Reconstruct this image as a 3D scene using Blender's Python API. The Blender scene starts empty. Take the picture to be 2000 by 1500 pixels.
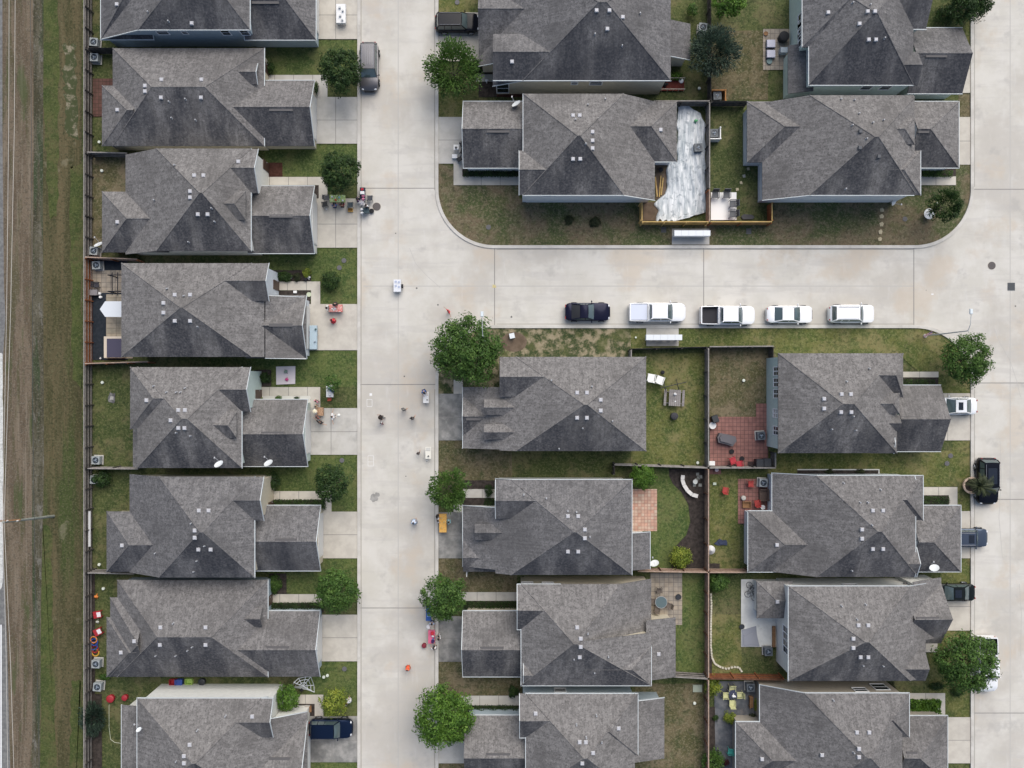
import bpy, bmesh, math, random
import numpy as np
from mathutils import Vector, Matrix
R = math.radians
SC = bpy.context.scene
COL = SC.collection

# ------------------------------------------------------------------ camera
CAM_H = 90.0
F = 1620.0                       # photograph's focal length in photograph pixels
cam = bpy.data.cameras.new('camera'); cam.sensor_width = 36.0; cam.lens = 36.0*F/2000.0
cam.clip_start = 1.0; cam.clip_end = 2000.0
cam_o = bpy.data.objects.new('camera', cam); COL.objects.link(cam_o)
cam_o.location = (0, 0, CAM_H); cam_o.rotation_euler = (0, 0, 0)
SC.camera = cam_o
# ------------------------------------------------------------------ light
SUN_EL, SUN_AZ = 51.0, 22.0      # azimuth measured from +Y towards +X
w = bpy.data.worlds.new('World'); SC.world = w; w.use_nodes = True
nt = w.node_tree; bg = nt.nodes['Background']
sky = nt.nodes.new('ShaderNodeTexSky'); sky.sky_type = 'NISHITA'; sky.sun_disc = False
sky.sun_elevation = R(SUN_EL); sky.sun_rotation = R(SUN_AZ); sky.air_density = 1.0; sky.dust_density = 3.0; sky.ozone_density = 1.0
nt.links.new(sky.outputs[0], bg.inputs[0]); bg.inputs[1].default_value = 0.138
sl = bpy.data.lights.new('sun', 'SUN'); sl.energy = 2.75; sl.angle = R(60); sl.color = (1.0, 0.965, 0.90)
so = bpy.data.objects.new('sun', sl); COL.objects.link(so)
_d = Vector((math.sin(R(SUN_AZ))*math.cos(R(SUN_EL)), math.cos(R(SUN_AZ))*math.cos(R(SUN_EL)), math.sin(R(SUN_EL))))
so.rotation_euler = (-_d).to_track_quat('-Z', 'Y').to_euler(); so.location = _d*150
SC.view_settings.view_transform = 'Standard'; SC.view_settings.look = 'None'
SC.view_settings.exposure = 0.09; SC.view_settings.gamma = 1.0; SC.view_settings.use_curve_mapping = False

# ------------------------------------------------------------------ helpers
def G(px, py, z=0.0):
    """photograph pixel -> world x, y of a point at height z"""
    k = (CAM_H-z)/F
    return ((px-1000.0)*k, (750.0-py)*k)
def P(px, py, z=0.0):
    x, y = G(px, py, z); return Vector((x, y, z))

class MB:
    def __init__(s): s.v = []; s.f = []; s.m = []
    def add(s, vs, fs, mi=0):
        o = len(s.v); s.v += [tuple(p) for p in vs]
        for f in fs: s.f.append(tuple(i+o for i in f)); s.m.append(mi)
    def box(s, cx, cy, z0, sx, sy, sz, rz=0.0, mi=0, taper=1.0):
        c, n = math.cos(rz), math.sin(rz); vs = []
        for k, t in ((0, 1.0), (1, taper)):
            for a, b in ((-1, -1), (1, -1), (1, 1), (-1, 1)):
                x, y = a*sx/2*t, b*sy/2*t
                vs.append((cx+x*c-y*n, cy+x*n+y*c, z0+k*sz))
        s.add(vs, [(3, 2, 1, 0), (4, 5, 6, 7), (0, 1, 5, 4), (1, 2, 6, 5), (2, 3, 7, 6), (3, 0, 4, 7)], mi)
    def bar(s, p, q, wd, mi=0, n=6, w2=None):
        p, q = Vector(p), Vector(q); d = q-p
        if d.length < 1e-6: return
        d.normalize(); u = d.orthogonal().normalized(); v = d.cross(u); w2 = wd if w2 is None else w2
        vs = []
        for c, r in ((p, wd/2), (q, w2/2)):
            for i in range(n):
                a = 2*math.pi*(i+.5)/n; vs.append(c+u*(math.cos(a)*r)+v*(math.sin(a)*r))
        fs = [(i, (i+1) % n, n+(i+1) % n, n+i) for i in range(n)]
        fs += [tuple(reversed(range(n))), tuple(range(n, 2*n))]
        s.add(vs, fs, mi)
    def tube(s, pts, wd, mi=0, n=6):
        for a, b in zip(pts[:-1], pts[1:]): s.bar(a, b, wd, mi, n)
    def cyl(s, cx, cy, z0, r, h, n=20, r2=None, mi=0):
        r2 = r if r2 is None else r2
        vs = [(cx+math.cos(2*math.pi*i/n)*r, cy+math.sin(2*math.pi*i/n)*r, z0) for i in range(n)]
        vs += [(cx+math.cos(2*math.pi*i/n)*r2, cy+math.sin(2*math.pi*i/n)*r2, z0+h) for i in range(n)]
        s.add(vs, [(i, (i+1) % n, n+(i+1) % n, n+i) for i in range(n)]+[tuple(reversed(range(n))), tuple(range(n, 2*n))], mi)
    def ring(s, cx, cy, z, r, t, n=24, mi=0):
        pts = [(cx+math.cos(2*math.pi*i/n)*r, cy+math.sin(2*math.pi*i/n)*r, z) for i in range(n+1)]
        s.tube(pts, t, mi, 6)
    def prism(s, pts, z0, z1, mi=0):
        n = len(pts); a = sum(pts[i][0]*pts[(i+1) % n][1]-pts[(i+1) % n][0]*pts[i][1] for i in range(n))
        if a < 0: pts = pts[::-1]
        s.add([(x, y, z0) for x, y in pts]+[(x, y, z1) for x, y in pts],
              [tuple(range(n, 2*n)), tuple(reversed(range(n)))]+[(i, (i+1) % n, n+(i+1) % n, n+i) for i in range(n)], mi)
    def ball(s, c, r, mi=0, nu=12, nv=8, sq=(1, 1, 1), zmin=-1.0):
        vs = []; fs = []
        for j in range(nv+1):
            t = -math.pi/2+math.pi*j/nv
            for i in range(nu):
                a = 2*math.pi*i/nu
                vs.append((c[0]+r*sq[0]*math.cos(t)*math.cos(a), c[1]+r*sq[1]*math.cos(t)*math.sin(a), c[2]+r*sq[2]*max(zmin, math.sin(t))))
        for j in range(nv):
            for i in range(nu):
                fs.append((j*nu+i, j*nu+(i+1) % nu, (j+1)*nu+(i+1) % nu, (j+1)*nu+i))
        s.add(vs, fs, mi)
    def patch(s, a, b, c, d, n=6, m=4, bulge=0.0, mi=0):
        """bilinear grid a-b (bottom), d-c (top), bulged along its normal"""
        a, b, c, d = map(Vector, (a, b, c, d)); nn = (b-a).cross(d-a)
        nn = nn.normalized() if nn.length > 1e-9 else Vector((0, 0, 1))
        vs = []
        for j in range(m+1):
            v = j/m
            for i in range(n+1):
                u = i/n; p = (a*(1-u)+b*u)*(1-v)+(d*(1-u)+c*u)*v
                vs.append(p+nn*(bulge*4*u*(1-u)*(0.6+0.4*4*v*(1-v))))
        s.add(vs, [(j*(n+1)+i, j*(n+1)+i+1, (j+1)*(n+1)+i+1, (j+1)*(n+1)+i) for j in range(m) for i in range(n)], mi)
    def mesh(s, name, mats, smooth=False):
        me = bpy.data.meshes.new(name); me.from_pydata(s.v, [], s.f)
        for m in (mats if isinstance(mats, (list, tuple)) else [mats]): me.materials.append(m)
        if any(s.m): me.polygons.foreach_set('material_index', s.m)
        if smooth: me.polygons.foreach_set('use_smooth', [True]*len(me.polygons))
        me.update(); return me
    def build(s, name, mats, parent=None, smooth=False):
        return link(name, s.mesh(name, mats, smooth), parent)

def link(name, data, parent=None, loc=None, rz=None):
    o = bpy.data.objects.new(name, data); COL.objects.link(o)
    if parent is not None: o.parent = parent
    if loc is not None: o.location = loc
    if rz is not None: o.rotation_euler = (0, 0, rz)
    return o
def tag(o, label, cat, group=None, kind=None):
    o['label'] = label; o['category'] = cat
    if group: o['group'] = group
    if kind: o['kind'] = kind
    return o
def thing(name, label, cat, loc=(0, 0, 0), rz=0.0, group=None):
    return tag(link(name, None, None, loc, rz), label, cat, group)
def struct(o): o['kind'] = 'structure'; return o
def copy_tree(o, parent=None):
    c = o.copy(); COL.objects.link(c)
    if parent is not None: c.parent = parent
    for ch in list(o.children): copy_tree(ch, c)
    return c

# ------------------------------------------------------------------ materials
MATS = {}
def mat(name, col, rough=0.8, metal=0.0, coat=0.0, spec=0.5):
    if name in MATS: return MATS[name]
    m = bpy.data.materials.new(name); m.use_nodes = True; b = m.node_tree.nodes['Principled BSDF']
    b.inputs['Base Color'].default_value = (*col, 1); b.inputs['Roughness'].default_value = rough
    b.inputs['Metallic'].default_value = metal; b.inputs['Coat Weight'].default_value = coat
    b.inputs['Specular IOR Level'].default_value = spec
    MATS[name] = m; return m
def nmat(name, c1, c2, scale=1.0, rough=0.9, detail=4, stretch=(1, 1, 1), layers=(), bump=0.0, lo=.35, hi=.65, spec=.2, coords='pos'):
    """base colour = mix(c1, c2, noise) then each layer (colour, scale, low, high, strength[, stretch]) mixed by its own noise"""
    if name in MATS: return MATS[name]
    m = mat(name, c1, rough, spec=spec); t = m.node_tree; N, L = t.nodes, t.links; b = N['Principled BSDF']
    if coords == 'pos': src = N.new('ShaderNodeNewGeometry').outputs['Position']
    else: src = N.new('ShaderNodeTexCoord').outputs['Object']
    def noise(sc, st, det, off):
        mp = N.new('ShaderNodeMapping'); mp.inputs['Scale'].default_value = st; mp.inputs['Location'].default_value = (off, off*.7, off*.3)
        L.new(src, mp.inputs['Vector']); n = N.new('ShaderNodeTexNoise'); n.inputs['Scale'].default_value = sc
        n.inputs['Detail'].default_value = det; n.inputs['Roughness'].default_value = .62; L.new(mp.outputs[0], n.inputs['Vector']); return n.outputs['Fac']
    def ramp(f, a, bb):
        r = N.new('ShaderNodeMapRange'); r.inputs['From Min'].default_value = a; r.inputs['From Max'].default_value = bb; r.interpolation_type = 'SMOOTHSTEP'
        L.new(f, r.inputs['Value']); return r.outputs[0]
    def mix(fac, A, B):
        x = N.new('ShaderNodeMix'); x.data_type = 'RGBA'
        L.new(fac, x.inputs['Factor'])
        if isinstance(A, tuple): x.inputs[6].default_value = (*A, 1)
        else: L.new(A, x.inputs[6])
        x.inputs[7].default_value = (*B, 1); return x.outputs[2]
    f0 = noise(scale, stretch, detail, 0)
    out = mix(ramp(f0, lo, hi), c1, c2)
    for i, ly in enumerate(layers):
        c, sc, a, bb, k = ly[:5]; st = ly[5] if len(ly) > 5 else (1, 1, 1)
        f = ramp(noise(sc, st, 5, 13.7*(i+1)), a, bb)
        mm = N.new('ShaderNodeMath'); mm.operation = 'MULTIPLY'; mm.inputs[1].default_value = k; L.new(f, mm.inputs[0])
        out = mix(mm.outputs[0], out, c)
    L.new(out, b.inputs['Base Color'])
    if bump:
        bp = N.new('ShaderNodeBump'); bp.inputs['Strength'].default_value = bump; bp.inputs['Distance'].default_value = .05
        L.new(f0, bp.inputs['Height']); L.new(bp.outputs[0], b.inputs['Normal'])
    return m
def gridmat(name, c1, c2, mortar, w, h, rough=.9):
    """pavers: brick texture in world metres"""
    if name in MATS: return MATS[name]
    m = mat(name, c1, rough, spec=.2); t = m.node_tree; N, L = t.nodes, t.links; b = N['Principled BSDF']
    src = N.new('ShaderNodeNewGeometry').outputs['Position']; k = N.new('ShaderNodeTexBrick')
    k.inputs['Color1'].default_value = (*c1, 1); k.inputs['Color2'].default_value = (*c2, 1); k.inputs['Mortar'].default_value = (*mortar, 1)
    k.inputs['Scale'].default_value = 1.0; k.inputs['Brick Width'].default_value = w; k.inputs['Row Height'].default_value = h
    k.inputs['Mortar Size'].default_value = .028; k.offset = 0.0; L.new(src, k.inputs['Vector'])
    n = N.new('ShaderNodeTexNoise'); n.inputs['Scale'].default_value = 1.7; n.inputs['Detail'].default_value = 5; L.new(src, n.inputs['Vector'])
    hs = N.new('ShaderNodeHueSaturation'); mr = N.new('ShaderNodeMapRange'); mr.inputs['To Min'].default_value = .55; mr.inputs['To Max'].default_value = 1.45
    L.new(n.outputs['Fac'], mr.inputs['Value']); L.new(mr.outputs[0], hs.inputs['Value']); L.new(k.outputs['Color'], hs.inputs['Color']); L.new(hs.outputs[0], b.inputs['Base Color'])
    return m
def leafmat(name, c_dark, c_mid, c_light):
    if name in MATS: return MATS[name]
    m = mat(name, c_mid, .55, spec=.25); t = m.node_tree; N, L = t.nodes, t.links; b = N['Principled BSDF']
    g = N.new('ShaderNodeNewGeometry'); r = N.new('ShaderNodeValToRGB'); r.color_ramp.elements[0].color = (*c_dark, 1); r.color_ramp.elements[1].color = (*c_light, 1)
    e = r.color_ramp.elements.new(.55); e.color = (*c_mid, 1)
    n = N.new('ShaderNodeTexNoise'); n.inputs['Scale'].default_value = 1.1; n.inputs['Detail'].default_value = 2; L.new(g.outputs['Position'], n.inputs['Vector'])
    a = N.new('ShaderNodeMath'); a.operation = 'MULTIPLY_ADD'; a.inputs[1].default_value = .5; L.new(g.outputs['Random Per Island'], a.inputs[0])
    a2 = N.new('ShaderNodeMath'); a2.operation = 'MULTIPLY_ADD'; a2.inputs[1].default_value = 1.3; a2.inputs[2].default_value = -.40; L.new(n.outputs['Fac'], a2.inputs[0]); L.new(a2.outputs[0], a.inputs[2])
    L.new(a.outputs[0], r.inputs[0]); L.new(r.outputs[0], b.inputs['Base Color'])
    tr = N.new('ShaderNodeBsdfTranslucent'); L.new(r.outputs[0], tr.inputs[0]); mx = N.new('ShaderNodeMixShader'); mx.inputs[0].default_value = .25
    L.new(b.outputs[0], mx.inputs[1]); L.new(tr.outputs[0], mx.inputs[2]); L.new(mx.outputs[0], N['Material Output'].inputs[0])
    return m

ROOF = [nmat('shingle_%d' % i, c, d, 2.2, .95, 4, lo=.42, hi=.58, layers=((tuple(x*.5 for x in c), 6.0, .5, .62, .6), (tuple(x*1.6 for x in d), 4.6, .54, .66, .42), (tuple(x*.68 for x in c), .2, .48, .66, .55), (tuple(x*.6 for x in c), .7, .56, .7, .4)), spec=.15)
        for i, (c, d) in enumerate([((.143, .137, .135), (.190, .182, .178)), ((.156, .149, .145), (.205, .196, .190)), ((.130, .127, .129), (.174, .169, .169))])]
def add_algae_shade(m, k=.75):
    """algae blotches and streaks, plus painted-in shade, on slopes facing away from the sun"""
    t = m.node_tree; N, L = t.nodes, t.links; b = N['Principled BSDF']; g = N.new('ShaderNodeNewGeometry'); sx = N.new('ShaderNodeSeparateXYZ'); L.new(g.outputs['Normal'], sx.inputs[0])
    r1 = N.new('ShaderNodeMapRange'); r1.inputs['From Min'].default_value = -.15; r1.inputs['From Max'].default_value = -.42; L.new(sx.outputs['Y'], r1.inputs['Value'])  # facing mask: puts slope shade into the colour along with the algae
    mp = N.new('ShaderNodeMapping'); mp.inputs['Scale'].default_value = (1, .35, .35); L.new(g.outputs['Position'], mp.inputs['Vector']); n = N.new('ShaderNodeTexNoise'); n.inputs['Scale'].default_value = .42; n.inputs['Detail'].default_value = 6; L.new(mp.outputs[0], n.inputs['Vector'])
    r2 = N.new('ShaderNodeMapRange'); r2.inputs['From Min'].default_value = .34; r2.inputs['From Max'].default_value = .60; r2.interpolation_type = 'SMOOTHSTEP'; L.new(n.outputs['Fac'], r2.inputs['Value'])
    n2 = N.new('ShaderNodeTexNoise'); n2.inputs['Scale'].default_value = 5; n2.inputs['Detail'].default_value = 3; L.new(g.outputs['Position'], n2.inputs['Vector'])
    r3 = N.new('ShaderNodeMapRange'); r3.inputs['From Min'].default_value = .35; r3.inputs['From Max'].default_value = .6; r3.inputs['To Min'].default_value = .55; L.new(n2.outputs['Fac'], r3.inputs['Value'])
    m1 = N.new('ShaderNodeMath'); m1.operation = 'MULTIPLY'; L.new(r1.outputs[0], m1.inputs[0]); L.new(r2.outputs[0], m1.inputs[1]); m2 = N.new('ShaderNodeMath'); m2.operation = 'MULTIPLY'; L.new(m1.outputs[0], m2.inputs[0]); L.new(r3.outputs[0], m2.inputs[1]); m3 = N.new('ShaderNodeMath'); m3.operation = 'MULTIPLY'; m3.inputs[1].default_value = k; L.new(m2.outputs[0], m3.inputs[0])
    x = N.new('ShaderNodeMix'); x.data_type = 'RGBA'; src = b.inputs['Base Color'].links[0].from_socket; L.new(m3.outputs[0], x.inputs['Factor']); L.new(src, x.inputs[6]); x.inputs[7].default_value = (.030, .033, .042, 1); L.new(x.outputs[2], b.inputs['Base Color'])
def add_streaks(m, k=.13):
    """weather streaks that run down each slope"""
    t = m.node_tree; N, L = t.nodes, t.links; b = N['Principled BSDF']; g = N.new('ShaderNodeNewGeometry'); sx = N.new('ShaderNodeSeparateXYZ'); L.new(g.outputs['Normal'], sx.inputs[0])
    fs = []
    for st in ((3.4, .3, .3), (.3, 3.4, .3)):
        mp = N.new('ShaderNodeMapping'); mp.inputs['Scale'].default_value = st; L.new(g.outputs['Position'], mp.inputs['Vector']); n = N.new('ShaderNodeTexNoise'); n.inputs['Scale'].default_value = 1.6; n.inputs['Detail'].default_value = 4; L.new(mp.outputs[0], n.inputs['Vector']); fs.append(n.outputs['Fac'])
    ax = N.new('ShaderNodeMath'); ax.operation = 'ABSOLUTE'; L.new(sx.outputs['X'], ax.inputs[0]); gt = N.new('ShaderNodeMath'); gt.operation = 'GREATER_THAN'; gt.inputs[1].default_value = .2; L.new(ax.outputs[0], gt.inputs[0])
    mf = N.new('ShaderNodeMix'); L.new(gt.outputs[0], mf.inputs['Factor']); L.new(fs[0], mf.inputs[2]); L.new(fs[1], mf.inputs[3])
    r = N.new('ShaderNodeMapRange'); r.inputs['From Min'].default_value = .36; r.inputs['From Max'].default_value = .64; r.inputs['To Min'].default_value = 1-k; r.inputs['To Max'].default_value = 1+k*.6; L.new(mf.outputs[0], r.inputs['Value'])
    hs = N.new('ShaderNodeHueSaturation'); src = b.inputs['Base Color'].links[0].from_socket; L.new(src, hs.inputs['Color']); L.new(r.outputs[0], hs.inputs['Value']); L.new(hs.outputs[0], b.inputs['Base Color'])
for _m in ROOF: add_streaks(_m); add_algae_shade(_m, .8)
TRIM = mat('white_trim', (.56, .60, .61), .5)
GUT = mat('grey_gutter', (.34, .35, .36), .6)
GLASSW = mat('window_glass', (.02, .025, .03), .08)
FRAMEW = mat('window_frame_white', (.75, .76, .77), .5)
VENT = mat('roof_vent_galvanised', (.46, .46, .48), .5)
PIPE = mat('lead_pipe', (.35, .36, .38), .5)
CONC = nmat('driveway_concrete', (.45, .42, .37), (.52, .49, .43), .8, layers=(((.30, .28, .25), .45, .55, .8, .45), ((.6, .57, .52), 3, .55, .8, .3)))
CONCG = nmat('driveway_concrete_grey', (.43, .415, .38), (.49, .475, .44), .8, layers=(((.2, .2, .2), .5, .52, .78, .5),))
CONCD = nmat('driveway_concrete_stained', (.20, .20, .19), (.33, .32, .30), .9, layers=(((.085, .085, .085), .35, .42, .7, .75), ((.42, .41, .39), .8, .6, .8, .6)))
ROAD = nmat('road_concrete', (.525, .503, .45), (.578, .556, .508), .35, layers=(((.43, .40, .355), .12, .46, .62, .6), ((.50, .43, .345), .2, .52, .66, .6), ((.45, .43, .40), .7, .5, .64, .4, (.25, 1.6, 1)), ((.61, .60, .58), .9, .55, .8, .35, (1.8, .35, 1)), ((.38, .365, .34), .5, .56, .72, .5), ((.42, .40, .37), 6, .6, .85, .35)))
CURB = nmat('curb_concrete', (.47, .45, .41), (.56, .54, .5), .7, layers=(((.28, .27, .25), .8, .55, .8, .5),))
JOINT = mat('joint_tar', (.23, .22, .205), .9)
def grass(name, a, b, tan, light, dark, deep, sc=.5, kt=.65):
    return nmat(name, a, b, sc, lo=.42, hi=.58, layers=((tan, .32, .5, .64, kt), (deep, .9, .5, .62, .6), (tan, 1.7, .56, .68, .45), (light, 4.2, .5, .62, .6), (dark, 3.0, .52, .64, .6), (light, 8, .52, .62, .4)), bump=.3)
GRASS = grass('grass_mixed', (.046, .064, .020), (.072, .086, .030), (.155, .132, .070), (.14, .15, .065), (.022, .032, .012), (.030, .050, .016))
GRASSG = grass('grass_green', (.058, .088, .024), (.086, .110, .033), (.15, .135, .062), (.145, .17, .065), (.024, .042, .014), (.034, .066, .018), kt=.4)
GRASSY = grass('grass_olive', (.070, .092, .024), (.112, .118, .036), (.21, .175, .085), (.19, .19, .08), (.032, .044, .014), (.040, .066, .018))
GRASSD = grass('grass_dry', (.076, .074, .032), (.128, .106, .060), (.19, .15, .098), (.20, .175, .11), (.036, .038, .02), (.046, .062, .024))
CORNER = nmat('grass_corner', (.058, .076, .028), (.135, .105, .066), .16, lo=.43, hi=.56, layers=(((.075, .085, .032), .7, .5, .62, .6), ((.19, .15, .10), 1.3, .54, .66, .5), ((.035, .04, .02), .45, .56, .68, .5), ((.19, .17, .105), 4.2, .5, .62, .6), ((.035, .038, .02), 3.0, .52, .64, .6), ((.19, .17, .11), 8, .52, .62, .4)), bump=.3)
SCRUB = nmat('grass_scrubby', (.045, .06, .024), (.27, .225, .15), 1.1, lo=.42, hi=.6, layers=(((.028, .045, .016), 1.0, .48, .62, .9), ((.19, .165, .09), 6, .5, .62, .5), ((.09, .10, .035), .4, .5, .64, .6)), bump=.4)
MULCH = nmat('mulch_dark', (.030, .025, .022), (.058, .047, .042), 3, layers=(((.075, .06, .05), 8, .6, .8, .5),))
MULCHR = nmat('mulch_red', (.05, .02, .014), (.078, .034, .025), 3)
DIRT = nmat('dirt_brown', (.10, .072, .05), (.16, .118, .086), .8, layers=(((.05, .04, .03), 2, .55, .8, .5), ((.06, .07, .03), .6, .55, .75, .6)))
# ------------------------------------------------------------------ the ground
_lay = [0.0]
def sheet(name, px_pts, m, z):
    pts = [G(x, y) for x, y in px_pts]
    bm = bmesh.new(); f = bm.faces.new([bm.verts.new((x, y, z)) for x, y in pts]); bm.normal_update()
    if f.normal.z < 0: f.normal_flip()
    bmesh.ops.triangulate(bm, faces=[f]); me = bpy.data.meshes.new(name); bm.to_mesh(me); bm.free(); me.materials.append(m)
    return struct(link(name, me))
def rect(name, x0, y0, x1, y1, m, z): return sheet(name, [(x0, y0), (x1, y0), (x1, y1), (x0, y1)], m, z)
def arc(cx, cy, rx, ry, a0, a1, n=14):
    return [(cx+rx*math.cos(R(a0+(a1-a0)*i/n)), cy+ry*math.sin(R(a0+(a1-a0)*i/n))) for i in range(n+1)]
def wob(pts, amp, seed, n=6):
    rr = random.Random(seed); out = []
    for (a, b), (c, d) in zip(pts, pts[1:]+pts[:1]):
        for i in range(n):
            t = i/n; out.append((a+(c-a)*t+rr.uniform(-amp, amp), b+(d-b)*t+rr.uniform(-amp, amp)))
    return out

gm = MB(); E_ = 400.0
gm.add([(-E_, -E_, 0), (E_, -E_, 0), (E_, E_, 0), (-E_, E_, 0)], [(0, 1, 2, 3)])
struct(gm.build('ground', GRASS))
# strip of land beyond the fence on the west
MEAD = nmat('meadow_grass', (.058, .054, .024), (.088, .074, .038), .3, lo=.42, hi=.58, stretch=(2.2, .35, 1), layers=(((.125, .098, .052), .8, .5, .62, .6, (1.5, .05, 1)), ((.044, .066, .018), .3, .54, .66, .75, (1.0, .14, 1)), ((.05, .045, .022), 1.2, .52, .62, .5, (1.6, .12, 1)), ((.14, .13, .07), 5, .5, .62, .45), ((.028, .034, .014), 3.4, .52, .62, .6), ((.2, .18, .12), .35, .62, .7, .5)), bump=.3)
BAND = grass('meadow_green', (.046, .062, .018), (.066, .080, .024), (.10, .085, .04), (.105, .12, .045), (.026, .036, .012), (.034, .054, .014))
TRACK = nmat('dirt_track', (.100, .076, .051), (.145, .113, .079), .5, lo=.42, hi=.58, stretch=(2, .25, 1), layers=(((.070, .066, .032), .7, .5, .62, .8, (1.6, .12, 1)), ((.22, .185, .14), 1.1, .54, .66, .5, (2.2, .06, 1)), ((.058, .052, .036), 4, .52, .62, .55), ((.19, .165, .13), 6, .52, .62, .5), ((.05, .075, .025), .3, .56, .64, .6, (2, .3, 1))))
rect('meadow', 64, -300, 160, 1900, MEAD, .008)
sheet('grass_band', wob([(88, -300), (112, -300), (116, 150), (112, 420), (96, 430), (84, 200)], 3, 41, 14), BAND, .0095)
sheet('grass_band', wob([(136, 330), (160, 320), (160, 760), (142, 740)], 2.5, 42, 14), BAND, .0098)
sheet('grass_band', wob([(80, 1020), (100, 1030), (104, 1300), (118, 1600), (78, 1600)], 3, 43, 14), BAND, .0101)
sheet('grass_band', wob([(140, 1330), (160, 1330), (160, 1600), (134, 1600)], 3, 44, 14), BAND, .0104)
sheet('bare_patch', wob([(124, 90), (148, 85), (150, 270), (132, 262), (126, 180)], 5, 45, 10), nmat('bare_weeds', (.055, .065, .028), (.24, .21, .15), 1.3, lo=.48, hi=.66, layers=(((.05, .06, .025), 4, .5, .6, .6),)), .0107)
sheet('weedy_strip', [(60, -300), (86, -300), (84, 400), (86, 900), (80, 1200), (76, 1900), (60, 1900)], nmat('weedy_grass', (.05, .046, .026), (.11, .10, .07), .7, stretch=(2, .25, 1), layers=(((.17, .16, .14), 1.2, .55, .66, .7, (1.5, .3, 1)), ((.03, .05, .02), .6, .5, .62, .8, (1.5, .15, 1)), ((.03, .03, .02), 4, .52, .62, .6), ((.18, .17, .14), 6, .54, .64, .5))), .012)
sheet('dirt_track', [(4, -300), (64, -300), (66, 300), (62, 800), (64, 1300), (60, 1900), (4, 1900)], TRACK, .016)
ASPH = nmat('asphalt', (.13, .13, .13), (.19, .19, .185), 2.5, .85)
sheet('asphalt_road', [(-300, -300), (5, -300), (5, 250), (8, 560), (11, 620), (6, 700), (4, 900), (8, 1100), (14, 1250), (20, 1500), (24, 1900), (-300, 1900)], ASPH, .02)
sheet('gravel_shoulder', wob([(-20, 690), (5, 690), (6, 860), (6, 1120), (3, 1150), (-20, 1150)], 1.2, 3, 8), nmat('pale_gravel', (.45, .45, .43), (.6, .6, .58), 4, layers=(((.25, .24, .22), 3, .5, .75, .6),)), .024)
rect('road_line', 1, 1220, 3.6, 1900, mat('road_paint_white', (.75, .75, .74), .6), .028)
# lawns
LN = [ (GRASSG, [(517, 78, 698, 147), (517, 281, 698, 347), (525, 484, 698, 594), (490, 684, 698, 756), (530, 888, 698, 960), (630, 958, 698, 999), (523, 1090, 698, 1160), (600, 1291, 698, 1357), (632, 1355, 698, 1398), (600, 1488, 698, 1600)]),
       (GRASSY, [(855, -60, 938, 25), (855, 160, 905, 229), (1860, 860, 1896, 950), (1500, 880, 1870, 950), (1870, 950, 1895, 998), (1836, 1090, 1895, 1172), (1815, 1231, 1896, 1400), (1885, 30, 1900, 90), (1386, 1200, 1448, 1320)]),
       (GRASSD, [(1872, 181, 1898, 229), (1240, 1335, 1384, 1500), (170, 300, 250, 480), (855, 860, 1000, 938), (855, 1090, 1010, 1156), (1385, 676, 1515, 815), (855, 1292, 1020, 1360), (855, 1490, 910, 1600), (1385, 60, 1500, 195)]),
       (GRASSY, [(1232, 690, 1384, 912), (1386, 915, 1445, 1118)]), (GRASSG, [(1255, 912, 1384, 1118), (1320, 1118, 1384, 1322)]) ]
LM = {}
for i, (m, rs) in enumerate(LN):
    for j, r in enumerate(rs): sheet('lawn', wob([(r[0], r[1]), (r[2], r[1]), (r[2], r[3]), (r[0], r[3])], .5, i*40+j, 8), m, .006+.0007*(i*12+j))
sheet('corner_lawn', [(853, 320), (1014, 345), (1014, 388), (1260, 392), (1260, 432), (1386, 436), (1386, 483), (965, 483)]+arc(965, 370, 112, 112, 90, 180), CORNER, .05)
sheet('corner_lawn', [(1386, 436), (1510, 436), (1510, 390), (1800, 385), (1800, 330), (1874, 322), (1898, 322), (1898, 370)]+arc(1785, 370, 112, 112, 0, 90)+[(1386, 483)], CORNER, .054)
sheet('verge_lawn', [(1225, 638), (1785, 638)]+arc(1785, 745, 112, 107, -90, 0)+[(1897, 768), (1840, 768), (1764, 700), (1510, 690), (1510, 678), (1232, 682), (1225, 700)], GRASSY, .058)
sheet('verge_lawn', [(853, 769), (853, 740)]+arc(962, 742, 108, 104, 180, 270)+[(1232, 638), (1232, 700), (975, 700), (975, 760), (900, 769)], SCRUB, .062)
sheet('dry_patch', [(1004+math.cos(i*.2618)*26*q, 668+math.sin(i*.2618)*20*q) for i, q in enumerate(random.Random(5).uniform(.75, 1.1) for _ in range(24))], DIRT, .066)

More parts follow.
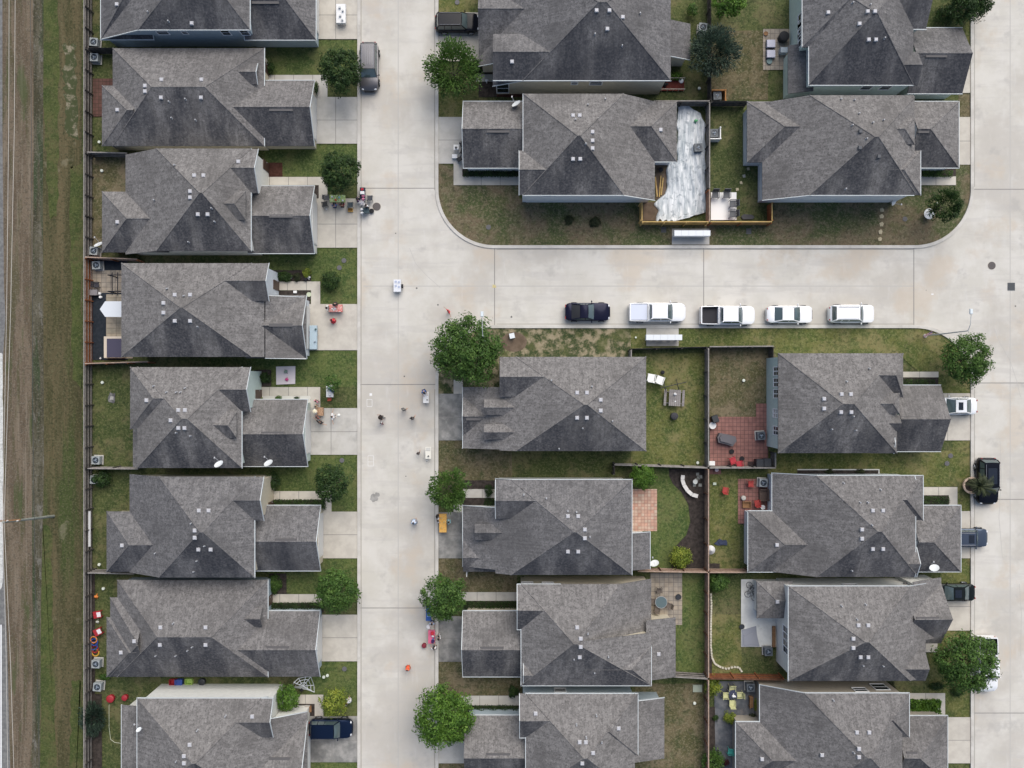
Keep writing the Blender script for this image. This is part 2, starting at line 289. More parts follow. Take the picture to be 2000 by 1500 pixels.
# ------------------------------------------------------------------ roads
RP = [(699, -500), (854, -500)]+[(854, 372)]+arc(966, 370, 112, 112, 180, 90)[1:]+arc(1785, 370, 112, 112, 90, 0)+[(1897, -500), (2600, -500), (2600, 2200), (1897, 2200)]
RP += arc(1785, 745, 112, 107, 0, -90)+arc(962, 742, 108, 104, 270, 180)+[(854, 2200), (699, 2200)]
sheet('road', RP, ROAD, .090)
def curb(path, wpx, z0=.09, h=.11):
    """raised kerb following a pixel path, offset to its left"""
    m = MB(); n = len(path); L_ = []
    for i in range(n):
        a = Vector(path[max(0, i-1)]); b = Vector(path[min(n-1, i+1)]); d = (b-a).normalized(); L_.append((path[i][0]+d.y*wpx, path[i][1]-d.x*wpx))
    A = [G(*p) for p in path]; B = [G(*p) for p in L_]
    for i in range(n-1):
        q = [A[i], A[i+1], B[i+1], B[i]]; vs = [(x, y, z0-.09) for x, y in q]+[(x, y, z0+h) for x, y in q]
        m.add(vs, [(4, 5, 6, 7), (7, 6, 5, 4), (0, 1, 5, 4), (2, 3, 7, 6)][:1]+[(0, 1, 5, 4), (2, 3, 7, 6)])
    me = m.mesh('kerb', CURB); bm = bmesh.new(); bm.from_mesh(me); bmesh.ops.remove_doubles(bm, verts=bm.verts, dist=.001); bmesh.ops.recalc_face_normals(bm, faces=bm.faces); bm.to_mesh(me); bm.free()
    return struct(link('kerb', me))
curb([(698.5, y) for y in (-300, 1900)], 6)
curb([(850.5, -300), (850.5, 370)]+arc(966, 370, 115.5, 115.5, 180, 90, 24)[1:]+arc(1785, 370, 115.5, 115.5, 90, 0, 24)+[(1900.5, -300)], 6)
curb([(1900.5, 1900)]+arc(1785, 745, 115.5, 110, 0, -90, 24)+arc(962, 742, 111.5, 107, 270, 180, 24)+[(850.5, 1900)], 6)
def strip(name, x0, y0, x1, y1, wpx, m, z):
    d = Vector((x1-x0, y1-y0)).normalized(); nx, ny = -d.y*wpx/2, d.x*wpx/2
    return sheet(name, [(x0+nx, y0+ny), (x1+nx, y1+ny), (x1-nx, y1-ny), (x0-nx, y0-ny)], m, z)
JS = mat('joint_faint', (.43, .415, .385), .8)
for a in [(704, 368, 853, 368), (704, 751, 853, 751), (704, 1187, 853, 1187), (966, 483, 966, 638), (1374, 483, 1374, 638), (1784, 483, 1784, 638), (1898, 370, 2100, 370), (1898, 748, 2100, 748), (1898, 975, 2100, 975), (1898, 1392, 2100, 1392)]: strip('road_joint', *a, 1.5, JOINT, .094)
for a in [(778, -100, 778, 1600), (710, 559, 1784, 559), (1972, -100, 1972, 1600)]: strip('road_joint', *a, 1.6, JS, .0935)
JT = mat('gutter_grime', (.30, .285, .25), .9)
for a in [(705.8, -100, 705.8, 1600), (848.8, 760, 848.8, 1600), (848.8, -100, 848.8, 372), (970, 487.5, 1784, 487.5), (970, 633, 1784, 633), (1902.5, -100, 1902.5, 365), (1902.5, 760, 1902.5, 1600)]: strip('gutter_line', *a, 1.2, JT, .0945)
CRACK = mat('crack_sealant', (.10, .10, .095), .9)
for pts in [[(1940, 640), (1952, 670), (1972, 705), (1985, 745), (1992, 775)], [(800, 485), (812, 515), (835, 540), (860, 562)], [(1952, 860), (1955, 930), (1950, 1010), (1957, 1090)], [(1990, 1140), (1994, 1200), (1992, 1280)]]:
    for a, b in zip(pts[:-1], pts[1:]): strip('road_crack', *a, *b, .8, JS, .0955)
YEL = mat('marker_yellow', (.62, .50, .10), .7)
rect('road_mark', 961, 556, 969, 562, nmat('worn_yellow_paint', (.55, .43, .10), (.5, .48, .40), 6), .0965)
CH = mat('chalk_white', (.72, .72, .71), .9)
rect('chalk_mark', 722, 768, 727, 773, CH, .0966)
for a in [(717, 780, 727, 780), (717, 794, 727, 794), (717, 780, 717, 794), (727, 780, 727, 794), (719, 890, 730, 890), (719, 902, 730, 902), (719, 910, 730, 910), (719, 890, 719, 910), (730, 890, 730, 910)]: strip('chalk_mark', *a, .7, CH, .0967)
rect('chalk_mark', 1818, 573.5, 1822.5, 576, CH, .0966)
def blot(x, y, r, m, z=.0968, seed=1):
    rr = random.Random(seed); sheet('road_stain', [(x+math.cos(i*.3927)*r*rr.uniform(.7, 1.2), y+math.sin(i*.3927)*r*rr.uniform(.7, 1.2)) for i in range(16)], m, z)
BL = mat('oil_spot', (.12, .12, .11), .8)
for i, (x, y, r) in enumerate([(814, 563, 1.7), (855.5+0, 595.5, 1.7), (999, 619, 2), (790, 735, 1.6), (793, 930, 1.2), (1982, 598, 1.6), (1808, 567, .8), (773, 456, 1.3)]): blot(x, y, r, BL, seed=i)
SM = nmat('oil_smear', (.36, .35, .33), (.24, .235, .22), 1.2)
blot(731, 972, 8, SM, seed=33); blot(737, 966, 5, SM, .0969, seed=34)

# driveways, paths, patios (concrete slabs with joints)
def slab(name, x0, y0, x1, y1, m, z, jx=(), jy=()):
    rect(name, x0, y0, x1, y1, m, z)
    for x in jx: strip('slab_joint', x, y0, x, y1, 1.1, JOINT, z+.004)
    for y in jy: strip('slab_joint', x0, y, x1, y, 1.1, JOINT, z+.004)
DW = [(580, -60, 699, 77, CONC, (656,), (30,)), (590, 190, 699, 281, CONCG, (656,), (235,)), (590, 388, 699, 484, CONC, (656,), (438,)), (575, 594, 699, 684, CONC, (), ()), (580, 797, 699, 888, CONCG, (647,), (843,)),
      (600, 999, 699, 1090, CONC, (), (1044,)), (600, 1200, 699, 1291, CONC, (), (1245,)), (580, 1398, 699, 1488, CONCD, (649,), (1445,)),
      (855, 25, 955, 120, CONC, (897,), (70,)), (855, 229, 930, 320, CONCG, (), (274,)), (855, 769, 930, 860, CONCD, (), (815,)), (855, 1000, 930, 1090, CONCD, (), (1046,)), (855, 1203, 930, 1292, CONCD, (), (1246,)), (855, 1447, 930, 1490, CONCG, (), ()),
      (1855, 90, 1898, 182, CONC, (), (134,)), (1855, 229, 1898, 322, CONC, (), (276,)), (1815, 768, 1897, 860, CONC, (1850,), ()), (1855, 998, 1896, 1090, CONC, (), ()), (1815, 1172, 1897, 1231, CONC, (), (1184,)), (1835, 1400, 1896, 1490, CONC, (), (1445,))]
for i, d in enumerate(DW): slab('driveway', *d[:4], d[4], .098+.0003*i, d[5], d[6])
PATHS = [(500, 147, 624, 158), (610, 147, 640, 190), (490, 346, 640, 362), (623, 362, 640, 388), (525, 550, 626, 567), (608, 567, 626, 594), (490, 756, 626, 773), (607, 773, 626, 797), (510, 959, 648, 976), (631, 976, 648, 999), (510, 1160, 640, 1177), (560, 1356, 632, 1374), (615, 1374, 632, 1398),
         (930, 146, 968, 160), (886, 320, 903, 362), (903, 345, 1016, 362), (886, 742, 904, 769), (886, 985, 904, 1000), (905, 955, 975, 972), (895, 1156, 1018, 1173), (900, 1358, 1018, 1377), (1790, 345, 1866, 362), (1758, 726, 1832, 737), (1795, 951, 1869, 967), (1852, 967, 1869, 998), (1770, 1353, 1845, 1370), (1828, 1370, 1845, 1400), (1770, 1253, 1830, 1273), (1312, 447, 1385, 478), (1262, 641, 1325, 676)]
for i, d in enumerate(PATHS):
    hz = d[2]-d[0] > d[3]-d[1]
    slab('path', *d, (CONCG if i in (0, 1, 13, 17, 18, 19, 20) else CONC) if i < 28 else CONCG, .108+.0002*i, [d[0]+k for k in range(37, int(d[2]-d[0])-10, 37)] if hz and i < 28 else (), ())
PAVR = gridmat('red_pavers', (.27, .135, .115), (.23, .115, .10), (.12, .07, .062), .42, .42)
PAVS = gridmat('terracotta_pavers', (.47, .27, .20), (.47, .37, .29), (.31, .18, .14), .35, .35)
PAVT = gridmat('tan_pavers', (.33, .28, .22), (.28, .25, .21), (.17, .15, .13), .5, .5)
PAVB = nmat('slate_patio', (.085, .095, .11), (.165, .17, .18), .9, layers=(((.05, .05, .06), .4, .5, .7, .8), ((.2, .165, .14), .3, .6, .75, .6)))
WSLAB = mat('white_painted_slab', (.78, .78, .76), .6)
for i, (nm, x0, y0, x1, y1, m) in enumerate([('patio', 1225, 955, 1283, 1037, PAVS), ('patio', 1386, 814, 1500, 913, PAVR), ('patio', 1476, 788, 1500, 816, PAVR), ('patio', 1441, 935, 1520, 1023, PAVR), ('patio', 1270, 1119, 1332, 1220, PAVT), ('patio', 1447, 1131, 1520, 1263, nmat('white_patio_slab', (.56, .56, .53), (.66, .66, .62), .8, layers=(((.32, .3, .27), .7, .56, .78, .6),))),
        ('patio', 1395, 1330, 1500, 1620, PAVB), ('patio', 1490, 57, 1545, 137, PAVT), ('patio', 182, 154, 230, 228, gridmat('brown_pavers', (.13, .065, .055), (.10, .055, .045), (.06, .04, .03), .4, .4)), ('patio', 178, 508, 250, 703, nmat('black_turf', (.016, .022, .03), (.026, .032, .042), 3)), ('patio', 208, 575, 260, 700, gridmat('tan_tiles', (.36, .31, .24), (.30, .27, .21), (.2, .17, .13), 1.1, .55)), ('patio', 1388, 376, 1438, 430, WSLAB), ('patio', 176, 528, 240, 572, PAVT), ('patio', 1386, 908, 1408, 926, PAVR)]):
    struct(sheet(nm, [(x0, y0), (x1, y0), (x1, y1), (x0, y1)], m, .080+.0011*i+(.004 if m is PAVT and x0 < 200 else 0)))
# planting beds
D4B = [(1306, 915), (1384, 915), (1384, 1118), (1312, 1118), (1310, 1090), (1318, 1068), (1340, 1045), (1348, 1020), (1344, 985), (1330, 960), (1314, 945), (1307, 930)]
sheet('mulch_bed', D4B, MULCH, .084)
for i, (x0, y0, x1, y1, m) in enumerate([(510, 318, 552, 346, MULCHR), (525, 528, 608, 550, MULCH), (530, 568, 607, 596, MULCH), (497, 722, 530, 755, MULCH), (520, 976, 632, 990, MULCH), (523, 1177, 632, 1196, MULCH), (560, 1374, 616, 1400, MULCH), (497, 773, 607, 780, mat('white_gravel', (.55, .54, .5), .9)), (600, 773, 607, 797, mat('white_gravel', (.55, .54, .5), .9)),
        (903, 330, 1012, 345, MULCH), (905, 938, 968, 955, MULCH), (905, 972, 970, 994, MULCH), (905, 1173, 1018, 1196, MULCH), (910, 1377, 1018, 1398, MULCH), (935, 112, 970, 190, MULCH), (1790, 330, 1866, 345, MULCH), (1764, 738, 1832, 752, MULCH), (1800, 967, 1856, 986, MULCH), (1770, 1370, 1830, 1400, MULCH), (1557, 917, 1716, 932, MULCH), (1383, 1160, 1390, 1325, MULCH), (1383, 1380, 1396, 1500, MULCH), (176, 1120, 186, 1500, MULCH), (525, 1120, 560, 1160, MULCH), (970, 160, 1030, 190, MULCHR), (613, 362, 624, 390, MULCH), (1384, 1100, 1405, 1118, MULCH), (614, 158, 624, 188, MULCH), (185, 1355, 200, 1500, MULCH), (1375, 640, 1376, 641, MULCH)]):
    sheet('planting_bed', wob([(x0, y0), (x1, y0), (x1, y1), (x0, y1)], .5, i, 6), m, .0822+.00025*i)
# far ground detail is not visible from above

# ------------------------------------------------------------------ houses
H_, L_ = 5.1, 2.8
def clip_poly(poly, a, b, c):
    """keep a*x+b*y+c <= 0"""
    out = []
    for (x0, y0), (x1, y1) in zip(poly, poly[1:]+poly[:1]):
        d0, d1 = a*x0+b*y0+c, a*x1+b*y1+c
        if d0 <= 1e-9: out.append((x0, y0))
        if (d0 < -1e-9 and d1 > 1e-9) or (d0 > 1e-9 and d1 < -1e-9):
            t = d0/(d0-d1); out.append((x0+(x1-x0)*t, y0+(y1-y0)*t))
    return out
class Block:
    def __init__(s, x0, y0, x1, y1, z=H_, N=None, S=None, W=None, E=None, g='', r=(None, None), p=.58, zr=None, clip=None, zb=0.0, shed=None, trim='NESW', ov=.35, slope=.35):
        zN, zS, zW, zE = [z if q is None else q for q in (N, S, W, E)]
        wx0, wx1 = G(x0, 0, zW)[0], G(x1, 0, zE)[0]; wyN, wyS = G(0, y0, zN)[1], G(0, y1, zS)[1]
        s.zb, s.trim, s.ov, s.g = zb, trim, ov, g; P_ = []
        if shed:
            if shed == 'E': P_.append((-slope, 0, zE+slope*wx1))
            elif shed == 'W': P_.append((slope, 0, zW-slope*wx0))
            zr = 9
        else:
            my = (wyN+wyS)/2; half = (wyN-wyS)/2
            if zr is None: zr = max(zN, zS)+p*half
            if abs(zN-zS) > .01: pass
            k = (zr-zN)/half; P_.append((0, -k, zN+k*wyN)); k2 = (zr-zS)/half; P_.append((0, k2, zS-k2*wyS))
            if 'W' not in g:
                run = (G(r[0], 0, zr)[0]-wx0) if r[0] is not None else half
                q = (zr-zW)/run; P_.append((q, 0, zW-q*wx0))
            if 'E' not in g:
                run = (wx1-G(r[1], 0, zr)[0]) if r[1] is not None else half
                q = (zr-zE)/run; P_.append((-q, 0, zE+q*wx1))
        if clip:
            c0, c1, c2, c3 = clip
            if c0 is not None: wx0 = G(c0, 0, zW)[0]
            if c1 is not None: wyN = G(0, c1, zN)[1]
            if c2 is not None: wx1 = G(c2, 0, zE)[0]
            if c3 is not None: wyS = G(0, c3, zS)[1]
        s.x0, s.x1, s.yS, s.yN, s.P = wx0, wx1, wyS, wyN, P_
    def z(s, x, y): return min(a*x+b*y+c for a, b, c in s.P)
    def edge(s, p, q):
        ts = {0.0, 1.0}
        for i in range(len(s.P)):
            for j in range(i):
                a, b, c = [s.P[i][k]-s.P[j][k] for k in range(3)]
                d0, d1 = a*p[0]+b*p[1]+c, a*q[0]+b*q[1]+c
                if d0*d1 < 0: ts.add(d0/(d0-d1))
        return [(p[0]+(q[0]-p[0])*t, p[1]+(q[1]-p[1])*t) for t in sorted(ts)]
    def nudge(s, i):
        e = .005*i; s.x0 += e; s.x1 -= e; s.yS += e; s.yN -= e; s.P = [(a, b, c-.004*i) for a, b, c in s.P]; s.ov += .007*i
    def corners(s, o=0.0): return [(s.x0-o, s.yS-o), (s.x1+o, s.yS-o), (s.x1+o, s.yN+o), (s.x0-o, s.yN+o)]
    def roof(s, m, gut):
        base = s.corners()
        for i, (a, b, c) in enumerate(s.P):
            poly = base
            for j, (a2, b2, c2) in enumerate(s.P):
                if j != i and poly: poly = clip_poly(poly, a-a2, b-b2, c-c2)
            for u, v in zip(poly, poly[1:]+poly[:1]):
                for j in range(i):
                    a2, b2, c2 = s.P[j]
                    if all(abs((a-a2)*x+(b-b2)*y+c-c2) < 1e-6 for x, y in (u, v)) and (Vector(u)-Vector(v)).length > .3:
                        m.bar((*u, a*u[0]+b*u[1]+c-.055), (*v, a*v[0]+b*v[1]+c-.055), .17, n=8)
            if len(poly) >= 3:
                n = len(poly)
                m.add([(x, y, a*x+b*y+c) for x, y in poly], [tuple(range(n))]); m.add([(x, y, a*x+b*y+c-.16) for x, y in poly], [tuple(reversed(range(n)))])
        cs, co = s.corners(), s.corners(.06)
        for k, side in enumerate('SENW'):
            p, q, po, qo = cs[k], cs[(k+1) % 4], co[k], co[(k+1) % 4]
            e = s.edge(p, q); L = (Vector(q)-Vector(p)).length
            wt = side in s.trim
            for u, v in zip(e[:-1], e[1:]):
                tu, tv = (Vector(u)-Vector(p)).length/L, (Vector(v)-Vector(p)).length/L
                uo = Vector(po).lerp(Vector(qo), tu); vo = Vector(po).lerp(Vector(qo), tv); zu, zv = s.z(*u), s.z(*v)
                if wt:
                    gut[side].add([(*u, zu+.012), (*v, zv+.012), (vo.x, vo.y, zv+.012), (uo.x, uo.y, zu+.012), (*u, zu-.17), (*v, zv-.17), (vo.x, vo.y, zv-.15), (uo.x, uo.y, zu-.15)],
                            [(0, 3, 2, 1), (3, 7, 6, 2), (7, 4, 5, 6), (0, 1, 5, 4), (0, 4, 7, 3), (1, 2, 6, 5)])
                else: m.add([(*u, zu), (*v, zv), (*v, zv-.16), (*u, zu-.16)], [(0, 3, 2, 1)])
    def walls(s, m):
        cs = s.corners(-s.ov)
        for k in range(4):
            e = s.edge(cs[k], cs[(k+1) % 4])
            for u, v in zip(e[:-1], e[1:]): m.add([(*u, s.zb), (*v, s.zb), (*v, s.z(*v)-.1), (*u, s.z(*u)-.1)], [(0, 1, 2, 3)])

def sidemat(name, c):
    m = nmat(name, c, tuple(x*.93 for x in c), 3.0, .75, 2, layers=((tuple(x*.8 for x in c), .5, .55, .8, .4),))
    t = m.node_tree; N, Lk = t.nodes, t.links; b = N['Principled BSDF']
    g = N.new('ShaderNodeNewGeometry'); wv = N.new('ShaderNodeTexWave'); wv.wave_type = 'BANDS'; wv.bands_direction = 'Z'; wv.wave_profile = 'SAW'; wv.inputs['Scale'].default_value = 1.6; wv.inputs['Distortion'].default_value = 0
    Lk.new(g.outputs['Position'], wv.inputs['Vector']); bp = N.new('ShaderNodeBump'); bp.inputs['Strength'].default_value = .5; bp.inputs['Distance'].default_value = .02
    Lk.new(wv.outputs['Fac'], bp.inputs['Height']); Lk.new(bp.outputs[0], b.inputs['Normal']); return m
WALLS = {k: sidemat('siding_'+k, c) for k, c in dict(bluegrey=(.38, .46, .51), white=(.72, .72, .68), beige=(.56, .51, .40), palegreen=(.58, .68, .62), greygreen=(.54, .63, .59), palegrey=(.64, .68, .72), tan=(.40, .36, .30)).items()}
GDOOR = mat('garage_door_white', (.62, .62, .6), .6)
DOORM = mat('front_door_dark', (.07, .04, .03), .5)
def window(parent, x, y, zc, wd, ht, side, double=False, curtain=False):
    """window on an outer wall; side is the way it faces"""
    ang = {'S': 0, 'E': math.pi/2, 'N': math.pi, 'W': -math.pi/2}[side]
    f = MB(); n = 2 if double else 1
    c, s_ = math.cos(ang), math.sin(ang)
    def W(u, v, z): return (x+u*c+v*s_, y+u*s_-v*c, z)      # u along wall, v outward
    def bx(m, u0, u1, v0, v1, z0, z1):
        vs = [W(u, v, z) for z in (z0, z1) for u, v in ((u0, v0), (u1, v0), (u1, v1), (u0, v1))]
        m.add(vs, [(0, 1, 2, 3), (7, 6, 5, 4), (0, 4, 5, 1), (1, 5, 6, 2), (2, 6, 7, 3), (3, 7, 4, 0)])
    h, t = ht/2, .09
    bx(f, -wd/2-t, wd/2+t, 0, .06, zc+h, zc+h+t); bx(f, -wd/2-t, wd/2+t, 0, .08, zc-h-t, zc-h)
    bx(f, -wd/2-t, -wd/2, 0, .06, zc-h, zc+h); bx(f, wd/2, wd/2+t, 0, .06, zc-h, zc+h)
    bx(f, -wd/2, wd/2, .0, .045, zc-.025, zc+.025)
    if double: bx(f, -.05, .05, 0, .05, zc-h, zc-.025); bx(f, -.05, .05, 0, .05, zc+.025, zc+h)
    fo = f.build('window', FRAMEW, parent)
    gq = MB(); bx(gq, -wd/2+.004, wd/2-.004, -.05, .022, zc-h+.004, zc+h-.004); gq.build('pane', mat('pane_curtained', (.45, .47, .46), .2) if curtain else GLASSW, fo)
    return fo
def vent_box(parent, x, y, z, k=1.0, vm=None):
    m = MB(); m.box(x, y, z-.12, .31*k, .31*k, .22); m.box(x, y, z+.1, .40*k, .40*k, .09, taper=.75); return m.build('roof_vent', vm or VENT, parent)
def pipe(parent, x, y, z):
    m = MB(); m.cyl(x, y, z-.2, .07, .5, 8); m.cyl(x, y, z-.16, .16, .18, 10, .08); return m.build('vent_pipe', PIPE, parent)
def dish(parent, px, py, z, ang, sc_=1.0):
    x, y = G(px, py, z); m = MB(); n = 18; vs = [(0, 0, -.09)]; c = Vector((math.cos(ang), math.sin(ang), .9)).normalized()
    u = Vector((-math.sin(ang), math.cos(ang), 0)); v = c.cross(u); base = Vector((x, y, z))
    rings = [(.2*sc_, -.07), (.4*sc_, -.04), (.5*sc_, 0)]; pts = [base+c*-.09]
    for r_, d_ in rings:
        for i in range(n):
            a = 2*math.pi*i/n; pts.append(base+c*d_+u*(math.cos(a)*r_)+v*(math.sin(a)*r_*.82))
    fs = [(0, 1+i, 1+(i+1) % n) for i in range(n)]
    for k in range(2): fs += [(1+k*n+i, 1+(k+1)*n+i, 1+(k+1)*n+(i+1) % n, 1+k*n+(i+1) % n) for i in range(n)]
    m.add(pts, fs); o = m.build('satellite_dish', mat('dish_enamel', (.66, .69, .70), .5), parent, True)
    a = MB(); tip = base+c*.75-v*.25; a.bar(base-v*.5, tip, .05); a.box(tip.x, tip.y, tip.z-.05, .12, .16, .1); a.bar(base-c*.09, base-c*.3-Vector((0, 0, 1.0)), .06); a.build('dish_arm', mat('dish_arm_grey', (.45, .45, .46), .5), o)
    return o

HOUSES = {}
def house(key, label, wall, rm, blocks, vents=(), pipes=(), ridge=(), wins=(), gdoor=None, doors=()):
    for i, b in enumerate(blocks): b.nudge(i)
    b0 = blocks[0]; root = thing('house', label, 'house', (round((b0.x0+b0.x1)/2, 2), round((b0.yS+b0.yN)/2, 2), 0)); ox, oy, _ = root.location
    def off(o):
        o.location = (-ox, -oy, 0); return o
    wm, rf = MB(), MB()
    for b in blocks:
        gts = {k: MB() for k in 'SENW'}; b.walls(wm); b.roof(rf, gts)
        for gt in gts.values():
            if gt.v: off(gt.build('gutter', TRIM, root))
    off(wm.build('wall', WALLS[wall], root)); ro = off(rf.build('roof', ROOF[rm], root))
    def rz(x, y): return max([b.z(x, y) for b in blocks if b.x0 <= x <= b.x1 and b.yS <= y <= b.yN] or [3.0])
    def hit(px, py):
        z = 5.0
        for _ in range(12): x, y = G(px, py, z); z = .5*z+.5*rz(x, y)
        return x, y, z
    for p in vents: vent_box(ro, *hit(*p), 1.0, mat('roof_vent_dark', (.07, .075, .085), .6) if key == 'E2' else None)
    for p in pipes: pipe(ro, *hit(*p))
    for (xa, xb, yy) in ridge:
        m = MB(); a = hit(xa, yy); b = hit(xb, yy); m.box((a[0]+b[0])/2, (a[1]+b[1])/2, min(a[2], b[2])-.02, abs(b[0]-a[0]), .34, .06, taper=.96); m.build('ridge_vent', mat('ridge_vent_shingle', (.105, .10, .10), .9), ro)
    for wv in wins:
        bi, side, px, zc, wd, ht = wv[:6]; b = blocks[bi]; o_ = b.ov
        if side in 'NS': x = G(px, 0, zc)[0]; y = b.yN-o_ if side == 'N' else b.yS+o_
        else: y = G(0, px, zc)[1]; x = b.x1-o_ if side == 'E' else b.x0+o_
        off(window(root, x, y, zc, wd, ht, side, *wv[6:]))
    if gdoor:
        bi, side = gdoor; b = blocks[bi]; x = (b.x1-b.ov if side == 'E' else b.x0+b.ov); y = (b.yS+b.yN)/2; d = 1 if side == 'E' else -1
        m = MB(); m.box(x+d*.03, y, .12, .08, 4.6, 2.15)
        for k in range(4): m.box(x+d*.075, y, .16+k*.53, .03, 4.4, .46)
        off(m.build('garage_door', GDOOR, root))
    for (bi, side, px) in doors:
        b = blocks[bi]; x = b.x1-b.ov if side == 'E' else b.x0+b.ov; d = 1 if side == 'E' else -1; y = G(0, px)[1]
        m = MB(); m.box(x+d*.03, y, .12, .08, 1.0, 2.1); dd = off(m.build('door', DOORM, root)); m = MB(); m.ball((x+d*.1, y+.38, 1.1), .045); m.build('handle', PIPE, dd)
    HOUSES[key] = (root, blocks, hit, ro, (ox, oy)); return root
Bk = Block
Q = H_-.02
LG = 2.9
house('A1', 'blue grey sided house cut off at the top left of the photo', 'bluegrey', 2,
    [Bk(197, -130, 488, 58, W=L_, r=(365, 395)), Bk(197, -62, 300, 77, z=L_, g='E', r=(245, None)), Bk(478, -68, 617, 78, z=L_, g='W', r=(None, 547))],
    [(229, 9), (375, 46)], [(290, 24), (330, 42)], [(490, 545, 4)], [(0, 'S', 318, 3.6, 1.1, .75), (0, 'S', 361, 3.6, .5, .6), (0, 'S', 441, 3.6, .8, 1.1), (0, 'S', 478, 3.6, .8, 1.1)], (2, 'E'), [(0, 'E', -60)])
house('A2', 'single storey grey roofed house beside the parked silver SUV and its kerbside tree', 'beige', 0,
    [Bk(220, 94, 516, 285, z=LG, r=(296, 400), trim='E'), Bk(199, 167, 276, 285, z=LG, g='E', r=(248, None), trim=''), Bk(460, 157, 614, 285, z=2.5, g='EW', trim='NE'), Bk(440, 124, 503, 165, z=3.6, g='EW', zb=2.5, trim='E')],
    [(316, 156), (394, 156), (284, 168), (284, 179), (315, 191), (393, 191), (230, 215)], [(331, 199), (363, 194), (336, 231), (383, 235)], [(525, 572, 214)], (), (2, 'E'), [(0, 'E', 140)])
house('A3', 'two storey grey roofed house behind the lime green stall and dark round tree', 'white', 1,
    [Bk(245, 290, 490, 490, W=L_, r=(390, 394), trim='E'), Bk(430, 291, 504, 377, z=Q, g='EW', trim='E'), Bk(199, 374, 330, 493, z=L_, g='E', r=(247, None), trim=''), Bk(484, 363, 614, 495, z=L_, g='EW', trim='NES'), Bk(395, 372, 480, 430, z=5.95, g='W', r=(None, 457), zb=4.5, trim='')],
    [(380, 343), (398, 343), (372, 374), (372, 386), (387, 419), (406, 419), (230, 434), (466, 316)], [(302, 391), (342, 323), (414, 407), (420, 433), (369, 473)], [(525, 572, 422)], (), (3, 'E'), [(1, 'E', 330)])
house('A4', 'two storey grey roofed house with black rear yard and fresh cedar fence', 'palegrey', 1,
    [Bk(237, 514, 598, 697, E=L_, r=(352, 356), clip=(None, None, 526, None), trim=''), Bk(237, 514, 598, 697, E=L_, r=(352, 356), clip=(515, 576, 598, 699), trim='NS'), Bk(440, 514, 525, 588, z=Q, g='EW', trim='E'), Bk(480, 576, 599, 700, z=L_, g='EW', trim='E')],
    [(342, 576), (372, 576), (320, 592), (320, 611), (342, 627), (372, 627)], [(360, 578), (327, 564), (387, 638)], [(525, 572, 635)], (), (3, 'E'), [(2, 'E', 560)])
house('A5', 'two storey grey roofed house with two satellite dishes, beside the pale picnic blanket', 'greygreen', 1,
    [Bk(268, 717, 472, 914, r=(355, 365), trim='E'), Bk(254, 717, 380, 838, z=Q, g='E', trim=''), Bk(412, 717, 489, 804, z=Q, g='EW', trim='E'), Bk(466, 780, 601, 911, z=L_, g='EW', trim='NES'), Bk(380, 803, 462, 856, z=5.9, g='W', r=(None, 444), zb=4.5, trim=''), Bk(259, 838, 275, 913, z=L_, shed='W', trim='')],
    [(287, 782), (349, 801), (362, 801), (334, 821), (349, 836), (361, 836)], [(362, 758), (301, 754), (345, 845), (373, 851), (326, 766), (345, 766), (353, 766)], [(510, 555, 846)], (), (3, 'E'), [(2, 'E', 770)])
house('A6', 'two storey grey roofed house beside the long clipped hedge and tan driveway', 'beige', 2,
    [Bk(253, 931, 497, 1128, W=L_, r=(390, 396), trim='E'), Bk(208, 999, 345, 1117, z=L_, g='E', r=(252, None), trim=''), Bk(436, 931, 515, 1017, z=Q, g='EW', trim='E'), Bk(490, 987, 626, 1115, z=L_, g='EW', trim='NES')],
    [(408, 997), (389, 997), (381, 1036), (381, 1050), (388, 1073), (412, 1073), (239, 1065)], [(374, 1022), (304, 1080), (400, 1066), (385, 1095), (379, 1116)], [(537, 580, 1055)], (), (3, 'E'), [(2, 'E', 985)])
house('A7', 'single storey grey roofed house with red play tables along its rear fence', 'bluegrey', 0,
    [Bk(229, 1133, 523, 1322, z=LG, r=(307, 413), trim='E'), Bk(208, 1206, 282, 1322, z=LG, g='E', r=(252, None), trim=''), Bk(215, 1167, 288, 1322, z=LG, g='E', r=(270, None), trim=''), Bk(455, 1193, 625, 1322, z=2.5, g='EW', trim='NE'), Bk(440, 1187, 512, 1225, z=3.6, g='EW', zb=2.5, trim='')],
    [(314, 1225), (402, 1225), (263, 1252), (237, 1274), (313, 1259), (402, 1259)], [(339, 1217), (305, 1280), (344, 1280), (367, 1270), (376, 1263)], [(520, 565, 1265)], (), (3, 'E'), [(0, 'E', 1168)])
house('A8', 'white house at the lower left with the blue car on its drive', 'white', 1,
    [Bk(268, 1364, 600, 1565, E=L_, r=(375, 381), clip=(None, None, 534, None), trim='NW'), Bk(268, 1364, 600, 1565, E=L_, r=(375, 381), clip=(520, 1408, 600, 1565), trim='N'), Bk(440, 1364, 533, 1440, z=Q, g='EW', trim='NE'), Bk(490, 1408, 600, 1562, z=L_, g='EW', trim='E'), Bk(237, 1377, 276, 1560, z=2.6, shed='W', slope=.2, trim='W')],
    [(371, 1454), (360, 1476), (360, 1490), (493, 1399)], [(345, 1486), (386, 1426), (441, 1398)], [(520, 567, 1483)], (), (3, 'E'), [(2, 'E', 1400)])
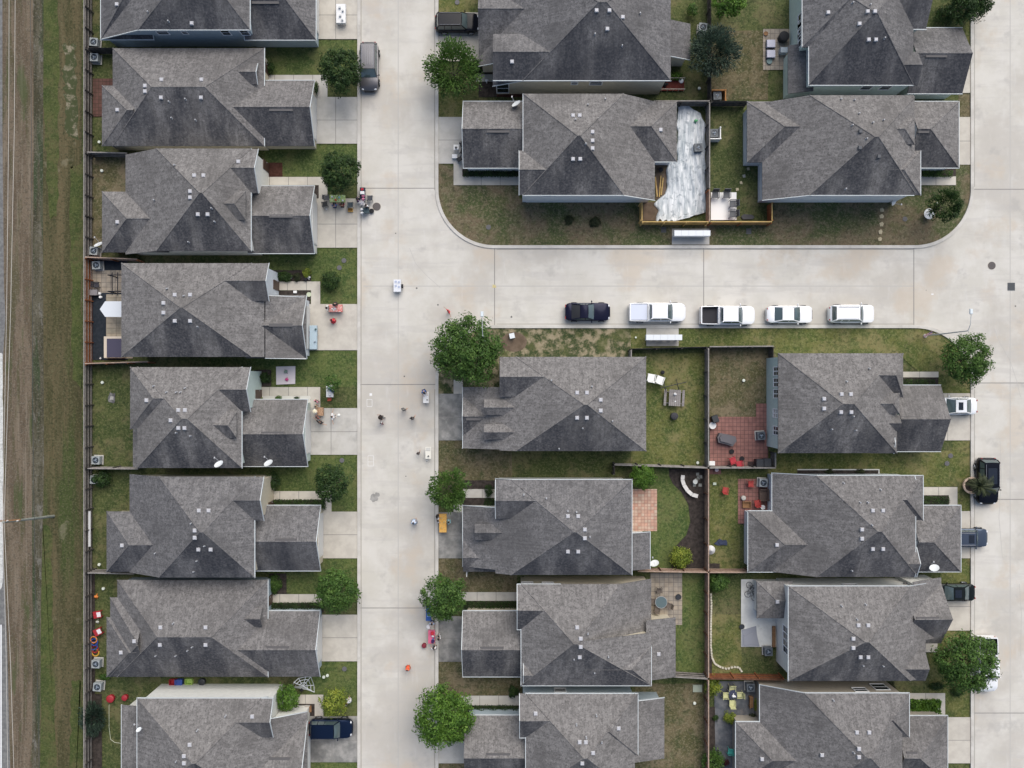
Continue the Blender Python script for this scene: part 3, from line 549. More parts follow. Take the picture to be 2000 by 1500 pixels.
house('D1', 'beige house at the top of the photo behind the parked black wagon', 'beige', 2,
    [Bk(935, -85, 1310, 157, W=L_, r=(1169, 1185), clip=(963, None, None, None), trim='S'), Bk(935, -85, 1310, 157, W=L_, r=(1169, 1185), clip=(935, -85, 972, 112), trim='S'), Bk(935, -40, 1060, 113, z=L_, g='WE', trim=''), Bk(963, 66, 1110, 157, z=Q, g='WE', trim='S'), Bk(1296, 46, 1349, 117, z=L_, shed='E', slope=.45, trim='S')],
    [(1165, 21), (1190, 21), (1186, 57), (1000, 121), (1216, 34)], [(1162, 67), (1215, 90), (1250, 27)], [], [(0, 'S', 1122, 3.4, .6, .6), (0, 'S', 1164, 3.4, 1.2, .8), (0, 'S', 982, 1.9, 1.2, 2.6)], (2, 'W'), [(3, 'W', 100)])
house('D2', 'grey roofed corner house whose patio is covered with plastic sheeting', 'palegrey', 1,
    [Bk(1022, 183, 1279, 381, E=L_, r=(1128, 1133), trim='WS'), Bk(905, 198, 1035, 328, z=L_, g='WE', trim='NWS'), Bk(1200, 198, 1322, 316, z=L_, g='W', r=(None, 1272), trim='S'), Bk(1014, 294, 1090, 381, z=Q, g='WE', trim='W')],
    [(1119, 226), (1132, 226), (1157, 258), (1157, 275), (1157, 290), (1119, 311), (1133, 311), (1290, 254)], [(1124, 234), (1144, 281), (1148, 205), (1182, 194)], [(950, 995, 256)], [(0, 'S', 1070, 3.6, 1.0, .7)], (1, 'W'), [(3, 'W', 350)])
house('D3', 'grey roofed house behind the largest street tree, twin dormers over its garage', 'bluegrey', 1,
    [Bk(904, 697, 1262, 881, W=L_, r=(1141, 1147), clip=(976, None, None, None), trim=''), Bk(904, 697, 1262, 881, W=L_, r=(1141, 1147), clip=(904, 756, 985, 879), trim='W'), Bk(976, 697, 1070, 775, z=Q, g='WE', trim=''), Bk(945, 780, 1030, 811, z=4.6, g='WE', zb=3.3, trim=''), Bk(945, 828, 1030, 859, z=4.6, g='WE', zb=3.3, trim=''), Bk(904, 775, 985, 850, z=L_+.05, g='WE', p=.5, trim='W')],
    [(1127, 767), (1146, 767), (1173, 781), (1173, 802), (1127, 816), (1146, 816)], [(1156, 755), (1077, 743), (1138, 836), (1196, 822), (1092, 876)], [(910, 940, 818)], (), (5, 'W'), [(2, 'W', 745)])
house('D4', 'grey roofed house with terracotta patio and the orange stall on its drive', 'white', 2,
    [Bk(904, 937, 1234, 1123, W=L_, r=(1121, 1126), clip=(968, None, None, None), trim='NE'), Bk(904, 937, 1234, 1123, W=L_, r=(1121, 1126), clip=(904, 994, 980, 1116), trim='WN'), Bk(968, 937, 1065, 1013, z=Q, g='WE', trim='W'), Bk(927, 1023, 1010, 1055, z=4.2, g='WE', zb=3.0, trim=''), Bk(904, 1056, 980, 1117, z=L_+.05, g='WE', p=.45, trim=''), Bk(1222, 1039, 1270, 1112, z=L_, shed='E', trim='EN')],
    [(1109, 1008), (1129, 1008), (1142, 1034), (1142, 1051), (1109, 1077), (1129, 1077)], [(1126, 1000), (1152, 1048), (1109, 998), (1023, 966), (1067, 973)], [], [(0, 'N', 1200, 3.4, 1, .7)], (4, 'W'), [(2, 'W', 970)])
house('D5', 'grey roofed house behind the pink stall with a round glass patio table behind it', 'beige', 1,
    [Bk(1018, 1141, 1272, 1339, E=L_, r=(1121, 1127), clip=(None, None, None, 1245), trim='W'), Bk(1018, 1141, 1272, 1339, r=(1121, 1127), clip=(None, 1236, None, None), trim='WS'), Bk(1140, 1262, 1272, 1339, z=Q, g='W', r=(None, 1235), trim='E'), Bk(904, 1193, 1032, 1322, z=L_, g='WE', trim='NWS'), Bk(1258, 1206, 1320, 1323, z=L_, shed='E', trim=''), Bk(1010, 1141, 1095, 1230, z=Q, g='WE', trim='WNS'), Bk(1022, 1290, 1080, 1339, z=Q, g='WE', trim='W')],
    [(1127, 1225), (1134, 1247), (1134, 1263), (1132, 1283), (1286, 1277)], [(1148, 1237), (1121, 1287), (1161, 1313), (1188, 1282)], [(938, 984, 1266)], [(0, 'N', 1030, 3.4, 1.1, 1.0), (0, 'N', 1070, 3.4, 1.1, .9)], (3, 'W'), [(5, 'W', 1165)])
house('D6', 'blue grey house at the bottom edge behind the bright green round tree', 'bluegrey', 1,
    [Bk(1027, 1355, 1240, 1555, r=(1140, 1147), trim='NW'), Bk(908, 1397, 1040, 1530, z=L_, g='WE', trim='N'), Bk(1015, 1355, 1090, 1441, z=Q, g='WE', trim='WS'), Bk(1140, 1355, 1246, 1475, z=Q, g='W', trim='NE'), Bk(1232, 1363, 1298, 1482, z=L_, shed='E', slope=.3, trim='N')],
    [(1046, 1393), (1132, 1449), (1144, 1449), (1158, 1470), (1137, 1490), (1208, 1422)], [(1145, 1440), (1165, 1397), (1126, 1415), (1175, 1449)], [(950, 997, 1474)], [(0, 'N', 1094, 3.2, 1.1, 1.0)], (1, 'W'), [(2, 'W', 1370)])
house('E1', 'pale green house at the top right with paired windows facing its tan patio', 'palegreen', 2,
    [Bk(1580, -60, 1784, 166, r=(1709, 1713), trim='SW'), Bk(1567, -60, 1690, 92, z=Q, g='E', trim='W'), Bk(1735, 101, 1793, 166, z=Q, g='WE', trim=''), Bk(1735, -48, 1809, 57, z=Q, g='WE', trim='S'), Bk(1772, 54, 1880, 183, z=L_, g='WE', trim='NS'), Bk(1539, 88, 1584, 183, z=L_, shed='W', trim='')],
    [(1617, 25), (1694, 23), (1708, 23), (1678, 47), (1696, 78), (1710, 78)], [(1727, 75), (1699, 10), (1665, 6)], [(1808, 1850, 109)], [(1, 'W', 38, 3.7, 1.3, 1.5, True), (1, 'W', 55, 3.7, 1.3, 1.5, True), (1, 'W', 76, 3.7, 1.3, 1.5, True), (0, 'W', 105, 4.3, 1.0, 1.0), (0, 'W', 127, 4.3, 1.2, 1.0), (0, 'S', 1692, 3.4, 1, 1), (0, 'S', 1729, 3.4, 1, 1)], (4, 'E'), [(3, 'E', 30)])
house('E2', 'grey roofed corner house beside the yard with the white slab and wire chairs', 'palegrey', 1,
    [Bk(1489, 186, 1790, 381, W=L_, r=(1709, 1716), clip=(None, None, 1785, None), trim='S'), Bk(1459, 198, 1590, 317, z=L_, g='E', r=(1533, None), trim=''), Bk(1720, 294, 1798, 381, z=Q, g='W', r=(None, 1766), trim='E'), Bk(1774, 198, 1873, 328, z=L_, g='W', r=(None, 1818), trim='NES'), Bk(1700, 230, 1787, 282, z=5.9, g='W', r=(None, 1768), zb=4.5, trim='')],
    [(1680, 257), (1679, 289), (1716, 306)], [(1664, 245), (1692, 271), (1725, 235), (1704, 240), (1677, 222), (1668, 196), (1642, 194), (1651, 369)], [(1793, 1815, 257)], [(0, 'S', 1585, 3.6, 1, .7), (0, 'S', 1697, 3.6, 1, .7)], (3, 'E'), [(0, 'E', 230)])
house('E3', 'pale green sided house with red paved patio and a row of rear windows', 'greygreen', 1,
    [Bk(1520, 690, 1752, 885, r=(1647, 1668), trim=''), Bk(1690, 690, 1764, 776, z=Q, g='W', r=(None, 1750), trim=''), Bk(1665, 768, 1757, 808, z=5.7, g='W', r=(None, 1744), zb=4.5, trim=''), Bk(1690, 810, 1757, 842, z=5.2, g='WE', zb=4.5, trim=''), Bk(1742, 752, 1838, 882, z=L_, g='WE', trim='NS'), Bk(1700, 842, 1746, 886, z=Q-.02, g='WE', trim='E', p=.3)],
    [(1643, 770), (1661, 770), (1609, 779), (1609, 798), (1642, 805), (1662, 805)], [(1653, 745), (1697, 720), (1666, 813), (1624, 838), (1671, 840)], [(1758, 1800, 816)], [(0, 'W', 725, 3.4, .8, 1.5, True), (0, 'W', 747, 3.4, .8, 1.5, True), (0, 'W', 769, 3.4, .8, 1.5, True), (0, 'W', 807, 3.2, .8, 1.4, True, True), (0, 'W', 841, 3.3, .8, 1.5, True)], (4, 'E'), [(1, 'E', 735)])
house('E4', 'grey roofed house behind the potted palm and the slate blue SUV', 'palegrey', 0,
    [Bk(1508, 929, 1793, 1127, W=L_, r=(1715, 1722), clip=(None, None, 1786, None), trim='WNE'), Bk(1461, 998, 1610, 1117, z=L_, g='E', r=(1533, None), trim='NWS'), Bk(1690, 929, 1803, 1016, z=Q, g='W', trim='NE'), Bk(1735, 1069, 1790, 1127, z=Q, g='WE', trim='E'), Bk(1776, 987, 1877, 1117, z=L_, g='W', r=(None, 1824), trim='NES')],
    [(1704, 997), (1724, 997), (1683, 1034), (1683, 1052), (1704, 1072), (1724, 1072), (1517, 1064)], [(1702, 1025), (1679, 981), (1694, 981), (1719, 956), (1647, 943), (1663, 1114)], [(1787, 1815, 1057)], (), (4, 'E'), [(2, 'E', 960)])
house('E5', 'white house with a cluttered white patio slab and two large rear windows', 'white', 1,
    [Bk(1540, 1145, 1840, 1330, E=L_, r=(1690, 1697), clip=(None, None, 1797, None), trim='NW'), Bk(1540, 1145, 1840, 1330, E=L_, r=(1690, 1697), clip=(1786, 1138, 1838, 1257), trim=''), Bk(1765, 1138, 1838, 1257, z=L_, g='WE', p=.75, trim=''), Bk(1715, 1273, 1808, 1330, z=4.6, g='WE', trim=''), Bk(1478, 1135, 1548, 1208, z=2.6, p=.3, g='E', trim='')],
    [(1676, 1221), (1695, 1221), (1666, 1247), (1666, 1265), (1680, 1283), (1695, 1283), (1518, 1175)], [(1643, 1183), (1673, 1209), (1690, 1180), (1685, 1299), (1724, 1300)], [(1790, 1835, 1208)], [(0, 'W', 1237, 3.4, 1.3, 1.9, True), (0, 'W', 1264, 3.4, 1.3, 1.9, True), (0, 'N', 1662, 3.3, 1.4, .9)], (2, 'E'), [(0, 'E', 1265)])
house('E6', 'tan sided house at the bottom right behind the slate patio with yellow chairs', 'tan', 0,
    [Bk(1484, 1354, 1768, 1555, W=L_, r=(1694, 1701), clip=(None, None, 1760, None), trim='NW'), Bk(1437, 1410, 1590, 1530, z=L_, g='E', r=(1509, None), trim='NW'), Bk(1650, 1354, 1776, 1440, z=Q, g='W', trim='NE'), Bk(1748, 1398, 1851, 1530, z=L_, g='W', r=(None, 1797), trim='NE')],
    [(1673, 1430), (1697, 1430), (1677, 1462), (1677, 1478), (1605, 1474), (1488, 1482)], [(1667, 1469), (1627, 1367)], [(1770, 1792, 1471)], [(0, 'N', 1680, 3.2, 1.3, 1.0), (0, 'N', 1718, 2.4, 1.4, 1.6)], (3, 'E'), [(2, 'E', 1390)])
for key, px, py, ang in [('D2', 1008, 202, 2.2), ('A5', 427, 906, 2.0), ('A5', 524, 904, 2.0), ('E4', 1825, 1109, 1.9), ('A8', 271, 1425, 2.0)]:
    root, blocks, hit, ro, (ox, oy) = HOUSES[key]; x, y, z = hit(px, py); zz = z+.9
    dish(ro, px, py, zz, ang, .62 if key == 'A8' else 1.0)
# ------------------------------------------------------------------ fences
WOODD = nmat('fence_weathered', (.055, .05, .046), (.10, .092, .085), 2.2, stretch=(1, 1, .2), layers=(((.03, .028, .026), 5, .5, .8, .5),))
WOODB = nmat('fence_brown', (.085, .04, .025), (.14, .07, .045), 2.2, stretch=(1, 1, .2), layers=(((.05, .03, .022), 4, .5, .8, .5),))
WOODC = nmat('fence_cedar', (.21, .072, .028), (.29, .11, .045), 2.2, stretch=(1, 1, .2), layers=(((.13, .045, .02), 4, .5, .8, .5),))
WOODY = nmat('fence_new_pine', (.42, .29, .11), (.52, .36, .15), 2.2, stretch=(1, 1, .2), layers=(((.30, .15, .05), 1, .5, .8, .5),))
RAILG = nmat('fence_cap_grey', (.20, .185, .17), (.29, .27, .25), 3)
RAILT = nmat('fence_cap_tan', (.30, .215, .165), (.40, .30, .235), 3)
_post = {}
def fence(x0, y0, x1, y1, m, label, cap=None, h=1.8, rails=1, group=None):
    """fence between two pixel points (measured at its top); rails=+1/-1 gives the side carrying rails and posts"""
    a, b = P(x0, y0, h), P(x1, y1, h); d = b-a; L = d.length; d.normalize(); n = Vector((-d.y, d.x, 0))*rails
    rot = math.atan2(d.y, d.x); root = thing('wooden_fence', label, 'fence', (a.x, a.y, 0), rot, group)
    rr = random.Random(int(x0*7+y0)); bm_ = MB(); k = 0.0; wd = .145
    while k < L-.02:
        bm_.box(min(k+wd/2, L-.07), rr.uniform(-.006, .006), .04, wd-.008, .022, h-.06+rr.uniform(-.02, .02)); k += wd
    bm_.build('boards', m, root)
    for z in (.35, .95, 1.5):
        q = MB(); q.box(L/2, .045*rails, z, L, .05, .09); q.build('rail', cap or m, root)
    if cap:
        q = MB(); q.box(L/2, 0, h-.02, L, .11, .04); q.build('cap_board', cap, root)
    np_ = max(2, int(L/2.2)+1)
    key = m.name
    if key not in _post: q = MB(); q.box(0, 0, 0, .1, .1, 1.78); _post[key] = q.mesh('post', m)
    for i in range(np_): link('post', _post[key], root, ((.06 if i == 0 else L-.06 if i == np_-1 else L*i/(np_-1)), .12*rails, 0))
    return root
WG = None
for (y0, y1, m, cp, lb) in [(-30, 93, WOODD, RAILG, 'weathered boundary fence behind the house at the top left, beside the first condenser'), (93, 297, WOODD, RAILG, 'weathered boundary fence behind the house with the red brown rear patio'), (297, 503, WOODD, RAILG, 'weathered boundary fence behind the yard with a ground level satellite dish'),
                         (503, 709, WOODC, RAILG, 'orange cedar boundary fence beside the black rear yard'), (709, 915, WOODD, RAILG, 'weathered boundary fence along the open green yard with a bare ash patch'), (915, 1119, WOODD, RAILG, 'weathered boundary fence with a long white board leaning on it'), (1119, 1356, WOODD, RAILG, 'dark boundary fence behind the red play tables'), (1356, 1540, WOODD, RAILG, 'dark boundary fence behind the feathery shrub at the lower left')]:
    fence(164, y1, 164, y0, m, lb, cp, rails=-1)
for (x0, y0, x1, y1, m, cp, lb) in [
    (170, 93, 222, 93, WOODD, None, 'short fence between two condensers behind the top left houses'), (170, 297, 248, 299, WOODD, RAILG, 'short cross fence between the two houses left of the dark round trees'), (166, 502, 268, 506, WOODC, RAILT, 'cedar cross fence with pale cap at the top end of the black yard'), (166, 710, 290, 706, WOODC, RAILT, 'cedar cross fence with pale cap at the bottom end of the black yard'), (171, 915, 270, 916, WOODD, RAILG, 'cross fence just below the condenser in the green yard'), (171, 1119, 262, 1121, WOODD, RAILG, 'cross fence above the yard with the red play tables'),
    (1277, 197, 1386, 197, WOODD, RAILG, 'cross fence just above the plastic covered patio'), (1389, 197, 1462, 197, WOODD, None, 'cross fence beside the boxed condenser, above the yard with the white slab'),
    (1389, 195, 1389, -30, WOODD, None, 'rear fence running up beside the bluish tree'), (1386, 368, 1386, 199, WOODD, RAILG, 'weathered rear fence beside the plastic sheeting'), (1386, 433, 1386, 370, WOODC, RAILT, 'short orange stretch of rear fence beside the white slab'),
    (1254, 433, 1384, 433, WOODY, WOODY, 'new yellow wooden fence below the plastic sheeting'), (1388, 433, 1508, 433, WOODC, WOODY, 'new orange wooden fence below the white slab and wire chairs'), (1254, 431, 1254, 395, WOODY, WOODY, 'short new yellow fence return at the corner by the plastic sheeting'), (1508, 395, 1508, 431, WOODC, WOODY, 'short orange fence return beside the pale grey corner house'),
    (1233, 681, 1382, 677, WOODD, None, 'dark street side fence beneath the lower mailbox bank'), (1386, 677, 1511, 676, WOODD, RAILG, 'dark street side fence along the bare yard of the pale green house'), (1233, 700, 1233, 683, WOODD, RAILG, 'stub of dark fence joining the roof corner below the mailboxes'), (1511, 678, 1511, 702, WOODD, None, 'stub of dark fence at the corner of the pale green house'),
    (1384, 912, 1384, 680, WOODD, RAILG, 'dark rear fence between the picnic table yard and the red patio'), (1384, 1116, 1384, 916, WOODB, RAILT, 'red brown rear fence beside the curved mulch bed'), (1384, 1324, 1384, 1119, WOODB, RAILT, 'brown rear fence beside the curved stone edging'), (1384, 1540, 1384, 1328, WOODB, RAILT, 'brown rear fence beside the slate patio'),
    (1200, 908, 1382, 914, WOODD, RAILG, 'cross fence between the picnic table yard and the mulch bed'), (1386, 914, 1515, 914, WOODD, RAILG, 'cross fence along the lower edge of the red paved patio'), (1515, 912, 1515, 884, WOODD, RAILG, 'short fence beside the dark bins at the red patio corner'), (1246, 1116, 1382, 1118, WOODB, RAILT, 'cross fence at the lower end of the curved mulch bed'), (1386, 1118, 1464, 1118, WOODB, RAILT, 'cross fence above the small shrub and the cluttered slab'),
    (1315, 1322, 1382, 1326, WOODD, RAILG, 'cross fence above the pale green utility lid'), (1386, 1326, 1532, 1328, WOODC, WOODB, 'orange brown cross fence above the slate patio')]:
    fence(x0, y0, x1, y1, m, lb, cp, rails=-1 if abs(y1-y0) < abs(x1-x0) and y0 < 750 else 1)
fence(1201, 928, 1201, 910, WOODD, 'stub of dark fence beside the clipped bright green bush', None)

# ------------------------------------------------------------------ trees and shrubs
LEAF = {'dark': leafmat('leaf_dark', (.011, .026, .008), (.034, .070, .018), (.075, .125, .03)),
        'mid': leafmat('leaf_mid', (.022, .052, .012), (.066, .135, .026), (.14, .23, .052)),
        'bright': leafmat('leaf_bright', (.026, .068, .010), (.085, .175, .022), (.18, .30, .05)),
        'yellow': leafmat('leaf_yellow', (.06, .10, .015), (.18, .235, .03), (.40, .42, .07)),
        'blue': leafmat('leaf_bluish', (.012, .026, .018), (.035, .06, .042), (.10, .15, .10)),
        'olive': leafmat('leaf_olive', (.018, .026, .012), (.045, .058, .025), (.10, .11, .055)),
        'purple': leafmat('leaf_purple', (.03, .008, .01), (.08, .02, .025), (.16, .05, .05))}
BARK = nmat('bark', (.075, .058, .045), (.13, .105, .085), 6, stretch=(1, 1, .3))
def crown_mesh(name, seed, rx, ry, rz, m, leaf=.2, dens=1.0, clump=.16, zlo=-.35, flat=False, spiky=0.0, wide=.5):
    """a crown of separate leaf faces gathered into clumps of uneven size"""
    g = np.random.default_rng(seed); area = 2.6*math.pi*rx*ry; rm = (rx+ry)/2
    nl = int(min(22000, max(120, dens*6.5*area/(leaf*leaf*wide)*.5))); nc = int(max(26, min(260, 85*rm)))
    u = g.normal(size=(nc, 3)); u /= np.linalg.norm(u, axis=1)[:, None]; u[:, 2] = np.where(u[:, 2] < zlo, -u[:, 2]*.6, u[:, 2])
    rad = g.uniform(.45, .92, nc)**.7
    lump = 1+.06*np.sin(3*np.arctan2(u[:, 1], u[:, 0])+seed)+.05*np.sin(5*np.arctan2(u[:, 1], u[:, 0])+2.1*seed)
    cc = u*(rad*lump)[:, None]; cs = g.uniform(.6, 1.35, nc)*clump*(1+.25/max(.4, rm))
    idx = g.integers(0, nc, nl); o = g.normal(size=(nl, 3)); o /= np.linalg.norm(o, axis=1)[:, None]
    p = cc[idx]+o*(cs[idx]*g.uniform(.25, 1.0, nl)**.5)[:, None]
    nrm = p/np.linalg.norm(p, axis=1)[:, None]*.55+o*.7+g.normal(size=(nl, 3))*.42+np.array([0, 0, .45]); nrm /= np.linalg.norm(nrm, axis=1)[:, None]
    p = p*np.array([rx, ry, rz])
    t = np.cross(nrm, g.normal(size=(nl, 3))); t /= np.linalg.norm(t, axis=1)[:, None]
    if spiky: t = p/np.linalg.norm(p, axis=1)[:, None]*spiky+t*(1-spiky); t /= np.linalg.norm(t, axis=1)[:, None]; 
    b = np.cross(nrm, t); b /= np.maximum(1e-6, np.linalg.norm(b, axis=1))[:, None]
    ln = leaf*g.uniform(.65, 1.35, nl)[:, None]; hw = ln*wide*.5
    v = np.stack([p-t*ln*.5, p+b*hw+nrm*ln*.08, p+t*ln*.5, p-b*hw+nrm*ln*.08], 1).reshape(-1, 3)
    me = bpy.data.meshes.new(name); me.vertices.add(nl*4); me.vertices.foreach_set('co', v.astype(np.float32).ravel())
    me.loops.add(nl*4); me.loops.foreach_set('vertex_index', np.arange(nl*4, dtype=np.int32))
    me.polygons.add(nl); me.polygons.foreach_set('loop_start', np.arange(0, nl*4, 4, dtype=np.int32)); me.polygons.foreach_set('loop_total', np.full(nl, 4, dtype=np.int32))
    me.materials.append(m); me.update(calc_edges=True); me.validate(); return me
def tree(px, py, rpx, kind, label, seed, zc=3.4, squash=.75, name='tree', leaf=.24, ry=None, **k):
    x, y = G(px, py, zc); r = 1.05*rpx*(CAM_H-zc)/F; r2 = 1.05*(ry or rpx)*(CAM_H-zc)/F
    root = thing(name, label, 'tree', (x, y, 0)); rr = random.Random(seed)
    t = MB(); t.cyl(0, 0, 0, .07*r+.03, zc*.75, 10, .05*r+.02)
    for i in range(7):
        a = i*.9+rr.uniform(-.3, .3); q = Vector((math.cos(a)*r*.55, math.sin(a)*r2*.55, zc+rr.uniform(-.3, .6)*r*squash)); s0 = Vector((0, 0, zc*(.45+.04*i)))
        mid = s0.lerp(q, .5)+Vector((0, 0, -.1*r)); t.bar(s0, mid, .07*r, n=6, w2=.045*r); t.bar(mid, q, .045*r, n=6, w2=.012*r)
    t.build('trunk', BARK, root)
    link('crown', crown_mesh('crown', seed, r, r2, r*squash, LEAF[kind], leaf, **k), root, (0, 0, zc)); return root
def shrub(px, py, rpx, kind, label, seed, h=.9, leaf=.13, ry=None, name='shrub', **k):
    x, y = G(px, py, h*.5); r = rpx*(CAM_H-h)/F; r2 = (ry or rpx)*(CAM_H-h)/F; root = thing(name, label, 'shrub', (x, y, 0)); rr = random.Random(seed); t = MB()
    for i in range(6):
        a = i*1.05+rr.random(); t.bar((0, 0, 0), (math.cos(a)*r*.6, math.sin(a)*r2*.6, h*rr.uniform(.5, .8)), .04, w2=.015)
    t.build('stem', BARK, root)
    link('foliage', crown_mesh('foliage', seed, r, r2, h*.55, LEAF[kind], leaf, zlo=-.2, clump=.24, **k), root, (0, 0, h*.48)); return root
def hedge(x0, y0, x1, y1, kind, label, seed, h=.8, leaf=.11):
    a, b = P(x0, y0, h), P(x1, y1, h); cx, cy = (a.x+b.x)/2, (a.y+b.y)/2; sx, sy = abs(b.x-a.x), abs(a.y-b.y); g = np.random.default_rng(seed)
    root = thing('hedge', label, 'hedge', (cx, cy, 0)); n = int(max(200, sx*sy*420)); rr = random.Random(seed); t = MB()
    L = max(sx, sy)
    for i in range(max(2, int(L/.7))):
        f = (i+.5)/max(2, int(L/.7))-.5; p = (f*sx if sx > sy else 0, f*sy if sy >= sx else 0); t.bar((*p, 0), (p[0]+rr.uniform(-.15, .15), p[1]+rr.uniform(-.15, .15), h*.8), .04, w2=.015)
    t.build('stem', BARK, root)
    p = np.stack([g.uniform(-.5, .5, n)*sx, g.uniform(-.5, .5, n)*sy, g.uniform(.12, 1, n)**.6*h], 1); lump = .8+.2*np.cos(p[:, 0]*5.2)*np.cos(p[:, 1]*4.1)
    p[:, 2] *= lump; nr = g.normal(size=(n, 3))*.6+np.array([0, 0, .7]); nr /= np.linalg.norm(nr, axis=1)[:, None]
    t_ = np.cross(nr, g.normal(size=(n, 3))); t_ /= np.linalg.norm(t_, axis=1)[:, None]; b_ = np.cross(nr, t_); ln = leaf*g.uniform(.6, 1.4, n)[:, None]
    v = np.stack([p-t_*ln*.5, p+b_*ln*.3, p+t_*ln*.5, p-b_*ln*.3], 1).reshape(-1, 3); m = MB(); m.v = [tuple(q) for q in v]; m.f = [(4*i, 4*i+1, 4*i+2, 4*i+3) for i in range(n)]; m.m = [0]*n
    m.build('foliage', LEAF[kind], root); return root

for i, a in enumerate([
    (665, 138, 43, 'dark', 'dense dark green round tree beside the parked silver SUV'), (664, 337, 40, 'dark', 'dense dark green round tree over the lime green stall'), (650, 943, 36, 'dark', 'medium dark green tree on the lawn below the driveway group of people'),
    (657, 1154, 43, 'mid', 'full leafy green tree on the lawn below the plain tan driveway'), (885, 135, 53, 'mid', 'loose open crowned green tree beside the black wagon'), (912, 684, 70, 'mid', 'largest broad green tree at the street corner'),
    (876, 957, 40, 'mid', 'green tree at the kerb just above the orange stall'), (866, 1168, 44, 'mid', 'green tree overhanging the blue covered table'), (867, 1397, 60, 'bright', 'bright green round tree at the bottom of the street'),
    (1395, 100, 48, 'blue', 'bluish grey green tree on the rear fence line near the top'), (1424, 2, 34, 'bright', 'bright leafy tree cut off by the top edge above the bluish tree'), (1845, 402, 33, 'dark', 'dark spreading tree beside the white round basin'),
    (1886, 701, 49, 'mid', 'bright edged round tree at the lower right street corner'), (1889, 1293, 58, 'mid', 'broad green tree hiding the white pickup at the right'), (1890, 2, 46, 'dark', 'dark tree cut off by the top edge at the upper right')]):
    big = a[2] > 55
    tree(*a, seed=100+i, leaf=.26 if big else .23, squash=.8 if i != 9 else .6, zc=4.2 if big else 3.4, spiky=.75 if i in (4, 6, 9, 11) else .2, wide=.36 if i in (9, 11) else .5, dens=.8 if i in (4, 6, 9, 11) else 1.05, clump=.2 if i in (4, 9) else .16)
tree(652, 1372, 28, 'yellow', 'small yellow green tree beside the figure dressed in white', 131, zc=2.1, leaf=.22, dens=.6, clump=.2)
tree(650, 748, 17, 'mid', 'thin young tree leaning over the small white table', 132, zc=2.0, leaf=.2, dens=.45, clump=.25, name='young_tree')
tree(1255, 931, 25, 'bright', 'bright green rounded tree at the corner of the terracotta patio', 133, zc=1.7, leaf=.14, dens=1.0)
tree(560, 1362, 23, 'bright', 'upright bright green tree beside the porch of the white house', 134, zc=2.0, leaf=.19, ry=28)
tree(1847+56, 1, 20, 'dark', 'low dark bush spilling over the top right corner', 135, zc=1.5)
S = shrub
S(645, 549, 19, 'dark', 'small round dark shrub in a ringed bed on the lawn', 201, 1.6, .17)
S(1330, 1089, 22, 'yellow', 'yellow green rounded shrub at the lower end of the mulch bed', 202, 1.6, .17)
S(1403, 1137, 20, 'mid', 'bushy green shrub at the corner of the cluttered slab yard', 203, 1.5, .16)
S(1391, 1340, 17, 'yellow', 'yellow green shrub at the top corner of the slate patio', 204, 1.5, .2, ry=20)
S(1393, 1484, 22, 'mid', 'dark green shrub at the lower edge of the slate patio', 205, 1.5, .2, spiky=.5)
S(1426, 1401, 13, 'yellow', 'small round patio shrub with yellow flowers', 206, .9, .13)
S(1398, 1402, 6, 'dark', 'tiny potted shrub on the slate patio edge', 207, .5, .1)
S(181, 1403, 26, 'blue', 'feathery grey green shrub growing through the boundary fence', 208, 2.0, .3, ry=34, spiky=.7, wide=.2)
S(199, 935, 18, 'dark', 'dark shrub over a half hidden condenser', 209, 1.4, .17)
S(533, 941, 17, 'dark', 'dark spreading shrub against the house above the long hedge', 210, 1.4, .17)
S(536, 1140, 15, 'mid', 'low green shrub ringed with white stones', 211, .9, .13, ry=19)
S(518, 737, 11, 'dark', 'dark shrub in the curved bed left of the pale blanket', 212, .9, .13)
S(555, 540, 18, 'dark', 'low dark shrub in the upper planting bed beside the porch', 213, .7, .13, ry=10)
S(580, 541, 8, 'olive', 'olive shrub in the middle of the upper planting bed', 214, .6, .12)
S(599, 533, 9, 'yellow', 'yellowish shrub beside the black and white ornament', 215, .8, .14)
S(510, 786-8, 4, 'yellow', 'leftmost of the small tufts in the white gravel strip', 216, .5, .1, ry=3); S(545, 777, 7, 'mid', 'middle and largest tuft in the white gravel strip', 217, .5, .1, ry=4); S(580, 777, 5, 'dark', 'rightmost of the small tufts in the white gravel strip', 218, .5, .1, ry=3)
S(556, 1389, 15, 'mid', 'green bush below the upright tree by the white house', 219, 1.1, .16, ry=9); S(577, 1388, 14, 'dark', 'dark bush beside the small brown bench', 220, .9, .14, ry=10)
S(618, 173, 5, 'dark', 'dark clipped bush at the garage corner beside the silver SUV', 221, 1.0, .11, ry=13); S(527, 133, 9, 'dark', 'dark bush against the front wall of the single storey house', 222, 1.0, .14, ry=14)
S(506, 333, 4, 'dark', 'small bush on the porch corner above the lime stall walk', 223, .7, .11); S(632, 985, 6, 'dark', 'rounded bush at the right end of the long hedge', 224, .9, .12, ry=11)
S(1352, 20, 10, 'mid', 'light green shrub by the rear fence at the top edge', 225, 1.6, .17, ry=13); S(1320, 150, 14, 'bright', 'bright leafy shrub beside the red timber deck', 226, 1.0, .16, ry=8)
S(955, 958, 9, 'dark', 'small clipped bush beside the front walk above the dormered garage', 227, 1.0, .12, ry=12); S(1002, 1350, 10, 'dark', 'dark shrub at the porch of the lower blue grey house', 228, 1.1, .13, ry=12)
S(1846, 30, 22, 'dark', 'sprawling dark shrub at the upper right lawn', 229, 1.2, .17, ry=18); S(930, 130, 12, 'dark', 'shaded shrub under the porch beside the loose green tree', 230, 1.0, .15, ry=14)
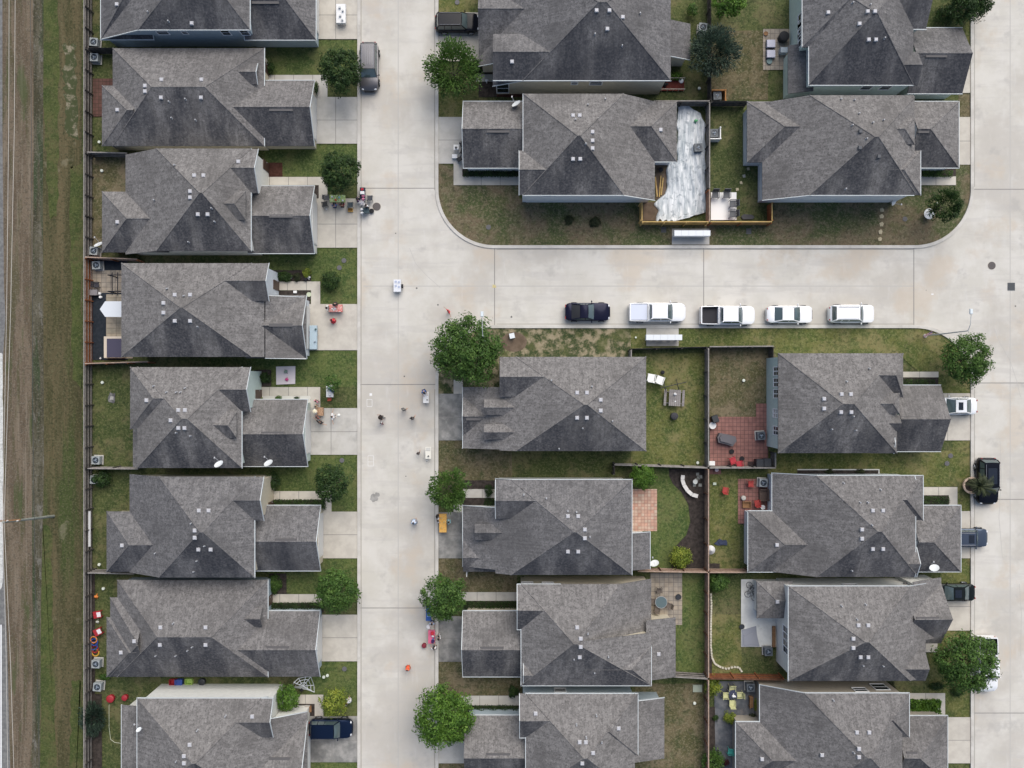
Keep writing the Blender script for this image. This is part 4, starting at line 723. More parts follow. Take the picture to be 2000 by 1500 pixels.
S(1470, 1400, 8, 'olive', 'grey leaved plant in the corner of the slate patio', 231, .7, .12); S(1478, 1376, 6, 'yellow', 'small plant beside the wooden patio bench', 232, .7, .12, ry=14); S(1112, 430, 9, 'olive', 'left scrubby tuft on the dry corner lawn', 233, .4, .12); S(1162, 434, 11, 'olive', 'right scrubby tuft on the dry corner lawn', 234, .4, .12)
S(1418, 1489, 6, 'purple', 'dark red plant below the turquoise chair', 235, .7, .13); S(1870, 1351, 11, 'dark', 'dark low plant in a stone ring at the foot of the broad tree', 236, .6, .13); S(205, 1322, 12, 'mid', 'tangled low shrub between the two lower left condensers', 237, .7, .13, ry=6)
S(1830, 1340, 16, 'dark', 'shaded shrub below the broad tree beside the rear wall', 238, .7, .14, ry=8); S(1742, 1338, 7, 'olive', 'small plant beside the porch of the tan house', 239, .8, .12); S(1778, 1118, 12, 'dark', 'dark shrub in the gap below the satellite dish garage', 240, .8, .14, ry=5); S(1620, 921, 8, 'olive', 'left plant in the white edged bed', 241, .4, .12, ry=5); S(1680, 921, 9, 'olive', 'right plant in the white edged bed', 242, .4, .12, ry=5)
H = hedge
H(523, 976, 631, 988, 'dark', 'long clipped dark hedge beside the tan walk', 301); H(523, 1178, 630, 1194, 'dark', 'long dark hedge in the shade beside the leafy tree', 302); H(904, 331, 1011, 344, 'dark', 'dark hedge along the garage of the corner house', 303); H(905, 1176, 1015, 1194, 'dark', 'shaded hedge above the stained drive with the pink stall', 304)
H(915, 1380, 1012, 1396, 'dark', 'shaded hedge behind a scalloped stone edge', 305); H(1800, 331, 1865, 344, 'mid', 'hedge beside the garage below the upper right houses', 306); H(1766, 740, 1830, 751, 'dark', 'dark hedge in the pale framed bed beside the corner tree', 307); H(1804, 970, 1858, 985, 'dark', 'rounded clipped hedge beside the potted palm', 308); H(1779, 1370, 1841, 1396, 'bright', 'bright green leafy hedge near the broad tree', 309, .9, .22); H(945, 974, 967, 993, 'dark', 'short hedge in the dark bed below the front walk', 310)
# potted palm
xp, yp = G(1893, 947, 0); root = thing('palm_tree', 'shaggy palm in a pale round planter leaning over the black SUV', 'palm', (xp, yp, 0)); g = MB()
PT = P(1912, 950, 3.0)-Vector((xp, yp, 0)); g.bar((0, 0, .1), PT, .3, n=10, w2=.2); g.build('trunk', BARK, root)
m = MB(); m.cyl(0, 0, 0, .92, .5, 24, 1.0); m.cyl(0, 0, .5, 1.0, .02, 24, .75)
m = MB(); n = 28
for r0, z0, r1, z1 in [(.78, .0, .92, .5), (.92, .5, .72, .5), (.72, .5, .66, .28)]:
    m.add([(math.cos(6.2832*i/n)*r, math.sin(6.2832*i/n)*r, z) for r, z in ((r0, z0), (r1, z1)) for i in range(n)], [(i, (i+1) % n, n+(i+1) % n, n+i) for i in range(n)])
m.build('planter', mat('planter_clay', (.55, .42, .33), .8), root); m = MB(); m.cyl(0, 0, .2, .68, .08, 20); m.build('soil', MULCH, root)
fr = MB(); rr = random.Random(4)
for i in range(46):
    a = rr.uniform(0, 6.283); el = rr.uniform(-.3, 1.1); L = rr.uniform(1.0, 1.7); d = Vector((math.cos(a)*math.cos(el)+.45, math.sin(a)*math.cos(el), math.sin(el))); pts = [PT+d*(L*t)-Vector((0, 0, .55*L*t*t)) for t in (0, .25, .5, .75, 1)]
    side = d.cross(Vector((0, 0, 1))).normalized()
    for p, q in zip(pts[:-1], pts[1:]):
        for s in (-1, 1):
            for k in range(4):
                b = p.lerp(q, k/4); e = b+side*(s*.2)+(q-p).normalized()*.3-Vector((0, 0, .12)); w_ = (q-p).normalized()*.045; fr.add([b-w_, b+w_, e], [(0, 1, 2)])
fr.build('frond', LEAF['olive'], root)
# ------------------------------------------------------------------ vehicles
SROOF = mat('sunroof_glass', (.012, .016, .024), .06, spec=.6); TYRE = mat('tyre_rubber', (.018, .018, .018), .85); RIM = mat('wheel_rim', (.45, .46, .48), .3, .9); CGLASS = mat('car_glass', (.075, .105, .11), .06, spec=.9)
LAMPW = mat('headlight_lens', (.7, .72, .75), .1); LAMPR = mat('tail_light_red', (.35, .015, .015), .2); BLK = mat('black_plastic', (.02, .02, .022), .5)
SPEC = dict( # L, W, belt, roof z, hood z, nose z, deck z, windscreen base/top x, rear glass top/base x
    sedan=(4.85, 1.86, .93, 1.46, .98, .74, 1.02, .98, .22, -.98, -1.72), coupe=(4.85, 1.92, .93, 1.38, 1.0, .76, 1.02, .62, -.02, -.85, -1.75), suv=(4.85, 1.95, 1.06, 1.74, 1.10, .86, 1.10, 1.08, .52, -1.98, -2.22), van=(5.2, 2.0, 1.08, 1.76, 1.10, .84, 1.10, 1.25, .55, -2.05, -2.36), pickup=(5.9, 2.02, 1.15, 1.88, 1.22, .98, 1.18, 1.50, .90, -.72, -.86))
def car(px, py, heading, kind, paint, label, name, L=None, cover=None, liner=False, rails=False, sunroof=None, z=.1, cat='car', rear_dark=False, stripes=False, fat=1.0):
    Ls, Wd, belt, zr, zh, zn, zd, wb, wt, rt, rb = SPEC[kind]; s = (L or Ls)/Ls; L = Ls*s; wb, wt, rt, rb = wb*s, wt*s, rt*s, rb*s; Wd *= fat
    x, y = G(px, py, .9); root = thing(name, label, cat, (x, y, z), R(heading))
    hw0 = Wd/2; bed = kind == 'pickup'; st = []
    xs = [-.5, -.49, -.465, -.42, -.36, -.28, -.19, -.165, -.16, -.08, 0, .1, .2, .3, .38, .43, .465, .487, .5]
    for f in xs:
        xx = f*L; e = abs(f)*2; taper = 1.0-.055*max(0, (f-.1)/.4)**2-.035*max(0, (-f-.1)/.4)**2; nose = max(0.0, (e-.80)/.20); hw = hw0*taper*(1-(.40 if f > 0 else (.28 if not bed else .05))*nose**2.4)
        if xx > wb: t = (xx-wb)/(L/2-wb); zt = zh+(zn-zh)*t**2.2
        elif xx < rb and not bed: t = (xx-rb)/(-L/2-rb); zt = zd-.12*t**2
        else: zt = belt+.02
        zt -= (.16 if f > 0 else .06)*nose**3
        zs = min(zt-.03, belt-.03) if not (bed and f < -.165) else belt
        st.append((xx, hw, zt, zs, bed and f < -.165))
    m = MB(); prof = lambda hw, zt, zs, inbed: ([(0, .72), (.4*hw, .72), (.895*hw, .72), (.90*hw, zs+.05), (.985*hw, zs+.04), (hw, zs-.10), (1.0*hw, .55), (.96*hw, .34), (.90*hw, .22)] if inbed else [(0, zt), (.42*hw, zt-.004), (.80*hw, zt-.028), (.90*hw, min(zt-.05, zs+.03)), (.975*hw, zs-.03), (hw, zs-.22), (1.0*hw, .52), (.96*hw, .34), (.90*hw, .22)])
    rows = []
    for (xx, hw, zt, zs, ib) in st:
        pr = prof(hw, zt, zs, ib); rows.append([(xx, -a, b) for a, b in reversed(pr)]+[(xx, a, b) for a, b in pr[1:]])
    n = len(rows[0]); vs = [p for r in rows for p in r]
    fs = [(i*n+j, (i+1)*n+j, (i+1)*n+j+1, i*n+j+1) for i in range(len(rows)-1) for j in range(n-1)]
    if bed: fs.append(tuple(range(n-1, -1, -1)))
    else: fs.append(tuple(range(n-1, -1, -1)))
    fs.append(tuple((len(rows)-1)*n+j for j in range(n))); m.add(vs, fs)
    if bed: m.box(-L/2+.06, 0, .6, .1, Wd*.86, belt-.56); m.box(-.178*L, 0, .6, .08, Wd*.86, belt-.56)
    # roof skin and pillars share the body
    wbw, wrw = hw0*.90, hw0*.72
    m.patch((rt, -wrw, zr-.02), (wt, -wrw, zr-.02), (wt, wrw, zr-.02), (rt, wrw, zr-.02), 10, 8, .045); 
    m.patch((rt, wrw, zr-.02), (wt, wrw, zr-.02), (wt, wrw+.04, zr-.09), (rt, wrw+.04, zr-.09), 6, 1); m.patch((wt, -wrw, zr-.02), (rt, -wrw, zr-.02), (rt, -wrw-.04, zr-.09), (wt, -wrw-.04, zr-.09), 6, 1)
    for sd in (-1, 1):
        m.bar((wb, sd*wbw*.97, belt), (wt, sd*(wrw+.01), zr-.03), .085); m.bar((rb, sd*wbw*.95, belt), (rt, sd*(wrw+.01), zr-.03), .14 if kind in ('suv', 'van', 'pickup') else .12); xm = (wt+rt)/2+.12; m.bar((xm+.05, sd*wbw*.995, belt), (xm, sd*(wrw+.035), zr-.07), .06)
        if kind in ('suv', 'van'): xm = rt+.62; m.bar((xm-.02, sd*wbw*.995, belt), (xm, sd*(wrw+.035), zr-.07), .07)
    body = m.build('body', paint, root, True)
    md = body.modifiers.new('edge', 'EDGE_SPLIT'); md.split_angle = R(38)
    # glass
    g = MB(); g.patch((wb, -wbw*.93, belt+.01), (wb, wbw*.93, belt+.01), (wt+.02, wrw*.95, zr-.035), (wt+.02, -wrw*.95, zr-.035), 10, 5, .10); g.build('windscreen', CGLASS, root, True)
    g = MB(); g.patch((rb, wbw*.88, belt+.02), (rb, -wbw*.88, belt+.02), (rt-.02, -wrw*.92, zr-.035), (rt-.02, wrw*.92, zr-.035), 10, 5, .05); g.build('rear_window', BLK if rear_dark else CGLASS, root, True)
    for sd in (-1, 1):
        g = MB(); q = [(rb+.10, sd*wbw*.98, belt), (wb-.16, sd*wbw*.98, belt), (wt-.02, sd*(wrw+.025), zr-.085), (rt+.04, sd*(wrw+.025), zr-.085)]
        if sd > 0: q = [q[1], q[0], q[3], q[2]]
        g.patch(*q, 4, 3, .02); g.build('side_window', CGLASS, root, True)
        g = MB(); g.ball((wb-.22, sd*(hw0+.11), belt+.06), .12, 0, 10, 6, (.6, 1, .75)); g.bar((wb-.2, sd*hw0*.9, belt), (wb-.22, sd*(hw0+.05), belt+.04), .05); g.build('wing_mirror', paint if paint.name != 'x' else BLK, root, True)
        e = st[-3]; g = MB(); g.ball((e[0]-.02, sd*e[1]*.80, e[2]-.10), .16, 0, 12, 8, (.75, 1.05, .55)); g.build('headlight', LAMPW, root, True)
        e = st[1]; g = MB(); g.box(e[0]-.03, sd*e[1]*.86, .74, .06, .16 if kind != 'coupe' else .3, .2); g.build('tail_light', LAMPR, root)
        for fx in (.31, -.30):
            w_ = MB(); r_ = .34 if kind in ('sedan', 'coupe') else .385; wx = fx*L; yy = sd*(hw0-.06)
            nn = 24; o = []
            for yo, rad in ((-.12, r_), (.10, r_), (.125, r_*.94), (.125, r_*.66)):
                o.append([(wx+math.cos(6.2832*i/nn)*rad, yy+sd*yo, r_+math.sin(6.2832*i/nn)*rad) for i in range(nn)])
            w_.add([p for r in o for p in r], [(k*nn+i, k*nn+(i+1) % nn, (k+1)*nn+(i+1) % nn, (k+1)*nn+i) for k in range(3) for i in range(nn)]); wo = w_.build('wheel', TYRE, root, True)
            w_ = MB()
            for i in range(5):
                a = i*1.2566; w_.bar((wx, yy+sd*.115, r_), (wx+math.cos(a)*r_*.66, yy+sd*.115, r_+math.sin(a)*r_*.66), .07)
            w_.ball((wx, yy+sd*.1, r_), .09, 0, 8, 6); w_.build('rim', RIM, wo)
    g = MB(); g.box(L/2-.03, 0, .42, .06, Wd*.5, .2); g.build('grille', BLK, root)
    if bed and not cover: g = MB(); g.box(-.335*L, 0, .725, .30*L, Wd*.86, .015); [g.box(-.335*L, k*Wd*.432, .74, .30*L, .015, belt-.72) for k in (-1, 1)]; g.build('bed_liner', mat('bed_liner_black', (.012, .012, .018), .7) if liner else mat('bed_liner_grey', (.05, .05, .055), .7), root)
    if cover: g = MB(); g.box(-.338*L, 0, belt-.02, .295*L, Wd*.83, .05, taper=.985); g.build('bed_cover', cover, root)
    if rails:
        for sd in (-1, 1): g = MB(); g.bar((rt+.15, sd*wrw*.9, zr+.05), (wt-.15, sd*wrw*.9, zr+.05), .045); g.bar((rt+.2, sd*wrw*.9, zr-.03), (rt+.2, sd*wrw*.9, zr+.05), .04); g.bar((wt-.2, sd*wrw*.9, zr-.03), (wt-.2, sd*wrw*.9, zr+.05), .04); g.build('roof_rail', mat('roof_rail_alloy', (.4, .4, .42), .35, .8), root)
    if sunroof: g = MB(); g.patch((sunroof[0], -wrw*.62, zr+.026), (sunroof[1], -wrw*.62, zr+.026), (sunroof[1], wrw*.62, zr+.026), (sunroof[0], wrw*.62, zr+.026), 4, 4, .014); g.build('sunroof', SROOF, root, True)
    if stripes:
        g = MB()
        for k in range(7): g.box((rt+wt)/2-.1, (k-3)*wrw*.26, zr+.012+.02*(1-abs(k-3)/3), (wt-rt)*.78, .022, .02)
        g.build('roof_rib', mat('roof_rib_grey', (.3, .3, .31), .4), root)
    return root
def paint(n, c, metal=.0, rough=.28): return mat('paint_'+n, c, rough, metal, coat=1.0 if c[1] > .3 else .06, spec=.5 if c[1] > .3 else .14)
WHITE = paint('white', (.80, .81, .82)); BLACK = paint('black', (.006, .007, .012), 0, .18)
car(721, 130, -90, 'van', paint('bronze_grey', (.135, .132, .14), .6, .3), 'dark silver SUV with ribbed roof parked beside a dark round tree', 'parked_car', L=5.2, stripes=True, rails=True)
car(893, 44, 0, 'suv', BLACK, 'black wagon on the drive at the top with its tail over the kerb', 'parked_car', L=4.75, rails=True)
car(1148, 609, 0, 'coupe', paint('deep_blue_black', (.012, .013, .03), .3, .15), 'blue black coupe, leftmost of the cars along the cross street', 'parked_car', L=4.85, rear_dark=True, fat=1.02)
car(1284, 610, 0, 'pickup', WHITE, 'white pickup with a pale cover over its bed', 'pickup_truck', L=6.05, cover=mat('bed_cover_pale', (.58, .62, .72), .5), cat='pickup')
car(1421, 616, 0, 'pickup', WHITE, 'white pickup with an open black lined bed', 'pickup_truck', L=5.85, liner=True, cat='pickup')
car(1543, 614, 0, 'sedan', WHITE, 'white low sedan with dark rear glass behind the open bed pickup', 'parked_car', L=4.95)
car(1664, 613, 0, 'suv', WHITE, 'white SUV with roof rails, rightmost of the cars along the cross street', 'parked_car', L=4.85, rails=True)
car(1865, 793, 180, 'sedan', WHITE, 'white sedan with a dark sunroof on the drive by the corner tree', 'parked_car', L=4.7, sunroof=(-.55, -.05))
car(1929, 940, -90, 'suv', BLACK, 'black SUV on the street beneath the leaning palm', 'parked_car', L=5.0, rails=True, sunroof=(-1.5, .2), fat=1.1)
car(1889, 1050, 0, 'suv', paint('slate_blue', (.075, .095, .13), .5, .25), 'slate blue SUV nosing onto the right hand street', 'parked_car', L=4.5, rails=True, sunroof=(-.35, .25))
car(1861, 1157, 180, 'sedan', paint('black_green', (.014, .018, .018), .3, .15), 'black sedan on the drive above the broad tree', 'parked_car', L=4.7, sunroof=(-.6, .1))
car(1928, 1297, -90, 'pickup', WHITE, 'white pickup half hidden under the broad tree', 'pickup_truck', L=5.9, liner=True, cat='pickup')
car(646, 1423, 0, 'suv', paint('navy_blue', (.010, .020, .048), .5, .25), 'dark blue hatchback on the stained drive at the lower left', 'parked_car', L=4.6, fat=1.02)

# ------------------------------------------------------------------ people
def skin_mesh(name, joints, links, m):
    """one continuous surface grown over a skeleton; joints = {key: (x, y, z, rx, ry)}"""
    ks = list(joints); me = bpy.data.meshes.new(name); me.from_pydata([joints[k][:3] for k in ks], [(ks.index(a), ks.index(b)) for a, b in links], [])
    o = bpy.data.objects.new('skin_work', me); COL.objects.link(o); md = o.modifiers.new('Skin', 'SKIN'); md.use_smooth_shade = True
    sv = me.skin_vertices[0].data
    for i, k in enumerate(ks): sv[i].radius = joints[k][3:5]; sv[i].use_root = (i == 0)
    sd = o.modifiers.new('Sub', 'SUBSURF'); sd.levels = 1; sd.render_levels = 1
    dg = bpy.context.evaluated_depsgraph_get(); out = bpy.data.meshes.new_from_object(o.evaluated_get(dg)); out.name = name
    bpy.data.objects.remove(o); bpy.data.meshes.remove(me); out.materials.clear(); out.materials.append(m)
    out.polygons.foreach_set('use_smooth', [True]*len(out.polygons)); return out
def pose(kind):
    """facing +Y; x is to the person's side"""
    sit = kind == 'sit'; dz = -.42 if sit else 0
    J = dict(pelvis=(0, 0, .95+dz, .15, .11), waist=(0, .01, 1.1+dz, .135, .10), chest=(0, .02 if kind != 'lean' else .12, 1.32+dz, .16, .11), neck=(0, .03 if kind != 'lean' else .2, 1.48+dz, .055, .055), head=(0, .05 if kind != 'lean' else .25, 1.60+dz, .078, .088), crown=(0, .045 if kind != 'lean' else .26, 1.70+dz, .06, .068))
    hx, hy, hz = J['head'][:3]; J['nose'] = (0, hy+.105, hz-.005, .018, .018); J['chin'] = (0, hy+.06, hz-.075, .035, .035)
    for s, n in ((-1, 'l'), (1, 'r')):
        cy, cz = J['chest'][1], J['chest'][2]; J['ear'+n] = (s*.088, hy, hz, .014, .02)
        sh = Vector((s*.19, cy, cz+.08))
        if kind == 'walk': el = sh+Vector((s*.05, s*.14, -.26)); wr = el+Vector((0, s*.12+.10, -.2))
        elif kind in ('reach', 'lean', 'sit'): el = sh+Vector((s*.07, .12, -.24)); wr = el+Vector((-s*.05, .24, .02 if kind == 'reach' else -.02))
        elif kind == 'wide': el = sh+Vector((s*.25, .05, -.08)); wr = el+Vector((s*.24, .06, .02))
        else: el = sh+Vector((s*.06, -.02, -.28)); wr = el+Vector((0, .09, -.24))
        J['sh'+n] = (*sh, .062, .062); J['el'+n] = (*el, .043, .043); J['wr'+n] = (*wr, .027, .03)
        d = (wr-el).normalized(); pl = wr+d*.08; J['pa'+n] = (*pl, .036, .022); side = Vector((d.y, -d.x, 0)); side = side.normalized() if side.length > .01 else Vector((0, 1, 0))
        if abs(d.z) > .8: side = Vector((0, 1, 0))
        for k, (off, ln) in enumerate(((-.028, .062), (-.010, .075), (.010, .07), (.028, .055))):
            a = pl+d*.035+side*off; J['f%d%s' % (k, n)] = (*a, .0095, .0095); b = a+d*ln*.55; J['g%d%s' % (k, n)] = (*b, .0085, .0085); c = b+d*ln*.4+Vector((0, 0, -.018)); J['h%d%s' % (k, n)] = (*c, .007, .007)
        a = wr+d*.05-side*.035; J['t0'+n] = (*a, .011, .011); b = a+d*.035-side*.022; J['t1'+n] = (*b, .009, .009)
        hp = Vector((s*.095, 0, .90+dz))
        if sit: kn = hp+Vector((s*.03, .42, .02)); an = kn+Vector((0, .02, -.42))
        elif kind == 'walk': kn = hp+Vector((0, .10 if s > 0 else -.02, -.42)); an = kn+Vector((0, .06 if s > 0 else -.26, -.38 if s > 0 else -.33))
        else: kn = hp+Vector((s*.015, .02, -.42)); an = kn+Vector((s*.01, -.01, -.40))
        J['hp'+n] = (*hp, .085, .085); J['kn'+n] = (*kn, .058, .058); J['an'+n] = (*an, .038, .038); J['to'+n] = (an.x+s*.02, an.y+.15, max(.035, an.z-.045), .042, .032)
    E = [('pelvis', 'waist'), ('waist', 'chest'), ('chest', 'neck'), ('neck', 'head'), ('head', 'crown'), ('head', 'nose'), ('head', 'chin')]
    for n in 'lr':
        E += [('head', 'ear'+n), ('chest', 'sh'+n), ('sh'+n, 'el'+n), ('el'+n, 'wr'+n), ('wr'+n, 'pa'+n), ('wr'+n, 't0'+n), ('t0'+n, 't1'+n), ('pelvis', 'hp'+n), ('hp'+n, 'kn'+n), ('kn'+n, 'an'+n), ('an'+n, 'to'+n)]
        for k in range(4): E += [('pa'+n, 'f%d%s' % (k, n)), ('f%d%s' % (k, n), 'g%d%s' % (k, n)), ('g%d%s' % (k, n), 'h%d%s' % (k, n))]
    return J, E
SKIN = mat('skin', (.42, .25, .17), .6)
_pose = {}
def pose_meshes(kind):
    if kind in _pose: return _pose[kind]
    J, E = pose(kind); body = skin_mesh('body', J, E, SKIN)
    def grow(keys, d): return {k: (*J[k][:3], J[k][3]+d, J[k][4]+d) for k in keys}
    K = ['pelvis', 'waist', 'chest', 'shl', 'shr']; S_ = grow(K, .022)
    for n in 'lr':
        a, b = Vector(J['sh'+n][:3]), Vector(J['el'+n][:3]); S_['sl'+n] = (*a.lerp(b, .8), .068, .068)
    shirt = skin_mesh('shirt', S_, [('pelvis', 'waist'), ('waist', 'chest'), ('chest', 'shl'), ('chest', 'shr'), ('shl', 'sll'), ('shr', 'slr')], SKIN)
    T_ = grow(['pelvis', 'hpl', 'hpr', 'knl', 'knr', 'anl', 'anr'], .018)
    tr = skin_mesh('trousers', T_, [('pelvis', 'hpl'), ('pelvis', 'hpr'), ('hpl', 'knl'), ('hpr', 'knr'), ('knl', 'anl'), ('knr', 'anr')], SKIN)
    hb = MB(); hx, hy, hz = J['head'][:3]; hb.ball((0, hy-.018, hz+.045), .112, 0, 16, 10, (.92, 1.0, 1.0), -.25); hair = hb.mesh('hair', SKIN, True)
    lb = MB(); lb.ball((0, hy-.02, hz+.03), .135, 0, 16, 10, (1, 1, 1), -.9); lb.ball((0, hy-.09, hz-.12), .11, 0, 12, 8, (1, .6, 1.3)); big = lb.mesh('hair', SKIN, True)
    _pose[kind] = (body, shirt, tr, hair, big); return _pose[kind]
def cloth(n, c): return mat('cloth_'+n, c, .9)
HB = mat('hair_black', (.012, .010, .010), .6); HBR = mat('hair_brown', (.05, .025, .015), .6)
def person(px, py, face, kind, shirt, tr, hair, label, k=1.0, long_hair=False, hat=None, z=.1, dress=None):
    b, s, t, h, lh = pose_meshes(kind); x, y = G(px, py, 1.2*k); root = link('person', b, None, (x, y, z), R(face-90)); root.scale = (k, k, k); tag(root, label, 'person', 'people at the street stalls')
    for nm, me, m in (('shirt', s, shirt), ('trousers', t, tr), ('hair', lh if long_hair else h, hair)):
        o = link(nm, me, root); o.material_slots[0].link = 'OBJECT'; o.material_slots[0].material = m
    J, _ = pose(kind); hx, hy, hz = J['head'][:3]
    if hat: m = MB(); m.cyl(0, hy-.01, hz+.06, .22, .02, 20); m.cyl(0, hy-.01, hz+.06, .115, .11, 16, .1); m.build('hat', hat, root)
    if dress: m = MB(); m.cyl(0, 0, .45, .34, .55, 18, .16); m.build('skirt', dress, root, True)
    return root
NAVY, BLUE, RED, WHT, TEAL, PINK, GREY, DRED, TAN, BLKC, ORG, PALE = [cloth(n, c) for n, c in dict(navy=(.02, .03, .07), blue=(.06, .13, .34), red=(.55, .03, .05), white=(.75, .75, .75), teal=(.30, .52, .55), pink=(.62, .22, .33), grey=(.10, .10, .10), dark_red=(.16, .02, .03), tan=(.42, .30, .2), black=(.015, .015, .018), orange=(.75, .11, .04), pale_blue=(.5, .6, .75)).items()]
PURP = cloth('purple', (.05, .02, .09))
# face: direction in degrees, 0 = right, 90 = up in the photograph
person(652, 401, 95, 'sit', BLUE, NAVY, HB, 'person in a blue top sitting below the lime green stall')
person(667, 400, 90, 'sit', DRED, BLKC, HBR, 'person in dark red sitting below the lime green stall')
person(697, 389, 20, 'sit', PURP, BLKC, HB, 'person in dark purple sitting left of the long navy table', long_hair=True)
person(716, 402, 250, 'stand', WHT, BLKC, HB, 'person in white with dark hair between the two kerbside tables')
person(639, 602, 0, 'reach', WHT, GREY, HB, 'person in white at the left end of the red and white table', long_hair=True)
person(655, 592.5, -90, 'lean', BLKC, BLKC, HB, 'dark haired person behind the red and white table', long_hair=True)
person(649, 626, 60, 'walk', RED, DRED, HB, 'person in bright red below the red and white table', .9, dress=RED)
person(618, 784, 60, 'stand', PINK, GREY, HBR, 'person in pink at the top of the driveway group', .9)
person(617, 794, 0, 'stand', TAN, TAN, HB, 'dark haired person in tan in the driveway group', .8)
person(616.5, 803, 20, 'stand', PALE, TAN, HBR, 'person in a broad cream hat in the driveway group', 1, hat=cloth('cream', (.72, .66, .5)))
person(620, 815, 40, 'stand', DRED, GREY, HBR, 'person with dark red hair in the driveway group', .95, long_hair=True)
person(624.5, 825, 60, 'wide', BLKC, BLKC, HB, 'person all in black at the bottom of the driveway group')
person(649, 813.5, 0, 'wide', WHT, WHT, HB, 'person in white holding a white balloon on the pale driveway')
person(745, 815, 180, 'walk', BLKC, GREY, HB, 'person in black with full dark hair walking in the street', 1.05, long_hair=True, hat=cloth('brown_black', (.025, .016, .012)))
person(745, 826.5, 150, 'walk', WHT, DRED, HBR, 'child in white and dark red beside the dark hatted walker', .72)
person(788, 800, 45, 'walk', GREY, GREY, cloth('ash', (.2, .2, .18)), 'person in grey walking mid street, upper of two', .9)
person(805, 817, 75, 'walk', GREY, BLKC, HB, 'person in dark grey walking mid street, lower of two', .9)
person(817, 885.5, 90, 'walk', GREY, BLKC, HBR, 'person in dark clothes beside the narrow cream table', .75)
person(827.5, 763, -70, 'lean', BLUE, NAVY, HB, 'person in blue leaning over the white table in the street')
person(808, 1021, 90, 'walk', PALE, WHT, HB, 'person in pale blue walking alone above the pink stall', 1, dress=PALE)
person(855, 1017, 0, 'sit', WHT, GREY, HB, 'person in white sitting left of the orange stall')
person(853.5, 1008, -20, 'stand', BLKC, BLKC, HB, 'person in black at the top left corner of the orange stall', .8, long_hair=True)
person(876.5, 1020, 180, 'sit', TEAL, TEAL, HB, 'person in teal sitting right of the orange stall')
person(844, 1216, -90, 'reach', PALE, NAVY, HB, 'person in a striped pale top between the blue and pink tables')
person(857.5, 1245, 180, 'reach', BLKC, WHT, HB, 'person in black and white right of the pink table')
person(848.5, 1267, 110, 'lean', WHT, BLKC, HB, 'person in white and black at the lower end of the pink table')
person(796, 1307, 80, 'walk', ORG, ORG, HBR, 'person in bright orange red walking alone in the street', .85, dress=ORG)
person(876, 608, 215, 'wide', RED, RED, HBR, 'child in red with arms spread near the corner tree', .8)
person(679, 1372, 150, 'wide', WHT, BLKC, HBR, 'figure in white beside the small yellow green tree', 1, dress=WHT)
# ------------------------------------------------------------------ yard and street things
ACB = mat('condenser_case', (.30, .33, .34), .55); ACD = mat('condenser_case_dark', (.10, .115, .13), .55); ACF = mat('condenser_fan', (.02, .03, .045), .4); ACG = mat('condenser_guard', (.14, .16, .18), .4)
def condenser(px, py, label, dark=False, k=1.0, z=.09):
    x, y = G(px, py, .8); root = thing('condenser_unit', label, 'air conditioner', (x, y, z), R(random.Random(int(px)).uniform(-6, 6))); s = .86*k
    m = MB(); m.box(0, 0, 0, s*1.2, s*1.2, .08); m.build('base_pad', CONCG, root)
    m = MB(); m.box(0, 0, .08, s*.96, s*.96, .66); [m.box(0, 0, .12+i*.08, s*.975, s*.975, .03) for i in range(8)]; n = 24; ins = s*.40; o = s*.5
    sq = [(math.copysign(min(o, abs(o*1.5*math.cos(t))), math.cos(t)), math.copysign(min(o, abs(o*1.5*math.sin(t))), math.sin(t))) for t in [6.2832*i/n for i in range(n)]]
    m.add([(a, b, .78) for a, b in sq]+[(math.cos(6.2832*i/n)*ins, math.sin(6.2832*i/n)*ins, .78) for i in range(n)]+[(a, b, .70) for a, b in sq], [(i, (i+1) % n, n+(i+1) % n, n+i) for i in range(n)]+[(i, 2*n+i, 2*n+(i+1) % n, (i+1) % n) for i in range(n)]); m.build('case', ACD if dark else ACB, root)
    m = MB(); m.cyl(0, 0, .60, ins, .15, n); m.build('fan_well', ACF, root)
    m = MB(); [m.ring(0, 0, .775, ins*f, .016, 20) for f in (.3, .6, .9)]; [m.bar((0, 0, .775), (math.cos(a)*ins, math.sin(a)*ins, .775), .016) for a in (0, 1.57, 3.14, 4.71)]; m.build('guard', ACG, root)
    m = MB()
    for i in range(3): a = i*2.094+px; m.patch((math.cos(a)*.06, math.sin(a)*.06, .765), (math.cos(a+.1)*ins*.6, math.sin(a+.1)*ins*.6, .765), (math.cos(a+.9)*ins*.6, math.sin(a+.9)*ins*.6, .77), (math.cos(a+1.2)*.06, math.sin(a+1.2)*.06, .77), 2, 2)
    m.ball((0, 0, .77), .09, 0, 10, 6); m.build('fan', mat('fan_blade', (.22, .27, .33), .4), root); return root
for a in [(183, 82, 'grey condenser just above the short fence at the upper left'), (184, 112, 'grey condenser just below the short fence at the upper left'), (183, 490, 'grey condenser above the cedar cross fence near a ground dish'), (188, 518, 'pale condenser in the top corner of the black yard'), (187, 899, 'pale condenser in the green yard above its cross fence'), (184, 937, 'condenser half hidden under the dark shrub'), (187, 1297, 'pale condenser below the coloured play rings'), (190, 1342, 'pale condenser beside the red round stools'),
          (1373, 53, 'condenser above the bluish tree at the top fence'), (1401, 187, 'condenser inside the orange timber box', True), (1395, 260, 'condenser inside the white corner screen', True), (1364, 288, 'dark condenser standing in the plastic sheeting', True), (1487, 851, 'condenser on the red patio against the pale green wall', True), (1491, 943, 'pale condenser with a dark fan beside the brown patio sofa'), (1501, 1273, 'condenser below the cluttered slab against the white wall', True), (1466, 1343, 'dark condenser on the slate patio', True)]: condenser(*a)
